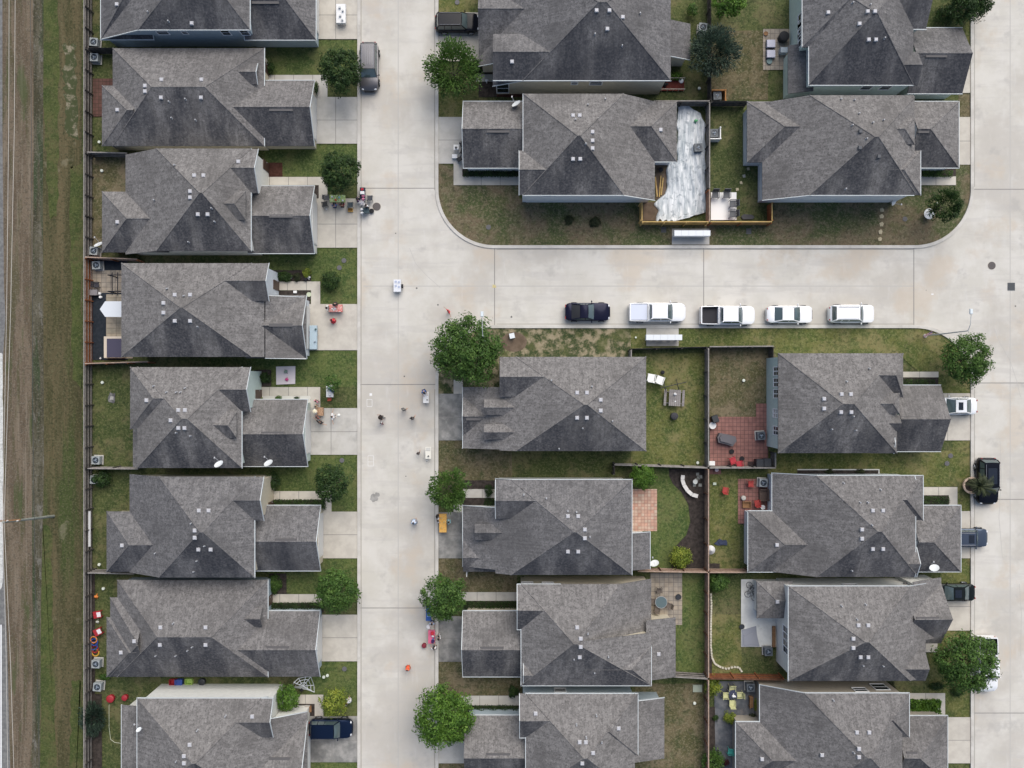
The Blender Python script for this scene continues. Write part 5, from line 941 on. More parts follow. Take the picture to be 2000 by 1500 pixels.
# screens round two of them
def screen(label, pts, m, h, name):
    root = thing(name, label, 'screen', (*G(*pts[0], h), 0)); o = Vector((*G(*pts[0], h), 0))
    for a, b in zip(pts[:-1], pts[1:]):
        p, q = P(*a, h)-o, P(*b, h)-o; p.z = q.z = 0; d = q-p; mm = MB(); mm.box((p.x+q.x)/2, (p.y+q.y)/2, .05, d.length+.1, .1, h, math.atan2(d.y, d.x)); mm.build('panel', m, root)
        mm = MB(); mm.box(q.x, q.y, 0, .13, .13, h+.12, math.atan2(d.y, d.x)); mm.build('post', m, root)
screen('orange timber box open on one side round a condenser', [(1391, 176), (1417, 176), (1417, 196)], mat('screen_orange', (.42, .19, .06), .8), 1.1, 'timber_screen')
screen('white L shaped screen round a dark fan condenser', [(1388, 271), (1407, 271), (1407, 249)], mat('screen_white', (.74, .74, .72), .6), 1.1, 'white_screen')

def table(px, py, lx, ly, top, label, cloth=None, clabel='', z=.1, h=.74, rz=0.0, legm=None, cat='table'):
    """lx, ly in photograph pixels"""
    x, y = G(px, py, h); sx, sy = lx*(CAM_H-h)/F, ly*(CAM_H-h)/F; root = thing('folding_table', label, cat, (x, y, z), R(rz))
    m = MB(); m.box(0, 0, h-.04, sx*(.96 if cloth else 1), sy*(.96 if cloth else 1), .04); m.build('tabletop', top, root)
    for a in (-1, 1):
        for b in (-1, 1): m = MB(); m.bar((a*(sx/2-.1), b*(sy/2-.1), 0), (a*(sx/2-.12), b*(sy/2-.12), h-.04), .045); m.build('leg', legm or PIPE, root)
    if cloth:
        m = MB(); n = 22; rr = random.Random(int(px)); top_ = []; low = []
        for i in range(4*n):
            k, f = i//n, (i % n)/n; c = [(-1, -1), (1, -1), (1, 1), (-1, 1)]; u = Vector(c[k]).lerp(Vector(c[(k+1) % 4]), f); u = Vector((u.x*sx/2, u.y*sy/2)); top_.append((u.x, u.y, h+.012)); q = 1.03+.03*math.sin(i*1.3)+rr.uniform(-.01, .01); low.append((u.x*q, u.y*q, h-.32+rr.uniform(-.02, .02)))
        N = 4*n; m.add(top_+low, [tuple(range(N))]+[(i, N+i, N+(i+1) % N, (i+1) % N) for i in range(N)]); o = m.build('tablecloth', cloth); o.location = (x, y, z); o.rotation_euler = (0, 0, R(rz)); tag(o, clabel, 'tablecloth')
    return root, x, y, z+h+.012
def small(px, py, kind, m, label, s=.2, zt=.1, h=None, cat=None, name=None, rz=0.0, group=None):
    """one small solid thing with its own shape standing at height zt"""
    h = h or s; x, y = G(px, py, zt+h); b = MB()
    if kind == 'jar': b.cyl(0, 0, 0, s*.5, h*.8, 14); b.cyl(0, 0, h*.8, s*.36, h*.2, 14)
    elif kind == 'crate':
        b.box(0, 0, 0, s*.9, s*.7, .03)
        for sx, sy, lx, ly in ((0, .35, 1, .06), (0, -.35, 1, .06), (.47, 0, .06, .7), (-.47, 0, .06, .7)): b.box(sx*s, sy*s, .0, lx*s, ly*s, h)
    elif kind == 'box': b.box(0, 0, 0, s, s*.72, h*.85); b.box(0, 0, h*.85, s*1.06, s*.78, h*.15, taper=.96)
    elif kind == 'ball': b.ball((0, 0, s*.5), s*.5, 0, 16, 10)
    elif kind == 'bowl': b.cyl(0, 0, 0, s*.32, h*.4, 20, s*.5); b.ring(0, 0, h*.42, s*.49, s*.07, 24)
    elif kind == 'bucket': b.cyl(0, 0, 0, s*.38, h, 18, s*.5); b.ring(0, 0, h, s*.49, s*.05, 20)
    elif kind == 'plush': b.ball((0, 0, s*.35), s*.35, 0, 12, 8, (1, .8, 1)); b.ball((s*.3, 0, s*.55), s*.2, 0, 10, 8); b.bar((0, .1*s, s*.2), (s*.1, s*.5, s*.1), s*.16); b.bar((0, -.1*s, s*.2), (s*.1, -s*.5, s*.1), s*.16)
    elif kind == 'cap': b.cyl(0, 0, 0, s*.4, h*.7, 16); b.cyl(0, 0, h*.7, s*.5, h*.3, 16, s*.42)
    elif kind == 'pouf': b.cyl(0, 0, 0, s*.46, h*.8, 22, s*.5); b.ball((0, 0, h*.8), s*.5, 0, 22, 8, (1, 1, .3))
    o = b.build(name or kind, m, None, kind in ('ball', 'plush')); o.location = (x, y, zt); o.rotation_euler = (0, 0, R(rz)); tag(o, label, cat or kind, group); return o
def chair(px, py, face, m, label, z=.1, name='garden_chair', frame=None, k=1.0, group=None, slats=True):
    x, y = G(px, py, .6); root = thing(name, label, 'chair', (x, y, z), R(face-90), group); root.scale = (k, k, k); frame = frame or m
    b = MB(); b.box(0, 0, .40, .52, .5, .05, taper=.97); b.build('seat', m, root)
    b = MB(); [b.add([(i*.17-.085+.012, -.25, .45), (i*.17+.085-.012, -.25, .45), (i*.17+.085-.012, -.36, .92), (i*.17-.085+.012, -.36, .92), (i*.17-.085+.012, -.29, .45), (i*.17+.085-.012, -.29, .45), (i*.17+.085-.012, -.40, .92), (i*.17-.085+.012, -.40, .92)], [(0, 1, 2, 3), (7, 6, 5, 4), (0, 4, 5, 1), (3, 2, 6, 7), (0, 3, 7, 4), (1, 5, 6, 2)]) for i in (-1, 0, 1)]; b.bar((-.27, -.38, .93), (.27, -.38, .93), .05); b.build('backrest', m, root)
    for s in (-1, 1):
        b = MB(); b.bar((s*.28, .24, .62), (s*.28, -.3, .62), .06); b.build('armrest', frame, root)
        b = MB(); b.bar((s*.27, .23, 0), (s*.28, .23, .62), .045); b.build('leg', frame, root); b = MB(); b.bar((s*.27, -.32, 0), (s*.27, -.26, .5), .045); b.build('leg', frame, root)
    return root
def flat(px_pts, z, th, m, name, label, cat, seed=0, amp=0.0):
    rr = random.Random(seed); pts = [G(x+rr.uniform(-amp, amp), y+rr.uniform(-amp, amp)) for x, y in px_pts]; b = MB(); b.prism(pts, z, z+th); o = b.build(name, m); return tag(o, label, cat)

WHT_T = mat('table_white_plastic', (.74, .74, .72), .5); CREAM = mat('table_cream', (.72, .70, .62), .5); DRKT = mat('table_dark', (.04, .05, .06), .6)
def cmat(n, c): return mat('tcloth_'+n, c, .9)
LIME = nmat('tcloth_lime', (.36, .52, .10), (.62, .66, .42), 9, .9, 2, layers=(((.12, .25, .10), 7, .5, .6, .8),), coords='obj'); ORGC = nmat('tcloth_orange', (.72, .36, .07), (.74, .47, .16), 8, .9, 2, coords='obj')
GING = nmat('tcloth_gingham', (.50, .07, .06), (.66, .32, .28), 8, .9, 2, layers=(((.74, .66, .62), 10, .5, .62, .8),), coords='obj'); PINKC = cmat('pink', (.66, .14, .24)); BLUEC = cmat('blue', (.04, .12, .38)); NAVYC = cmat('navy', (.02, .03, .055)); ICE = cmat('ice_blue', (.40, .50, .56)); WC = cmat('white', (.74, .74, .73))
_, _, _, zt = table(659, 388, 29, 14, WHT_T, 'folding table under the lime patterned cloth', LIME, 'lime green patterned tablecloth under the dark round tree')
for i, (x, y, m, l) in enumerate([(648, 384, WHT, 'white jar at the left end of the lime table'), (655, 390, ORG, 'orange jar near the middle of the lime table'), (662, 385, TEAL, 'teal jar beside the middle of the lime table'), (669, 391, WHT, 'white jar at the right end of the lime table')]): small(x, y, 'jar', m, l, .2, zt)
_, _, _, zt = table(708, 380, 10, 27, DRKT, 'long folding table under the navy cloth at the kerb', NAVYC, 'navy tablecloth on the long table at the kerb')
for x, y, k, m, l in [(706, 369, 'plush', RED, 'small red toy at the top of the navy table'), (707, 376, 'box', WHT, 'white box on the navy table'), (708, 382, 'plush', PINK, 'upper pink plush on the navy table'), (708, 387.5, 'plush', PINK, 'lower pink plush on the navy table')]: small(x, y, k, m, l, .42, zt)
_, _, _, zt = table(713, 411, 15, 11, DRKT, 'dark small table with white trim at its left end', cmat('slate', (.06, .09, .10)), 'slate coloured cloth on the small kerbside table')
small(705, 408, 'plush', WHT, 'upper white plush at the left end of the small kerbside table', .42, zt); small(705.5, 415, 'plush', WHT, 'lower white plush at the left end of the small kerbside table', .42, zt)
m = MB(); rr = random.Random(8); cx, cy = G(707, 397, .9)
for i in range(40):
    a = rr.uniform(0, 6.28); e = rr.uniform(.1, 1.2); L = rr.uniform(.25, .55); d = Vector((math.cos(a)*math.cos(e), math.sin(a)*math.cos(e), math.sin(e))); m.bar((0, 0, .2), Vector((0, 0, .2))+d*L, .05, w2=.015)
m.cyl(0, 0, -.6, .1, .85, 10); o = m.build('tinsel_bush', mat('tinsel_white', (.78, .76, .78), .4)); o.location = (cx, cy, .7); tag(o, 'spiky white tinsel bush between the navy and slate tables', 'decoration')
small(725, 411, 'bowl', BLKC, 'black cauldron with a pale inside beside the manhole', .5, .1, .5, 'cauldron', 'cauldron')
chair(722, 386, 90, mat('chair_dark', (.05, .055, .065), .7), 'dark camp chair alone right of the navy table', name='camp_chair'); chair(634, 398, 100, mat('chair_black', (.02, .022, .026), .7), 'black camp chair at the left end of the stall row', name='camp_chair'); chair(684, 399, 90, mat('chair_slate', (.05, .07, .085), .7), 'slate camp chair at the right end of the stall row', name='camp_chair'); chair(638, 386, 0, mat('chair_grey', (.10, .10, .11), .7), 'grey camp chair in the shade left of the lime table', name='camp_chair')
small(684, 410, 'crate', mat('crate_amber', (.55, .34, .10), .8), 'amber wooden crate below the slate camp chair', .5, .1, .3, 'crate'); small(637, 408, 'ball', WHT, 'small white ball beside the black camp chair', .18, .1, None, 'ball')
_, _, _, zt = table(666, 27, 18, 37, WHT_T, 'long white table alone on the top left driveway', WC, 'white tablecloth on the top left driveway table')
for i, (x, y) in enumerate([(663, 14), (669, 20), (664, 30), (668, 38)]): small(x, y, 'jar' if i % 2 else 'box', mat('item_grey', (.45, .47, .48), .6), ['first', 'second', 'third', 'lowest'][i]+' grey item down the white driveway table', .22, zt)
_, _, _, zt = table(776, 558, 14, 24, WHT_T, 'white table standing alone mid street below the bend', nmat('tcloth_pattern', (.6, .62, .66), (.74, .75, .77), 8, .8, 2, coords='obj'), 'pale patterned tablecloth on the lone mid street table')
for i, (x, y) in enumerate([(773, 550), (779, 551), (773, 558), (779, 560)]): small(x, y, 'bowl', mat('plate_bluish', (.40, .45, .58), .5), ['top left', 'top right', 'bottom left', 'bottom right'][i]+' bluish bowl on the lone mid street table', .22, zt, .12)
small(784.5, 559, 'box', BLKC, 'flat black sign board hanging at the lone mid street table', .42, .45, .2, 'sign', 'sign_board', 90)
_, _, _, zt = table(832, 776, 11, 22, WHT_T, 'white table at the kerb with a person in blue')
for x, y, l in [(830, 769, 'dark small item at the top of the kerb table'), (834, 781, 'dark small item at the bottom of the kerb table')]: small(x, y, 'jar', BLKC, l, .13, zt)
_, _, _, zt = table(836.5, 884.5, 11, 23, CREAM, 'narrow cream table alone at the right kerb')
small(836.5, 877, 'box', mat('card_grey', (.55, .54, .5), .7), 'flat grey card at the top of the narrow cream table', .42, zt, .04, 'card', 'card'); small(836.5, 891, 'jar', GREY, 'grey jar at the bottom of the narrow cream table', .16, zt); small(834, 900, 'ball', WHT, 'small white ball below the narrow cream table', .14, .1)
_, _, _, zt = table(865, 1022, 14, 35, WHT_T, 'long folding table under the orange cloth', ORGC, 'orange tablecloth at the end of the stained driveway')
for i, (x, y) in enumerate([(862, 1012), (867, 1020), (863, 1031)]): small(x, y, 'jar', mat('item_amber', (.6, .42, .16), .6), ['upper', 'middle', 'lower'][i]+' amber jar on the orange table', .18, zt)
_, _, _, zt = table(843, 1244, 13, 25, WHT_T, 'folding table under the pink cloth', PINKC, 'pink tablecloth at the right kerb')
for x, y, m, l in [(844, 1238, RED, 'red jar on the pink table'), (844.5, 1244, WHT, 'white box like toy on the pink table'), (845.5, 1250, BLUE, 'blue toy on the pink table'), (845, 1254, PURP, 'purple toy at the lower end of the pink table')]: small(x, y, 'plush' if m in (WHT, BLUE) else 'jar', m, l, .36, zt)
_, _, _, zt = table(837, 1197, 10, 30, DRKT, 'long folding table under the blue cloth', BLUEC, 'blue tablecloth partly under the leafy tree'); small(838, 1202, 'box', mat('box_light_blue', (.18, .33, .66), .6), 'light blue box on the blue table', .42, zt, .15)
small(837, 1224, 'bucket', WHT, 'white bucket between the blue and pink tables', .48, .1, .4); small(828, 1262, 'pouf', mat('pouf_red', (.20, .02, .035), .8), 'dark red round pouf in the street left of the pink table', .52, .1, .45)
_, _, _, zt = table(655.5, 602, 26, 14, WHT_T, 'folding table under the red and white cloth', GING, 'red and white patterned tablecloth on the tan driveway')
m = MB(); m.box(0, 0, 0, .5, .16, .05); m.box(0, 0, .0, .16, .44, .055); o = m.build('paper_cross', WC); o.location = (*G(652, 603, zt), zt); tag(o, 'white cross shaped paper on the red patterned table', 'paper')
_, _, _, zt = table(612, 659, 14, 46, WHT_T, 'long table against the garage under the ice blue cloth', ICE, 'ice blue cloth on the long table by the garage')
small(616, 643, 'jar', mat('item_darkgreen', (.06, .12, .12), .5), 'dark green jar on the ice blue table', .2, zt); small(614, 667, 'plush', mat('item_greyblue', (.3, .36, .42), .7), 'grey blue toy on the ice blue table', .28, zt); chair(603, 652, 0, mat('chair_red', (.42, .03, .03), .7), 'red camp chair between the garage and the ice blue table', name='camp_chair', k=.8)
_, _, _, zt = table(644, 764, 13, 23, WHT_T, 'small white table under the thin young tree', WC, 'white cloth on the table under the thin young tree')
for x, y, m, l in [(642, 758, TEAL, 'teal toy at the top of the young tree table'), (645, 762, BLUE, 'blue toy on the young tree table'), (649, 765, NAVY, 'navy toy at the right of the young tree table'), (643, 771, WHT, 'white toy at the bottom of the young tree table')]: small(x, y, 'plush', m, l, .4, zt)
chair(643, 778, 90, mat('chair_rust', (.36, .07, .04), .7), 'rust red camp chair below the young tree table', name='camp_chair', k=.7)
_, _, _, zt = table(626, 804, 11, 16, WHT_T, 'small table in the middle of the driveway group', nmat('tcloth_leopard', (.50, .34, .22), (.22, .12, .07), 12, .9, 2, coords='obj'), 'tan spotted cloth in the middle of the driveway group')
small(661, 811, 'ball', mat('balloon_white', (.75, .75, .7), .4), 'white balloon beside the person in white on the pale driveway', .36, .9, None, 'balloon', 'balloon')
flat([(540, 716), (577.5, 715), (577, 750), (540.5, 751)], .09, .03, mat('blanket_lilac', (.60, .55, .58), .9), 'blanket', 'pale lilac picnic blanket on the lawn', 'blanket', 3, .4); small(558, 741, 'plush', mat('toy_magenta', (.6, .06, .24), .8), 'magenta toy on the pale lilac blanket', .5, .12); small(556, 726, 'plush', mat('toy_green', (.18, .26, .22), .8), 'grey green toy on the pale lilac blanket', .55, .12, rz=35)
small(601, 541, 'plush', WHT, 'white ornament at the end of the upper planting bed', .5, .09, cat='ornament', name='garden_ornament'); small(596, 545, 'jar', BLKC, 'black pot beside the white ornament in the planting bed', .4, .09, cat='pot', name='plant_pot'); small(603, 575, 'bowl', mat('wreath_pale', (.5, .55, .4), .8), 'pale ring shaped wreath in the lower planting bed', .5, .09, .12, 'wreath', 'wreath'); small(576, 570, 'box', WHT, 'small white block in the lower planting bed', .35, .09, .2, 'block', 'stone_block')
small(567, 541, 'ball', mat('stone_grey', (.35, .34, .32), .9), 'round grey stone in the upper planting bed', .35, .06, None, 'stone', 'stone')
# web of white rope by the lower left house
ROPE = mat('rope_white', (.72, .74, .74), .7); web = MB(); C = (592, 1340); rim = [(570, 1342), (574, 1333), (583, 1325), (597, 1322), (607, 1322), (613, 1338), (614, 1352), (600, 1347), (584, 1344)]
for x, y in rim: web.bar(P(*C, 1.0), P(x, y, .15 if y > 1335 else 2.0), .07)
for f in (.38, .7, 1.0):
    q = [P(C[0]+(x-C[0])*f, C[1]+(y-C[1])*f, 1.0+((.15 if y > 1335 else 2.0)-1.0)*f) for x, y in rim]; web.tube(q+[q[0]], .06)
tag(web.build('rope_web', ROPE), 'giant white rope spider web beside the lower left porch', 'decoration')
small(587, 1350, 'plush', BLKC, 'black and white ornament below the rope web', .5, .09, cat='ornament', name='garden_ornament'); small(590.5, 1386, 'bowl', mat('pot_cream', (.68, .64, .46), .6), 'round cream pot in the bed beside the blue car', .6, .09, .4, 'pot', 'plant_pot')
# timber things
GWOOD = nmat('grey_wood', (.20, .185, .18), (.28, .26, .25), 3, stretch=(.3, 3, 1)); BWOOD = nmat('brown_wood', (.20, .11, .055), (.28, .16, .085), 3, stretch=(.3, 3, 1))
x, y = G(1318, 777, .75); root = thing('picnic_table', 'weathered grey picnic table on the rear lawn', 'picnic table', (x, y, 0), R(-3))
m = MB(); [m.box(-.52+i*.21, 0, .72, .19, 1.75, .04) for i in range(6)]; m.build('tabletop', GWOOD, root)
for s in (-1, 1):
    m = MB(); m.box(s*.98, 0, .42, .26, 1.75, .04); m.build('bench', GWOOD, root); m = MB(); m.bar((-.75, s*.6, 0), (.1, s*.6, .72), .09, n=4); m.bar((.75, s*.6, 0), (-.1, s*.6, .72), .09, n=4); m.bar((-1.0, s*.6, .38), (1.0, s*.6, .38), .09, n=4); m.build('trestle', GWOOD, root)
small(1319, 770, 'plush', WHT, 'white cloth lying on the grey picnic table', .4, .77, cat='cloth', name='cloth'); small(1319, 784, 'box', WHT, 'white strip of paper on the grey picnic table', .14, .77, .02, 'paper', 'paper')
root = thing('swing_set', 'dark bare frame standing behind the picnic table', 'frame', (*G(1320, 750), 0)); o = Vector((*G(1320, 750), 0))
for p, q in [((1290, 758, 1.9), (1341, 746, 1.9)), ((1297, 745, .05), (1298, 756, 1.9)), ((1302, 768, .05), (1298, 756, 1.9)), ((1321, 741, .05), (1323, 750, 1.9)), ((1326, 763, .05), (1323, 750, 1.9))]: m = MB(); m.bar(P(*p)-o, P(*q)-o, .08); m.build('bar', mat('frame_dark', (.03, .03, .035), .5), root)
PW = mat('plastic_white', (.76, .76, .75), .45)
chair(1272, 737, 80, PW, 'left white plastic armchair by the picnic lawn', 0.02, k=1.45, name='plastic_armchair'); chair(1289, 741, 70, PW, 'right white plastic armchair by the picnic lawn', 0.02, k=1.4, name='plastic_armchair'); small(1295, 727, 'jar', BLKC, 'small black pot behind the white plastic armchairs', .4, .02, cat='pot', name='plant_pot')
small(1318, 813, 'pouf', mat('cover_charcoal', (.035, .035, .04), .8), 'round charcoal covered barbecue on the picnic lawn', .8, .02, .8, 'barbecue', 'barbecue')
COV = mat('cover_grey', (.11, .105, .115), .8)
x, y = G(1420, 859, .8); m = MB(); m.prism([(-1.0, .25), (-.75, .72), (.2, .55), (.95, .35), (1.05, -.15), (.6, -.72), (-.2, -.45), (-.9, -.3)], 0, .62); m.prism([(-.8, .25), (-.6, .52), (.15, .4), (.75, .22), (.8, -.1), (.5, -.5), (-.1, -.3), (-.7, -.15)], .62, .8); o = m.build('covered_furniture', COV); o.location = (x, y, .1); tag(o, 'grey fabric cover over patio furniture on the red pavers', 'cover')
chair(1432, 899, 20, mat('chair_bright_red', (.42, .025, .04), .6), 'left red armchair by the dark bins on the red patio', k=1.2); chair(1444, 906, 100, mat('chair_bright_red', (.42, .025, .04), .6), 'right red armchair by the dark bins on the red patio', k=1.2)
def bin_(px, py, m, label, z=.1, rz=0, k=1.0):
    x, y = G(px, py, 1.0); root = thing('wheelie_bin', label, 'bin', (x, y, z), R(rz)); root.scale = (k, k, k); b = MB(); b.box(0, 0, .08, .56, .62, .88, taper=1.14); b.build('body', m, root); b = MB(); b.box(0, .0, .965, .68, .76, .06, taper=.92); b.bar((-.3, -.4, .97), (.3, -.4, .97), .04); b.build('lid', m, root)
    for s in (-1, 1): b = MB(); b.bar((s*.27, -.3, .1), (s*.33, -.3, .1), .2, n=14); b.build('wheel', TYRE, root)
BND = mat('bin_dark', (.022, .025, .03), .5)
bin_(1483, 904, BND, 'left dark wheelie bin in the corner of the red patio', k=1.2); bin_(1498, 903, BND, 'right dark wheelie bin in the corner of the red patio', k=1.2); bin_(1397, 818, BND, 'dark bin at the fence end of the red patio', rz=20); small(1392, 831, 'bucket', WHT, 'round white tub at the fence on the red patio', .75, .1, .5, 'tub', 'tub'); small(1391, 905, 'box', WHT, 'white box in the lower left corner of the red patio', .6, .1, .4)
small(1430, 882, 'bowl', BLKC, 'small dark pot in the middle of the red patio', .5, .1, .3, 'pot', 'plant_pot'); small(1450, 896, 'bowl', BLKC, 'small dark pot above the red armchairs', .5, .1, .3, 'pot', 'plant_pot'); small(1466, 906, 'box', mat('mat_dark', (.05, .03, .03), .9), 'dark mat beside the wheelie bins', .6, .1, .04, 'mat', 'doormat')
CR2 = mat('chair_dusty_red', (.34, .04, .035), .7)
chair(1417, 957, 80, CR2, 'red garden chair standing alone on the rear lawn', .02, k=1.1); chair(1467, 945, 0, CR2, 'red garden chair beside the pale condenser', k=1.1); chair(1479, 982, 100, CR2, 'red garden chair by the white pot at the house wall', k=1.1)
x, y = G(1492, 967, .6); root = thing('patio_sofa', 'brown wicker sofa against the wall below the pale condenser', 'sofa', (x, y, .1)); WK = mat('wicker_brown', (.11, .075, .06), .9)
for nm, a in (('seat', (0, 0, .1, .9, 1.25, .34)), ('backrest', (.42, 0, .44, .16, 1.25, .38)), ('armrest', (0, .58, .44, .8, .12, .2)), ('armrest', (0, -.58, .44, .8, .12, .2))): m = MB(); m.box(*a, taper=.97); m.build(nm, WK, root)
small(1453, 973, 'pouf', mat('table_round_pale', (.42, .40, .36), .7), 'small round pale side table on the curved red patio', .52, .1, .45, 'side table', 'side_table'); small(1459, 986, 'crate', BWOOD, 'low brown crate on the curved red patio', .9, .1, .3, 'crate'); small(1490, 991, 'bucket', WHT, 'round white pot in the wall corner by the red chair', .5, .1, .4, 'pot', 'plant_pot'); small(1396, 945, 'box', mat('box_pale_green', (.45, .52, .42), .6), 'small pale box on the lawn left of the lone red chair', .35, .02, .2); small(1400, 918, 'bucket', mat('pot_pinkish', (.6, .5, .52), .6), 'pinkish pot in the corner below the red patio', .4, .1, .3, 'pot', 'plant_pot')
m = MB(); m.cyl(0, 0, .35, .5, .5, 18, .03); m.bar((0, 0, 0), (0, 0, .4), .06); o = m.build('folded_parasol', mat('parasol_white', (.62, .62, .62), .8)); o.location = (*G(1389, 1075, .6), 0); tag(o, 'white folded parasol standing by the brown rear fence', 'parasol')
x, y = G(1410, 1060, .2); m = MB(); rr = random.Random(3); m.prism([(math.cos(a*.7)*(.5+rr.random()*.4), math.sin(a*.7)*(.22+rr.random()*.3)) for a in range(9)], 0, .16); m.prism([(math.cos(a*.7)*.35, math.sin(a*.7)*.2) for a in range(9)], .16, .24); o = m.build('tarpaulin', mat('tarp_navy', (.02, .03, .07), .6)); o.location = (x, y, .01); tag(o, 'crumpled navy tarpaulin on the rear lawn', 'tarpaulin')
# curved bench, pots and stepping pavers in the mulch bed
root = thing('curved_bench', 'curved white stone bench in the dark mulch bed', 'bench', (*G(1345, 945), .1)); o0 = Vector((*G(1345, 945, .45), 0)); pts = [P(1332, 927, .45), P(1331, 936, .45), P(1334, 946, .45), P(1341, 957, .45), P(1350, 965, .45), P(1361, 968, .45)]; m = MB()
for a, b in zip(pts[:-1], pts[1:]):
    d = b-a; n_ = Vector((-d.y, d.x, 0)).normalized()*.2; q = [a+n_-o0, a-n_-o0, b-n_-o0, b+n_-o0]; m.add([(v.x, v.y, .36) for v in q]+[(v.x, v.y, .45) for v in q], [(4, 5, 6, 7), (7, 6, 5, 4)][:1]+[(3, 2, 1, 0), (0, 1, 5, 4), (1, 2, 6, 5), (2, 3, 7, 6), (3, 0, 4, 7)])
m.build('seat', mat('bench_stone', (.62, .60, .57), .8), root)
for p in (pts[0].lerp(pts[1], .5), pts[3], pts[4].lerp(pts[5], .6)): m = MB(); v = p-o0; m.box(v.x, v.y, 0, .28, .28, .36); m.build('leg', mat('bench_stone', (.62, .60, .57), .8), root)
small(1358, 941, 'bucket', mat('pot_greyish', (.5, .52, .5), .6), 'pale round pot in the mulch bed beside the curved bench', .5, .1, .4, 'pot', 'plant_pot')
STN = nmat('stepping_stone', (.24, .25, .23), (.33, .33, .30), 4); STNT = nmat('stepping_stone_tan', (.38, .33, .22), (.48, .42, .29), 4)
for i, (x, y) in enumerate([(1362, 926), (1364, 933), (1368, 931), (1360, 937), (1356, 947), (1367, 947)]): flat([(x-3, y-3), (x+3, y-3), (x+3, y+3), (x-3, y+3)], .088, .04, STN, 'paving_stone', 'square grey paving stone among those behind the curved bench', 'paving stone', i, .4)['group'] = 'grey paving stones behind the curved bench'
for i, (x, y) in enumerate([(1461, 330), (1453, 344), (1447, 357), (1440, 370)]): flat([(x-3, y-2.5), (x+2, y-3), (x+3, y+2.5), (x-2, y+3)], .02, .05, STNT if i in (0, 2, 3) else STN, 'stepping_stone', ['topmost stepping stone from the pale grey house', 'second grey stepping stone towards the white slab', 'third stepping stone towards the white slab', 'lowest stepping stone beside the white slab'][i], 'stepping stone', i, .5)
for i, (x, y) in enumerate([(1722, 410), (1721, 423), (1721, 438), (1719, 453), (1718, 467)]): flat([(x-4, y-2), (x+1, y-4.5), (x+4.5, y-1), (x+3, y+4), (x-3, y+4)], .06, .05, STNT, 'stepping_stone', ['topmost tan stepping stone below the corner house', 'second tan stepping stone down the dry lawn', 'middle tan stepping stone of the dry lawn path', 'fourth tan stepping stone towards the kerb', 'lowest tan stepping stone nearest the kerb'][i], 'stepping stone', i+9, .8)
eds = [(1388, 1158), (1389, 1180), (1388, 1220), (1388, 1262), (1390, 1283), (1396, 1296), (1408, 1303), (1420, 1306), (1432, 1302), (1443, 1303), (1449, 1312)]
m = MB(); m.box(0, 0, 0, .27, .2, .16, taper=.85); sme = m.mesh('edging_stone', nmat('edging_limestone', (.45, .43, .35), (.6, .57, .48), 3)); k = 0
for a, b in zip(eds[:-1], eds[1:]):
    p, q = P(*a), P(*b); L = (q-p).length; nn = max(1, round(L/.29))
    for i in range(nn): v = p.lerp(q, (i+.5)/nn); o = link('edging_stone', sme, None, (v.x, v.y, .01), math.atan2(q.y-p.y, q.x-p.x)+random.Random(k).uniform(-.2, .2)); tag(o, 'small limestone block in the curved edging of the bed by the brown fence', 'stone', 'limestone blocks edging the bed by the brown fence'); k += 1
# plastic sheeting
lb = [(208, 1322), (316, 1322), (318, 1303), (380, 1300), (390, 1285), (400, 1276), (412, 1284), (431, 1281)]; rb_ = [(208, 1343), (214, 1351), (222, 1368), (243, 1377), (300, 1377), (400, 1379), (416, 1377), (424, 1352), (431, 1320)]
def itp(t, y):
    for (a, b), (c, d) in zip(t[:-1], t[1:]):
        if a <= y <= c: return b+(d-b)*(y-a)/(c-a)
    return t[-1][1]
NR, NC = 90, 46; g = np.random.default_rng(5); ph = g.uniform(0, 6.28, 24); fx = g.uniform(1.0, 8.0, 24)*np.sign(g.normal(size=24)); fy = g.uniform(.05, 1.2, 24); vs = []
for j in range(NR+1):
    yy = 208+(431-208)*j/NR; a, b = itp(lb, yy), itp(rb_, yy); a += 1.4*math.sin(j*.33)+.7*math.sin(j*.71); b += 1.0*math.sin(j*.4+1)
    for i in range(NC+1):
        x, y = G(a+(b-a)*i/NC, yy+2.5*math.sin(i*.5)*(j > NR-4)); zz = sum(abs(math.sin(fx[k]*x*.9+fy[k]*y*.8+ph[k]))**3 for k in range(24))/24; vs.append((x, y, .10+.42*zz*(.25 if i in (0, NC) else 1)))
m = MB(); m.add(vs, [(j*(NC+1)+i, (j+1)*(NC+1)+i, (j+1)*(NC+1)+i+1, j*(NC+1)+i+1) for j in range(NR) for i in range(NC)])
tag(m.build('plastic_sheet', nmat('plastic_film', (.30, .345, .375), (.56, .59, .61), 1.3, .3, 6, stretch=(2.0, .45, 1), bump=1.0, layers=(((.74, .76, .77), 1.3, .52, .62, .7, (2.4, .4, 1)), ((.22, .26, .29), 1.8, .54, .64, .75)), spec=.5), None, True), 'wrinkled clear plastic sheeting laid over the patio and lawn', 'plastic sheet')
small(1360, 234, 'plush', mat('toy_green_bright', (.12, .42, .18), .7), 'green and white thing on top of the plastic sheeting', .5, .3, cat='toy', name='toy'); sheet('dry_patch', [(1256, 395), (1300, 395), (1300, 431), (1256, 431)], DIRT, .07); sheet('dry_patch', [(1280, 318), (1303, 318), (1300, 390), (1280, 390)], DIRT, .071)
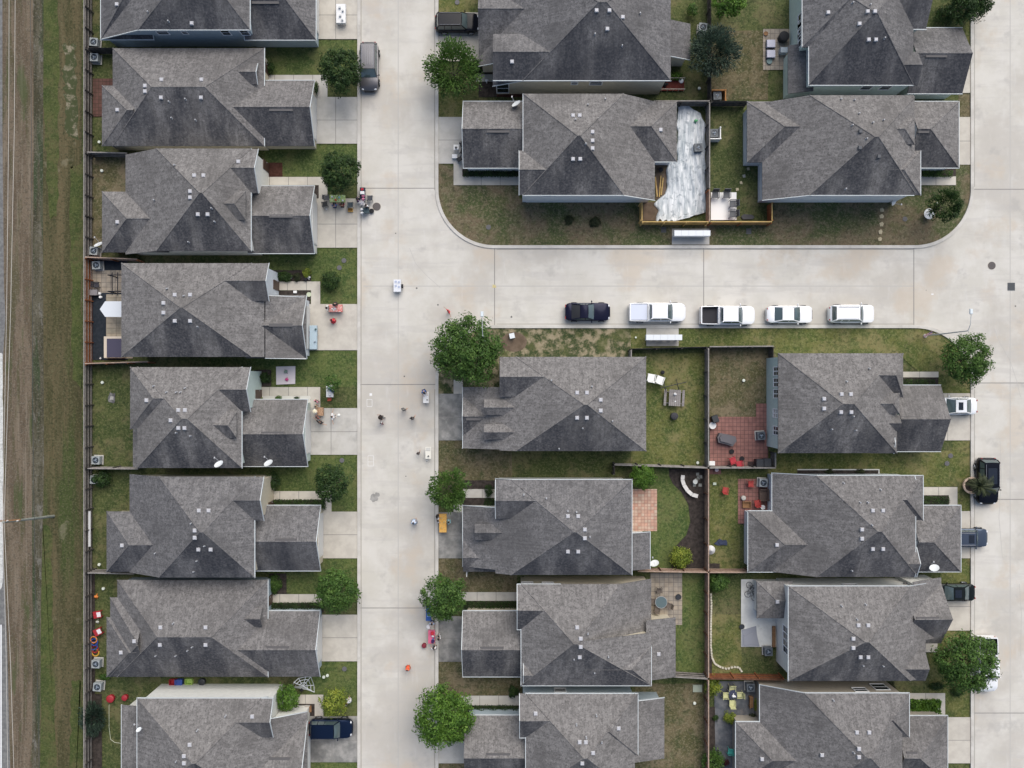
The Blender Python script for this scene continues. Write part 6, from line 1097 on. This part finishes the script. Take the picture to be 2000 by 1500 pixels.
for i, (a, b) in enumerate([((1280, 345), (1284, 384)), ((1288, 384), (1291, 343)), ((1291.5, 381), (1295.5, 347))]):
    p, q = P(*a, .2), P(*b, .2); d = q-p; m = MB(); m.box(0, 0, 0, d.length, .13, .06); o = m.build('timber_plank', WOODY); o.location = ((p.x+q.x)/2, (p.y+q.y)/2, .12+.01*i); o.rotation_euler = (0, 0, math.atan2(d.y, d.x)); tag(o, ['leftmost yellow plank by the plastic sheeting', 'middle yellow plank by the plastic sheeting', 'rightmost yellow plank by the plastic sheeting'][i], 'plank')
small(1291, 331, 'pouf', BLKC, 'dark lump beside the plastic sheeting at the house wall', .5, .1, .3, 'bag', 'rubbish_bag')
WIRE = mat('chair_wire_grey', (.07, .075, .085), .5)
for i, (x, y, f) in enumerate([(1397, 381, -90), (1419, 381, -90), (1431, 398, 180), (1431, 418, 180)]): chair(x, y, f, WIRE, ['left of the two dark chairs at the top of the white slab', 'right of the two dark chairs at the top of the white slab', 'upper of the two dark chairs at the right of the white slab', 'lower of the two dark chairs at the right of the white slab'][i], .11, k=1.35, group='dark chairs round the white slab')
flat([(1447, 423), (1452, 419), (1468, 420), (1473, 424), (1470, 429), (1450, 429)], .01, .14, mat('bag_black', (.03, .03, .035), .6), 'ground_cover_bag', 'black bag lying at the foot of the new orange fence', 'bag', 1, .5)
# red deck, lattice and things at the top
root = thing('timber_deck', 'dark red timber deck with pale rails at the top centre house', 'deck', (*G(1307, 169), 0)); REDW = nmat('deck_red', (.10, .025, .02), (.15, .04, .032), 3); m = MB(); [m.box(-1.5+i*.15, 0, .25, .14, 1.1, .04) for i in range(21)]; m.build('boards', REDW, root)
for s in (-1, 1): m = MB(); m.box(0, s*.6, .9, 3.1, .06, .06); [m.box(-1.5+i*.6, s*.6, .25, .06, .06, .65) for i in range(6)]; m.build('rail', mat('rail_pale', (.4, .36, .3), .8), root)
small(1300, 162, 'plush', BLKC, 'black thing on the dark red deck', .7, .3, cat='bag', name='bag'); small(1331, 157, 'pouf', WHT, 'white round thing at the end of the dark red deck', .5, .02, .5, 'pot', 'plant_pot'); small(950, 155, 'plush', WHT, 'white ornament in the shaded bed beside the black wagon house', .5, .1, cat='ornament', name='garden_ornament')
LIL = mat('lounger_lilac', (.52, .52, .60), .7)
for i, (x, y) in enumerate([(1506, 85), (1506, 105)]):
    xx, yy = G(x, y, .5); root = thing('patio_lounger', ['upper', 'lower'][i]+' pale lilac cushioned seat on the tan patio', 'lounger', (xx, yy, .1)); m = MB(); m.box(0, 0, .3, .92, .82, .16, taper=.95); m.build('cushion', LIL, root); m = MB(); m.box(0, 0, .2, .98, .86, .08); m.build('frame', mat('frame_navy', (.03, .04, .08), .6), root)
    for a in (-1, 1):
        for b in (-1, 1): m = MB(); m.box(a*.42, b*.36, 0, .07, .07, .2); m.build('leg', mat('frame_navy', (.03, .04, .08), .6), root)
small(1533, 69, 'pouf', mat('cover_black', (.02, .02, .022), .8), 'round black covered barbecue at the tan patio', 1.1, .1, .9, 'barbecue', 'barbecue'); small(1504, 118, 'bowl', mat('pot_teal', (.14, .22, .22), .6), 'round teal pot below the lilac seats', .6, .1, .35, 'pot', 'plant_pot'); small(1497, 64, 'bowl', BWOOD, 'brown pot in the top corner of the tan patio', .45, .1, .3, 'pot', 'plant_pot'); small(1532, 97, 'box', mat('box_steel', (.35, .4, .44), .5), 'grey blue cabinet at the wall of the tan patio', .75, .1, .8, 'cabinet', 'cabinet')
# black yard
root = thing('pergola', 'open black beamed pergola in the black rear yard', 'pergola', (*G(222, 550, 2.2), 0)); o0 = Vector((*G(222, 550, 2.2), 0)); BM = mat('pergola_black', (.012, .012, .016), .5)
for a, b in [((210, 537), (240, 537)), ((210, 569), (240, 569)), ((219, 532), (219, 576)), ((230, 532), (230, 576))]: p, q = P(*a, 2.2)-o0, P(*b, 2.2)-o0; m = MB(); m.bar((p.x, p.y, 2.2), (q.x, q.y, 2.2), .12, n=4); m.build('beam', BM, root)
for a in [(211, 537), (211, 569), (236, 537), (236, 569)]: p = P(*a, 2.2)-o0; m = MB(); m.box(p.x, p.y, 0, .11, .11, 2.2); m.build('post', BM, root)
x, y = G(217, 604, 2.3); root = thing('shade_canopy', 'white pointed canopy over the black rear yard', 'canopy', (x, y, 0)); m = MB(); m.prism([(-1.18, 0), (-.62, .84), (1.1, .84), (1.18, .75), (1.18, -.72), (1.05, -.82), (-.62, -.80)], 2.24, 2.34); m.build('canopy_top', mat('canopy_white', (.62, .65, .68), .7), root)
for a in ((-.9, 0), (.9, .6), (.9, -.6)): m = MB(); m.box(*a, 0, .09, .09, 2.24); m.build('post', mat('post_grey', (.3, .3, .3), .5), root)
x, y = G(221, 678, .9); root = thing('hot_tub', 'dark covered hot tub with a cream rim in the black yard', 'hot tub', (x, y, .1)); m = MB(); m.box(0, 0, 0, 2.0, 2.3, .8); m.build('body', mat('rim_cream', (.58, .50, .40), .7), root); m = MB(); m.box(.16, -.1, .8, 1.68, 2.04, .06, taper=.97); m.build('cover', mat('cover_plum', (.055, .05, .085), .7), root)
for i, (x, y, k, m_) in enumerate([(193, 573, 'jar', WHT), (195, 580, 'jar', WHT), (194, 700, 'plush', WHT)]): small(x, y, k, m_, ['upper small white pot in the black yard', 'lower small white pot in the black yard', 'white ornament near the bottom of the black yard'][i], .3, .1, cat='pot', name='plant_pot')
chair(188, 556, 0, mat('chair_charcoal', (.03, .03, .04), .7), 'charcoal chair in the black yard beside the pergola'); small(182, 571, 'box', mat('box_dusty', (.2, .19, .2), .7), 'dusty grey box against the cedar boundary fence', .8, .1, .6)
# play yard
PR = mat('play_red', (.34, .02, .03), .5); PB = mat('play_blue', (.03, .07, .30), .4); PY = mat('play_yellow', (.62, .36, .05), .5)
def playtable(px, py, rz, label):
    x, y = G(px, py, .6); root = thing('play_table', label, 'play table', (x, y, .02), R(rz)); m = MB(); m.box(0, 0, .45, .85, .75, .1, taper=.95); m.build('tabletop', PR, root); m = MB(); m.box(.2, 0, .55, .42, .5, .04); m.build('tray', mat('tray_white', (.7, .66, .68), .5), root)
    for a in (-1, 1):
        for b in (-1, 1): m = MB(); m.box(a*.34, b*.3, 0, .1, .1, .45); m.build('leg', PR, root)
playtable(189, 1201, 10, 'upper red play table with a white tray'); playtable(190, 1235, 25, 'lower red play table with a white tray')
for i, (x, y, m_, r) in enumerate([(187, 1247, mat('ring_orange', (.55, .2, .06), .5), .34), (187.5, 1252, PB, .36), (185, 1260, PB, .42), (187, 1267, PR, .36), (187.5, 1274, PY, .37)]): b = MB(); b.ring(0, 0, .1, r, .13); o = b.build('play_ring', m_); o.location = (*G(x, y), .0+.09*(4-i)); tag(o, ['orange toy ring at the top of the row of rings', 'upper blue toy ring in the row of rings', 'lower larger blue toy ring in the row of rings', 'red toy ring between blue and yellow rings', 'yellow toy ring at the bottom of the row of rings'][i], 'toy ring')
small(184, 1167, 'plush', mat('toy_orange', (.62, .2, .04), .6), 'orange toy near the top of the play yard', .6, .02, cat='toy', name='toy'); small(187, 1216, 'plush', mat('toy_pale', (.45, .46, .42), .7), 'pale toy between the two red play tables', .5, .02, cat='toy', name='toy'); small(214, 1366, 'pouf', PR, 'left red round stool with a white patch', .85, .02, .5, 'stool', 'stool'); small(242, 1364, 'pouf', PR, 'right red round stool nearer the porch roof', .65, .02, .5, 'stool', 'stool')
m = MB(); m.tube([P(213, 1376, .04), P(213, 1420, .04), P(216, 1444, .04), P(224, 1450, .04), P(238, 1452, .04)], .05); tag(m.build('garden_hose', mat('hose_pale', (.5, .52, .4), .6)), 'pale garden hose running from the left red stool', 'hose')
for x, y, m_, k, l in [(337, 1333, PR, 'crate', 'red toy crate in the narrow gap above the white house'), (348, 1333, PB, 'box', 'blue toy box in the narrow gap above the white house'), (368, 1332, mat('crate_lime', (.35, .5, .12), .6), 'crate', 'green and yellow crate in the narrow gap above the white house'), (393, 1333, BND, 'pouf', 'dark round lid in the narrow gap above the white house')]: small(x, y, k, m_, l, .8, .02, .45)
m = MB(); m.box(0, 0, 0, .22, 3.8, .06); o = m.build('long_board', mat('board_white', (.55, .55, .55), .7)); o.location = (*G(174, 1033, 1.0), .95); o.rotation_euler = (0, R(38), 0); tag(o, 'long white board leaning against the boundary fence', 'board')
sheet('ash_patch', wob([(213, 768), (225, 768), (225, 786), (213, 786)], 2, 2, 3), nmat('ash', (.09, .09, .09), (.2, .2, .19), 2), .0835); sheet('ash_patch', wob([(215, 774), (222, 774), (222, 781), (215, 781)], 1, 2, 2), nmat('ash_pale', (.3, .29, .27), (.4, .39, .37), 3), .0875)
# other patios
x, y = G(1291, 1176, .72); root = thing('glass_table', 'round glass patio table on the tan pavers', 'table', (x, y, .1)); m = MB(); m.cyl(0, 0, .69, .62, .03, 28); m.build('tabletop', mat('glass_top_green', (.10, .14, .15), .08), root); m = MB(); m.ring(0, 0, .71, .63, .05, 28); m.build('rim', PIPE, root)
for i in range(3): a = i*2.1; m = MB(); m.bar((math.cos(a)*.5, math.sin(a)*.5, 0), (math.cos(a)*.35, math.sin(a)*.35, .69), .05); m.build('leg', PIPE, root)
BRZ = mat('chair_bronze', (.13, .105, .085), .6); chair(1277, 1174, 0, BRZ, 'bronze chair left of the round glass table'); chair(1307, 1183, 160, BRZ, 'bronze chair right of the round glass table'); chair(1288, 1154, -90, BRZ, 'bronze chair standing above the round glass table'); chair(1284, 1190, 80, BRZ, 'bronze chair below the round glass table')
small(1326, 1167, 'bowl', BND, 'dark fire bowl at the edge of the tan pavers', .6, .1, .4, 'fire bowl', 'fire_bowl'); small(1299, 1204, 'box', WHT, 'white pipe end at the roof corner on the tan pavers', .3, .1, .3, 'pipe', 'pipe_end')
x, y = G(1431, 1355, .7); root = thing('patio_table', 'square navy table on the slate patio', 'table', (x, y, .1), R(10)); m = MB(); m.box(0, 0, .68, .85, .85, .05); m.build('tabletop', mat('table_navy', (.035, .04, .075), .5), root)
for a in (-1, 1):
    for b in (-1, 1): m = MB(); m.box(a*.36, b*.36, 0, .06, .06, .68); m.build('leg', PIPE, root)
YC = mat('chair_straw', (.50, .50, .26), .8)
for i, (x, y, f) in enumerate([(1430, 1345, -90), (1418, 1358, 0), (1444, 1357, 180), (1430, 1373, 90)]): chair(x, y, f, YC, ['straw yellow chair above the navy table', 'straw yellow chair left of the navy table', 'straw yellow chair right of the navy table', 'straw yellow chair below the navy table'][i], k=1.15, group='straw yellow chairs round the navy table')
small(1434, 1362, 'plush', WHT, 'white cloth lying over the navy table', .5, .85, cat='cloth', name='cloth'); chair(1427, 1468, 170, mat('chair_turquoise', (.08, .42, .34), .5), 'turquoise chair beside the lower right roof', k=1.15)
x, y = G(1467, 1371, .5); root = thing('wooden_bench', 'brown wooden bench with plants at the slate patio wall', 'bench', (x, y, .1)); m = MB(); m.box(0, 0, .4, .45, 1.2, .06); m.build('seat', BWOOD, root); m = MB(); m.box(-.2, 0, .46, .06, 1.2, .4); m.build('backrest', BWOOD, root)
for b in (-1, 1): m = MB(); m.box(0, b*.52, 0, .42, .07, .4); m.build('leg', BWOOD, root)
x, y = G(602, 1385, .4); root = thing('wooden_bench', 'small brown slatted bench in the bed above the blue car', 'bench', (x, y, .08)); m = MB(); [m.box(-.3+i*.15, 0, .36, .13, .6, .05) for i in range(5)]; m.build('seat', BWOOD, root)
for b in (-1, 1): m = MB(); m.box(0, b*.24, 0, .6, .06, .36); m.build('leg', BWOOD, root)
# cluttered slab
def bicycle(px, py, rz, m_, label):
    x, y = G(px, py, .5); root = thing('bicycle', label, 'bicycle', (x, y, .1), R(rz)); root.rotation_euler = (R(62), 0, R(rz))
    for s in (-.5, .5): b = MB(); q = [(s+math.cos(6.2832*i/24)*.32, 0, .33+math.sin(6.2832*i/24)*.32) for i in range(25)]; b.tube(q, .05); [b.bar((s, 0, .33), (s+math.cos(a)*.32, 0, .33+math.sin(a)*.32), .012) for a in (0, 1.05, 2.1, 3.14, 4.2, 5.2)]; b.build('wheel', TYRE, root)
    b = MB(); [b.bar(p, q, .045) for p, q in (((-.5, 0, .33), (-.05, 0, .3)), ((-.05, 0, .3), (-.18, 0, .8)), ((-.5, 0, .33), (-.15, 0, .7)), ((-.05, 0, .3), (.38, 0, .75)), ((-.15, 0, .7), (.36, 0, .82)), ((.36, 0, .85), (.5, 0, .33)))]; b.build('frame', m_, root)
    b = MB(); b.box(-.19, 0, .8, .26, .14, .05); b.build('saddle', BND, root); b = MB(); b.bar((.36, -.28, .92), (.36, .28, .92), .04); b.bar((.36, 0, .84), (.36, 0, .92), .04); b.build('handlebar', BND, root)
bicycle(1458, 1152, 80, BND, 'dark bicycle lying left on the cluttered white slab'); bicycle(1468, 1160, 95, BND, 'dark bicycle lying beside the porch roof of the cluttered slab')
m = MB(); m.prism([G(1448, 1230), G(1462, 1226), G(1476, 1222), G(1478, 1240), G(1483, 1262), G(1448, 1262)], .098, .15); m.prism([G(1452, 1240), G(1470, 1236), G(1474, 1256), G(1452, 1259)], .15, .21); tag(m.build('folded_tarp', mat('tarp_grey', (.25, .26, .29), .5)), 'grey folded tarpaulin on the white slab', 'tarpaulin'); small(1450, 1225, 'bowl', BND, 'dark tyre shaped ring on the edge of the white slab', .55, .1, .3, 'tyre', 'tyre'); flat([(1507, 1222), (1513, 1222), (1513, 1262), (1507, 1262)], .11, .25, BWOOD, 'wooden_step', 'brown wooden step at the white rear wall', 'step')
# street furniture
MBX = mat('mailbox_aluminium', (.66, .69, .71), .45)
def mailboxes(px, py, label):
    x, y = G(px, py, 1.5); root = thing('mailbox_bank', label, 'mailboxes', (x, y, .11))
    for i in range(5):
        m = MB(); cx = (i-2)*.77; m.box(cx, 0, .7, .755, .58, .78); [m.box(cx+(j-1)*.24, .295, .74+k*.17, .22, .012, .15) for j in range(3) for k in range(4)]; m.build('cabinet', MBX, root); m = MB(); m.box(cx, 0, 0, .35, .3, .7); m.build('pedestal', PIPE, root)
mailboxes(1352, 455.5, 'white bank of mailboxes below the new wooden fence'); mailboxes(1297, 659, 'white bank of mailboxes behind the white pickups')
x, y = G(1000, 656, .6); root = thing('utility_box', 'white square utility box on the bare verge', 'utility box', (x, y, .06), R(12)); m = MB(); m.box(0, 0, 0, .5, .5, .55); m.build('cabinet', MBX, root); m = MB(); m.box(0, 0, .55, .58, .58, .08, taper=.9); m.build('lid', MBX, root)
flat([(1353, 1337), (1371, 1337), (1371, 1351), (1353, 1351)], .0, .12, mat('lid_pale_green', (.34, .38, .30), .7), 'utility_cover', 'pale green square utility lid by the brown fence', 'lid')
def disc(name, px, py, r, m, label, cat, z=.0965, rim=None):
    x, y = G(px, py); root = thing(name, label, cat, (x, y, z)); b = MB(); b.cyl(0, 0, 0, r, .012, 36); b.build('cover', m, root); b = MB()
    for i in range(-4, 5): b.box(i*r*.2, 0, .012, r*.07, 2*math.sqrt(max(.0, 1-(i*.2)**2))*r*.86, .008)
    b.build('rib', mat('iron_rib', (.12, .105, .10), .6), root)
    if rim: b = MB(); b.ring(0, 0, .004, r*1.04, .03, 36); b.build('rim', rim, root)
IRON = mat('cast_iron', (.085, .075, .072), .7); TANR = mat('rim_tan', (.5, .46, .38), .8)
disc('manhole_cover', 736, 404, .43, IRON, 'brown iron manhole cover beside the black cauldron', 'manhole', rim=TANR); disc('manhole_cover', 1936, 519, .41, IRON, 'brown iron manhole cover in the right hand junction', 'manhole', rim=TANR)
def grate(px, py, s, label, z=.0965):
    x, y = G(px, py); root = thing('drain_grate', label, 'drain', (x, y, z)); m = MB(); m.box(0, 0, 0, s, s, .01); m.build('pit', BND, root); m = MB(); [m.box((i-3)*s/7, 0, .01, s*.05, s, .012) for i in range(7)]; [m.box(0, q*s/2, .01, s, s*.06, .014) for q in (-1, 1)]; m.build('bar', mat('grate_iron', (.10, .11, .12), .6), root)
grate(1974, 560, .8, 'square iron drain grate at the right edge of the junction'); grate(1296, 449, .55, 'small dark drain in the dry verge left of the mailboxes', .075); grate(1462, 452, .55, 'small dark drain in the verge right of the mailboxes', .075)
for i, (x, y, l) in enumerate([(672, 509, 'upper round meter lid on the lawn with the ringed shrub'), (663, 523, 'lower round meter lid on the lawn with the ringed shrub'), (668, 899, 'round meter lid above the medium dark tree'), (673, 1306, 'round meter lid on the lower left lawn'), (1856, 890, 'upper meter lid on the lawn above the palm'), (1849, 905, 'lower meter lid on the lawn above the palm'), (1767, 428, 'bluish meter lid on the lawn near the white basin'), (893, 5, 'meter lid on the lawn above the black wagon'), (954, 444, 'dark meter lid on the dry corner lawn')]): disc('meter_lid', x, y, .26, mat('lid_grey', (.11, .115, .125), .7), l, 'meter lid', .075)
for i, (x, y, l) in enumerate([(193, 277, 'white pipe cap in the yard with the red brown patio'), (198, 333, 'pale green pipe cap in the yard below the first lawn'), (199, 747, 'pale green pipe cap at the top of the open green yard'), (201, 1150, 'pale green pipe cap at the top of the play yard'), (1366, 172, 'white pipe cap below the bluish tree'), (1453, 743, 'white pipe cap on the bare yard of the pale green house'), (1242, 659, 'small white pipe cap on the verge by the mailboxes'), (1363, 904, 'white pipe cap by the dark rear fence corner'), (1357, 1374, 'white pipe cap below the pale green lid'), (193, 1103, 'white pipe cap near the long white board'), (632, 1323, 'left white cap on the lower left lawn'), (639, 1320, 'right white cap on the lower left lawn'), (1831, 396, 'white garden light beside the dark spreading tree'), (1873, 397, 'white garden light right of the dark spreading tree')]): small(x, y, 'cap', mat('cap_white', (.66, .70, .62), .6), l, .34 if i not in (6, 12, 13) else .22, .06, .22, 'pipe cap', 'pipe_stub')
b = MB(); b.cyl(0, 0, 0, .28, .45, 20, .2); b.cyl(0, 0, .45, .3, .12, 24, .55); b.ring(0, 0, .57, .55, .06, 28); o = b.build('bird_bath', mat('basin_white', (.68, .70, .71), .5)); o.location = (*G(1814, 418, .5), .06); tag(o, 'white round basin beside the dark spreading tree', 'bird bath')
def ground_dish(px, py, label, ang):
    x, y = G(px, py, 1.0); root = thing('satellite_dish', label, 'satellite dish', (x, y, 0)); d = dish(root, px, py, 1.0, ang); d.location = (-x, -y, 0); d.name = 'reflector'; m = MB(); m.bar((0, 0, 0), (0, 0, .9), .08); m.build('mast', PIPE, root)
ground_dish(192, 477, 'white satellite dish on a post in the rear yard', 1.9); ground_dish(1278, 1100, 'white satellite dish standing beside the mulch bed lawn', 1.9); ground_dish(1747, 393, 'white satellite dish under the roof corner by the dry lawn', -.6)
POLE = mat('lamp_pole_grey', (.40, .42, .42), .45)
def lamp(px, py, arm, label, h=8.2):
    x, y = G(px, py); root = thing('street_lamp', label, 'street lamp', (x, y, .06)); m = MB(); m.bar((0, 0, 0), (0, 0, h), .16, n=10, w2=.10); m.build('pole', POLE, root); m = MB(); a = Vector(arm); m.tube([Vector((0, 0, h-.1)), Vector((0, 0, h))+a*.35+Vector((0, 0, .25)), Vector((0, 0, h+.3))+a], .07); m.build('arm', POLE, root); m = MB(); e = Vector((0, 0, h+.28))+a*1.1; m.box(e.x, e.y, e.z-.08, .3, .55, .14, taper=.8); m.build('lamp_head', mat('lamp_head_white', (.6, .66, .68), .4), root); m = MB(); m.box(e.x, e.y, e.z-.1, .2, .4, .03); m.build('lens', LAMPW, root); m = MB(); m.cyl(0, 0, 0, .2, .12, 14); m.build('base_plate', POLE, root)
lamp(948, 664, (-.05, 1.9, 0), 'street lamp rising out of the largest tree'); lamp(1806, 656, (.1, 1.7, 0), 'street lamp leaning over the lower right junction beside a small flag', 8.6)
x, y = G(1803, 657); root = thing('flag', 'small striped flag at the foot of the junction street lamp', 'flag', (x, y, .06), R(25)); m = MB(); m.bar((.5, 0, 0), (.5, 0, 1.5), .035); m.build('staff', WHT_T, root)
FR, FWm, FB = mat('flag_red', (.50, .04, .05), .8), mat('flag_white', (.75, .75, .75), .8), mat('flag_blue', (.03, .05, .2), .8); m = MB()
for i in range(13): m.add([(-.5, .02+.30*i/13, 1.0+.028*i), (.5, .02+.30*i/13, 1.0+.028*i), (.5, .02+.30*(i+1)/13, 1.0+.028*(i+1)), (-.5, .02+.30*(i+1)/13, 1.0+.028*(i+1))], [(0, 1, 2, 3)], i % 2)
m.add([(.1, .02+.30*6/13, 1.004+.028*6), (.5, .02+.30*6/13, 1.004+.028*6), (.5, .325, 1.004+.028*13), (.1, .325, 1.004+.028*13)], [(0, 1, 2, 3)], 2); m.build('cloth', [FR, FWm, FB], root)
x, y = G(105, 1008); tp = P(5, 1020, 9.2); root = thing('utility_pole', 'tall grey utility pole on the meadow at the left edge', 'utility pole', (x, y, 0)); m = MB(); TP = Vector((tp.x-x, tp.y-y, 9.2)); m.bar((0, 0, 0), TP, .30, n=12, w2=.2); m.build('pole', nmat('pole_wood', (.20, .22, .19), (.3, .31, .28), 2, stretch=(1, 1, .2)), root); m = MB(); m.box(TP.x+.3, TP.y+.1, 8.7, 2.4, .12, .14, R(4)); m.build('crossarm', BWOOD, root)
for k in (-.7, .3, 1.3): m = MB(); m.cyl(TP.x+k, TP.y+.1, 8.84, .06, .22, 10, .04); m.build('insulator', WHT_T, root)
def wire(pts, label, m_, w_=.045):
    m = MB(); q = [P(a, b, c) for a, b, c in pts]; m.tube(q, w_, n=5); tag(m.build('power_line', m_), label, 'power line')
WL = mat('wire_pale', (.5, .47, .42), .5); WD = mat('wire_dark', (.05, .055, .05), .5)
wire([(18, -60, 9), (17, 250, 8.6), (13, 600, 8.7), (5, 1016, 9.1), (12, 1280, 8.8), (16, 1560, 8.9)], 'pale power line nearest the left edge', WL); wire([(30, -60, 9), (28, 250, 8.6), (21, 600, 8.7), (8, 1016, 9.1), (20, 1280, 8.8), (29, 1560, 8.9)], 'second pale power line from the left edge', WL); wire([(59, -60, 7), (62, 350, 6.7), (64, 800, 6.8), (68, 1100, 6.8), (78, 1560, 7)], 'dark power line along the edge of the dirt track', WD)
sheet('white_edging', [(1557, 916), (1717, 916), (1717, 932), (1715, 932), (1715, 918), (1557, 918)], mat('edging_white', (.6, .6, .58), .7), .10)


_, _, _, zt = table(891, 288, 10, 10, WHT_T, 'small white table on the driveway of the upper corner house')
small(890, 287, 'plush', GREY, 'grey toy on the small white driveway table', .35, zt); small(894, 290, 'jar', WHT, 'white jar on the small white driveway table', .2, zt)
CBK = mat('chair_black', (.02, .022, .026), .7)
chair(902, 281, 200, CBK, 'upper black chair beside the small white driveway table', name='camp_chair', k=.9); chair(903, 296, 160, CBK, 'middle black chair beside the small white driveway table', name='camp_chair', k=.9); chair(897, 310, 120, CBK, 'lowest black chair near the front walk of the corner house', name='camp_chair', k=.9)
small(888, 305, 'box', WHT, 'white box below the small white driveway table', .55, .1, .4)
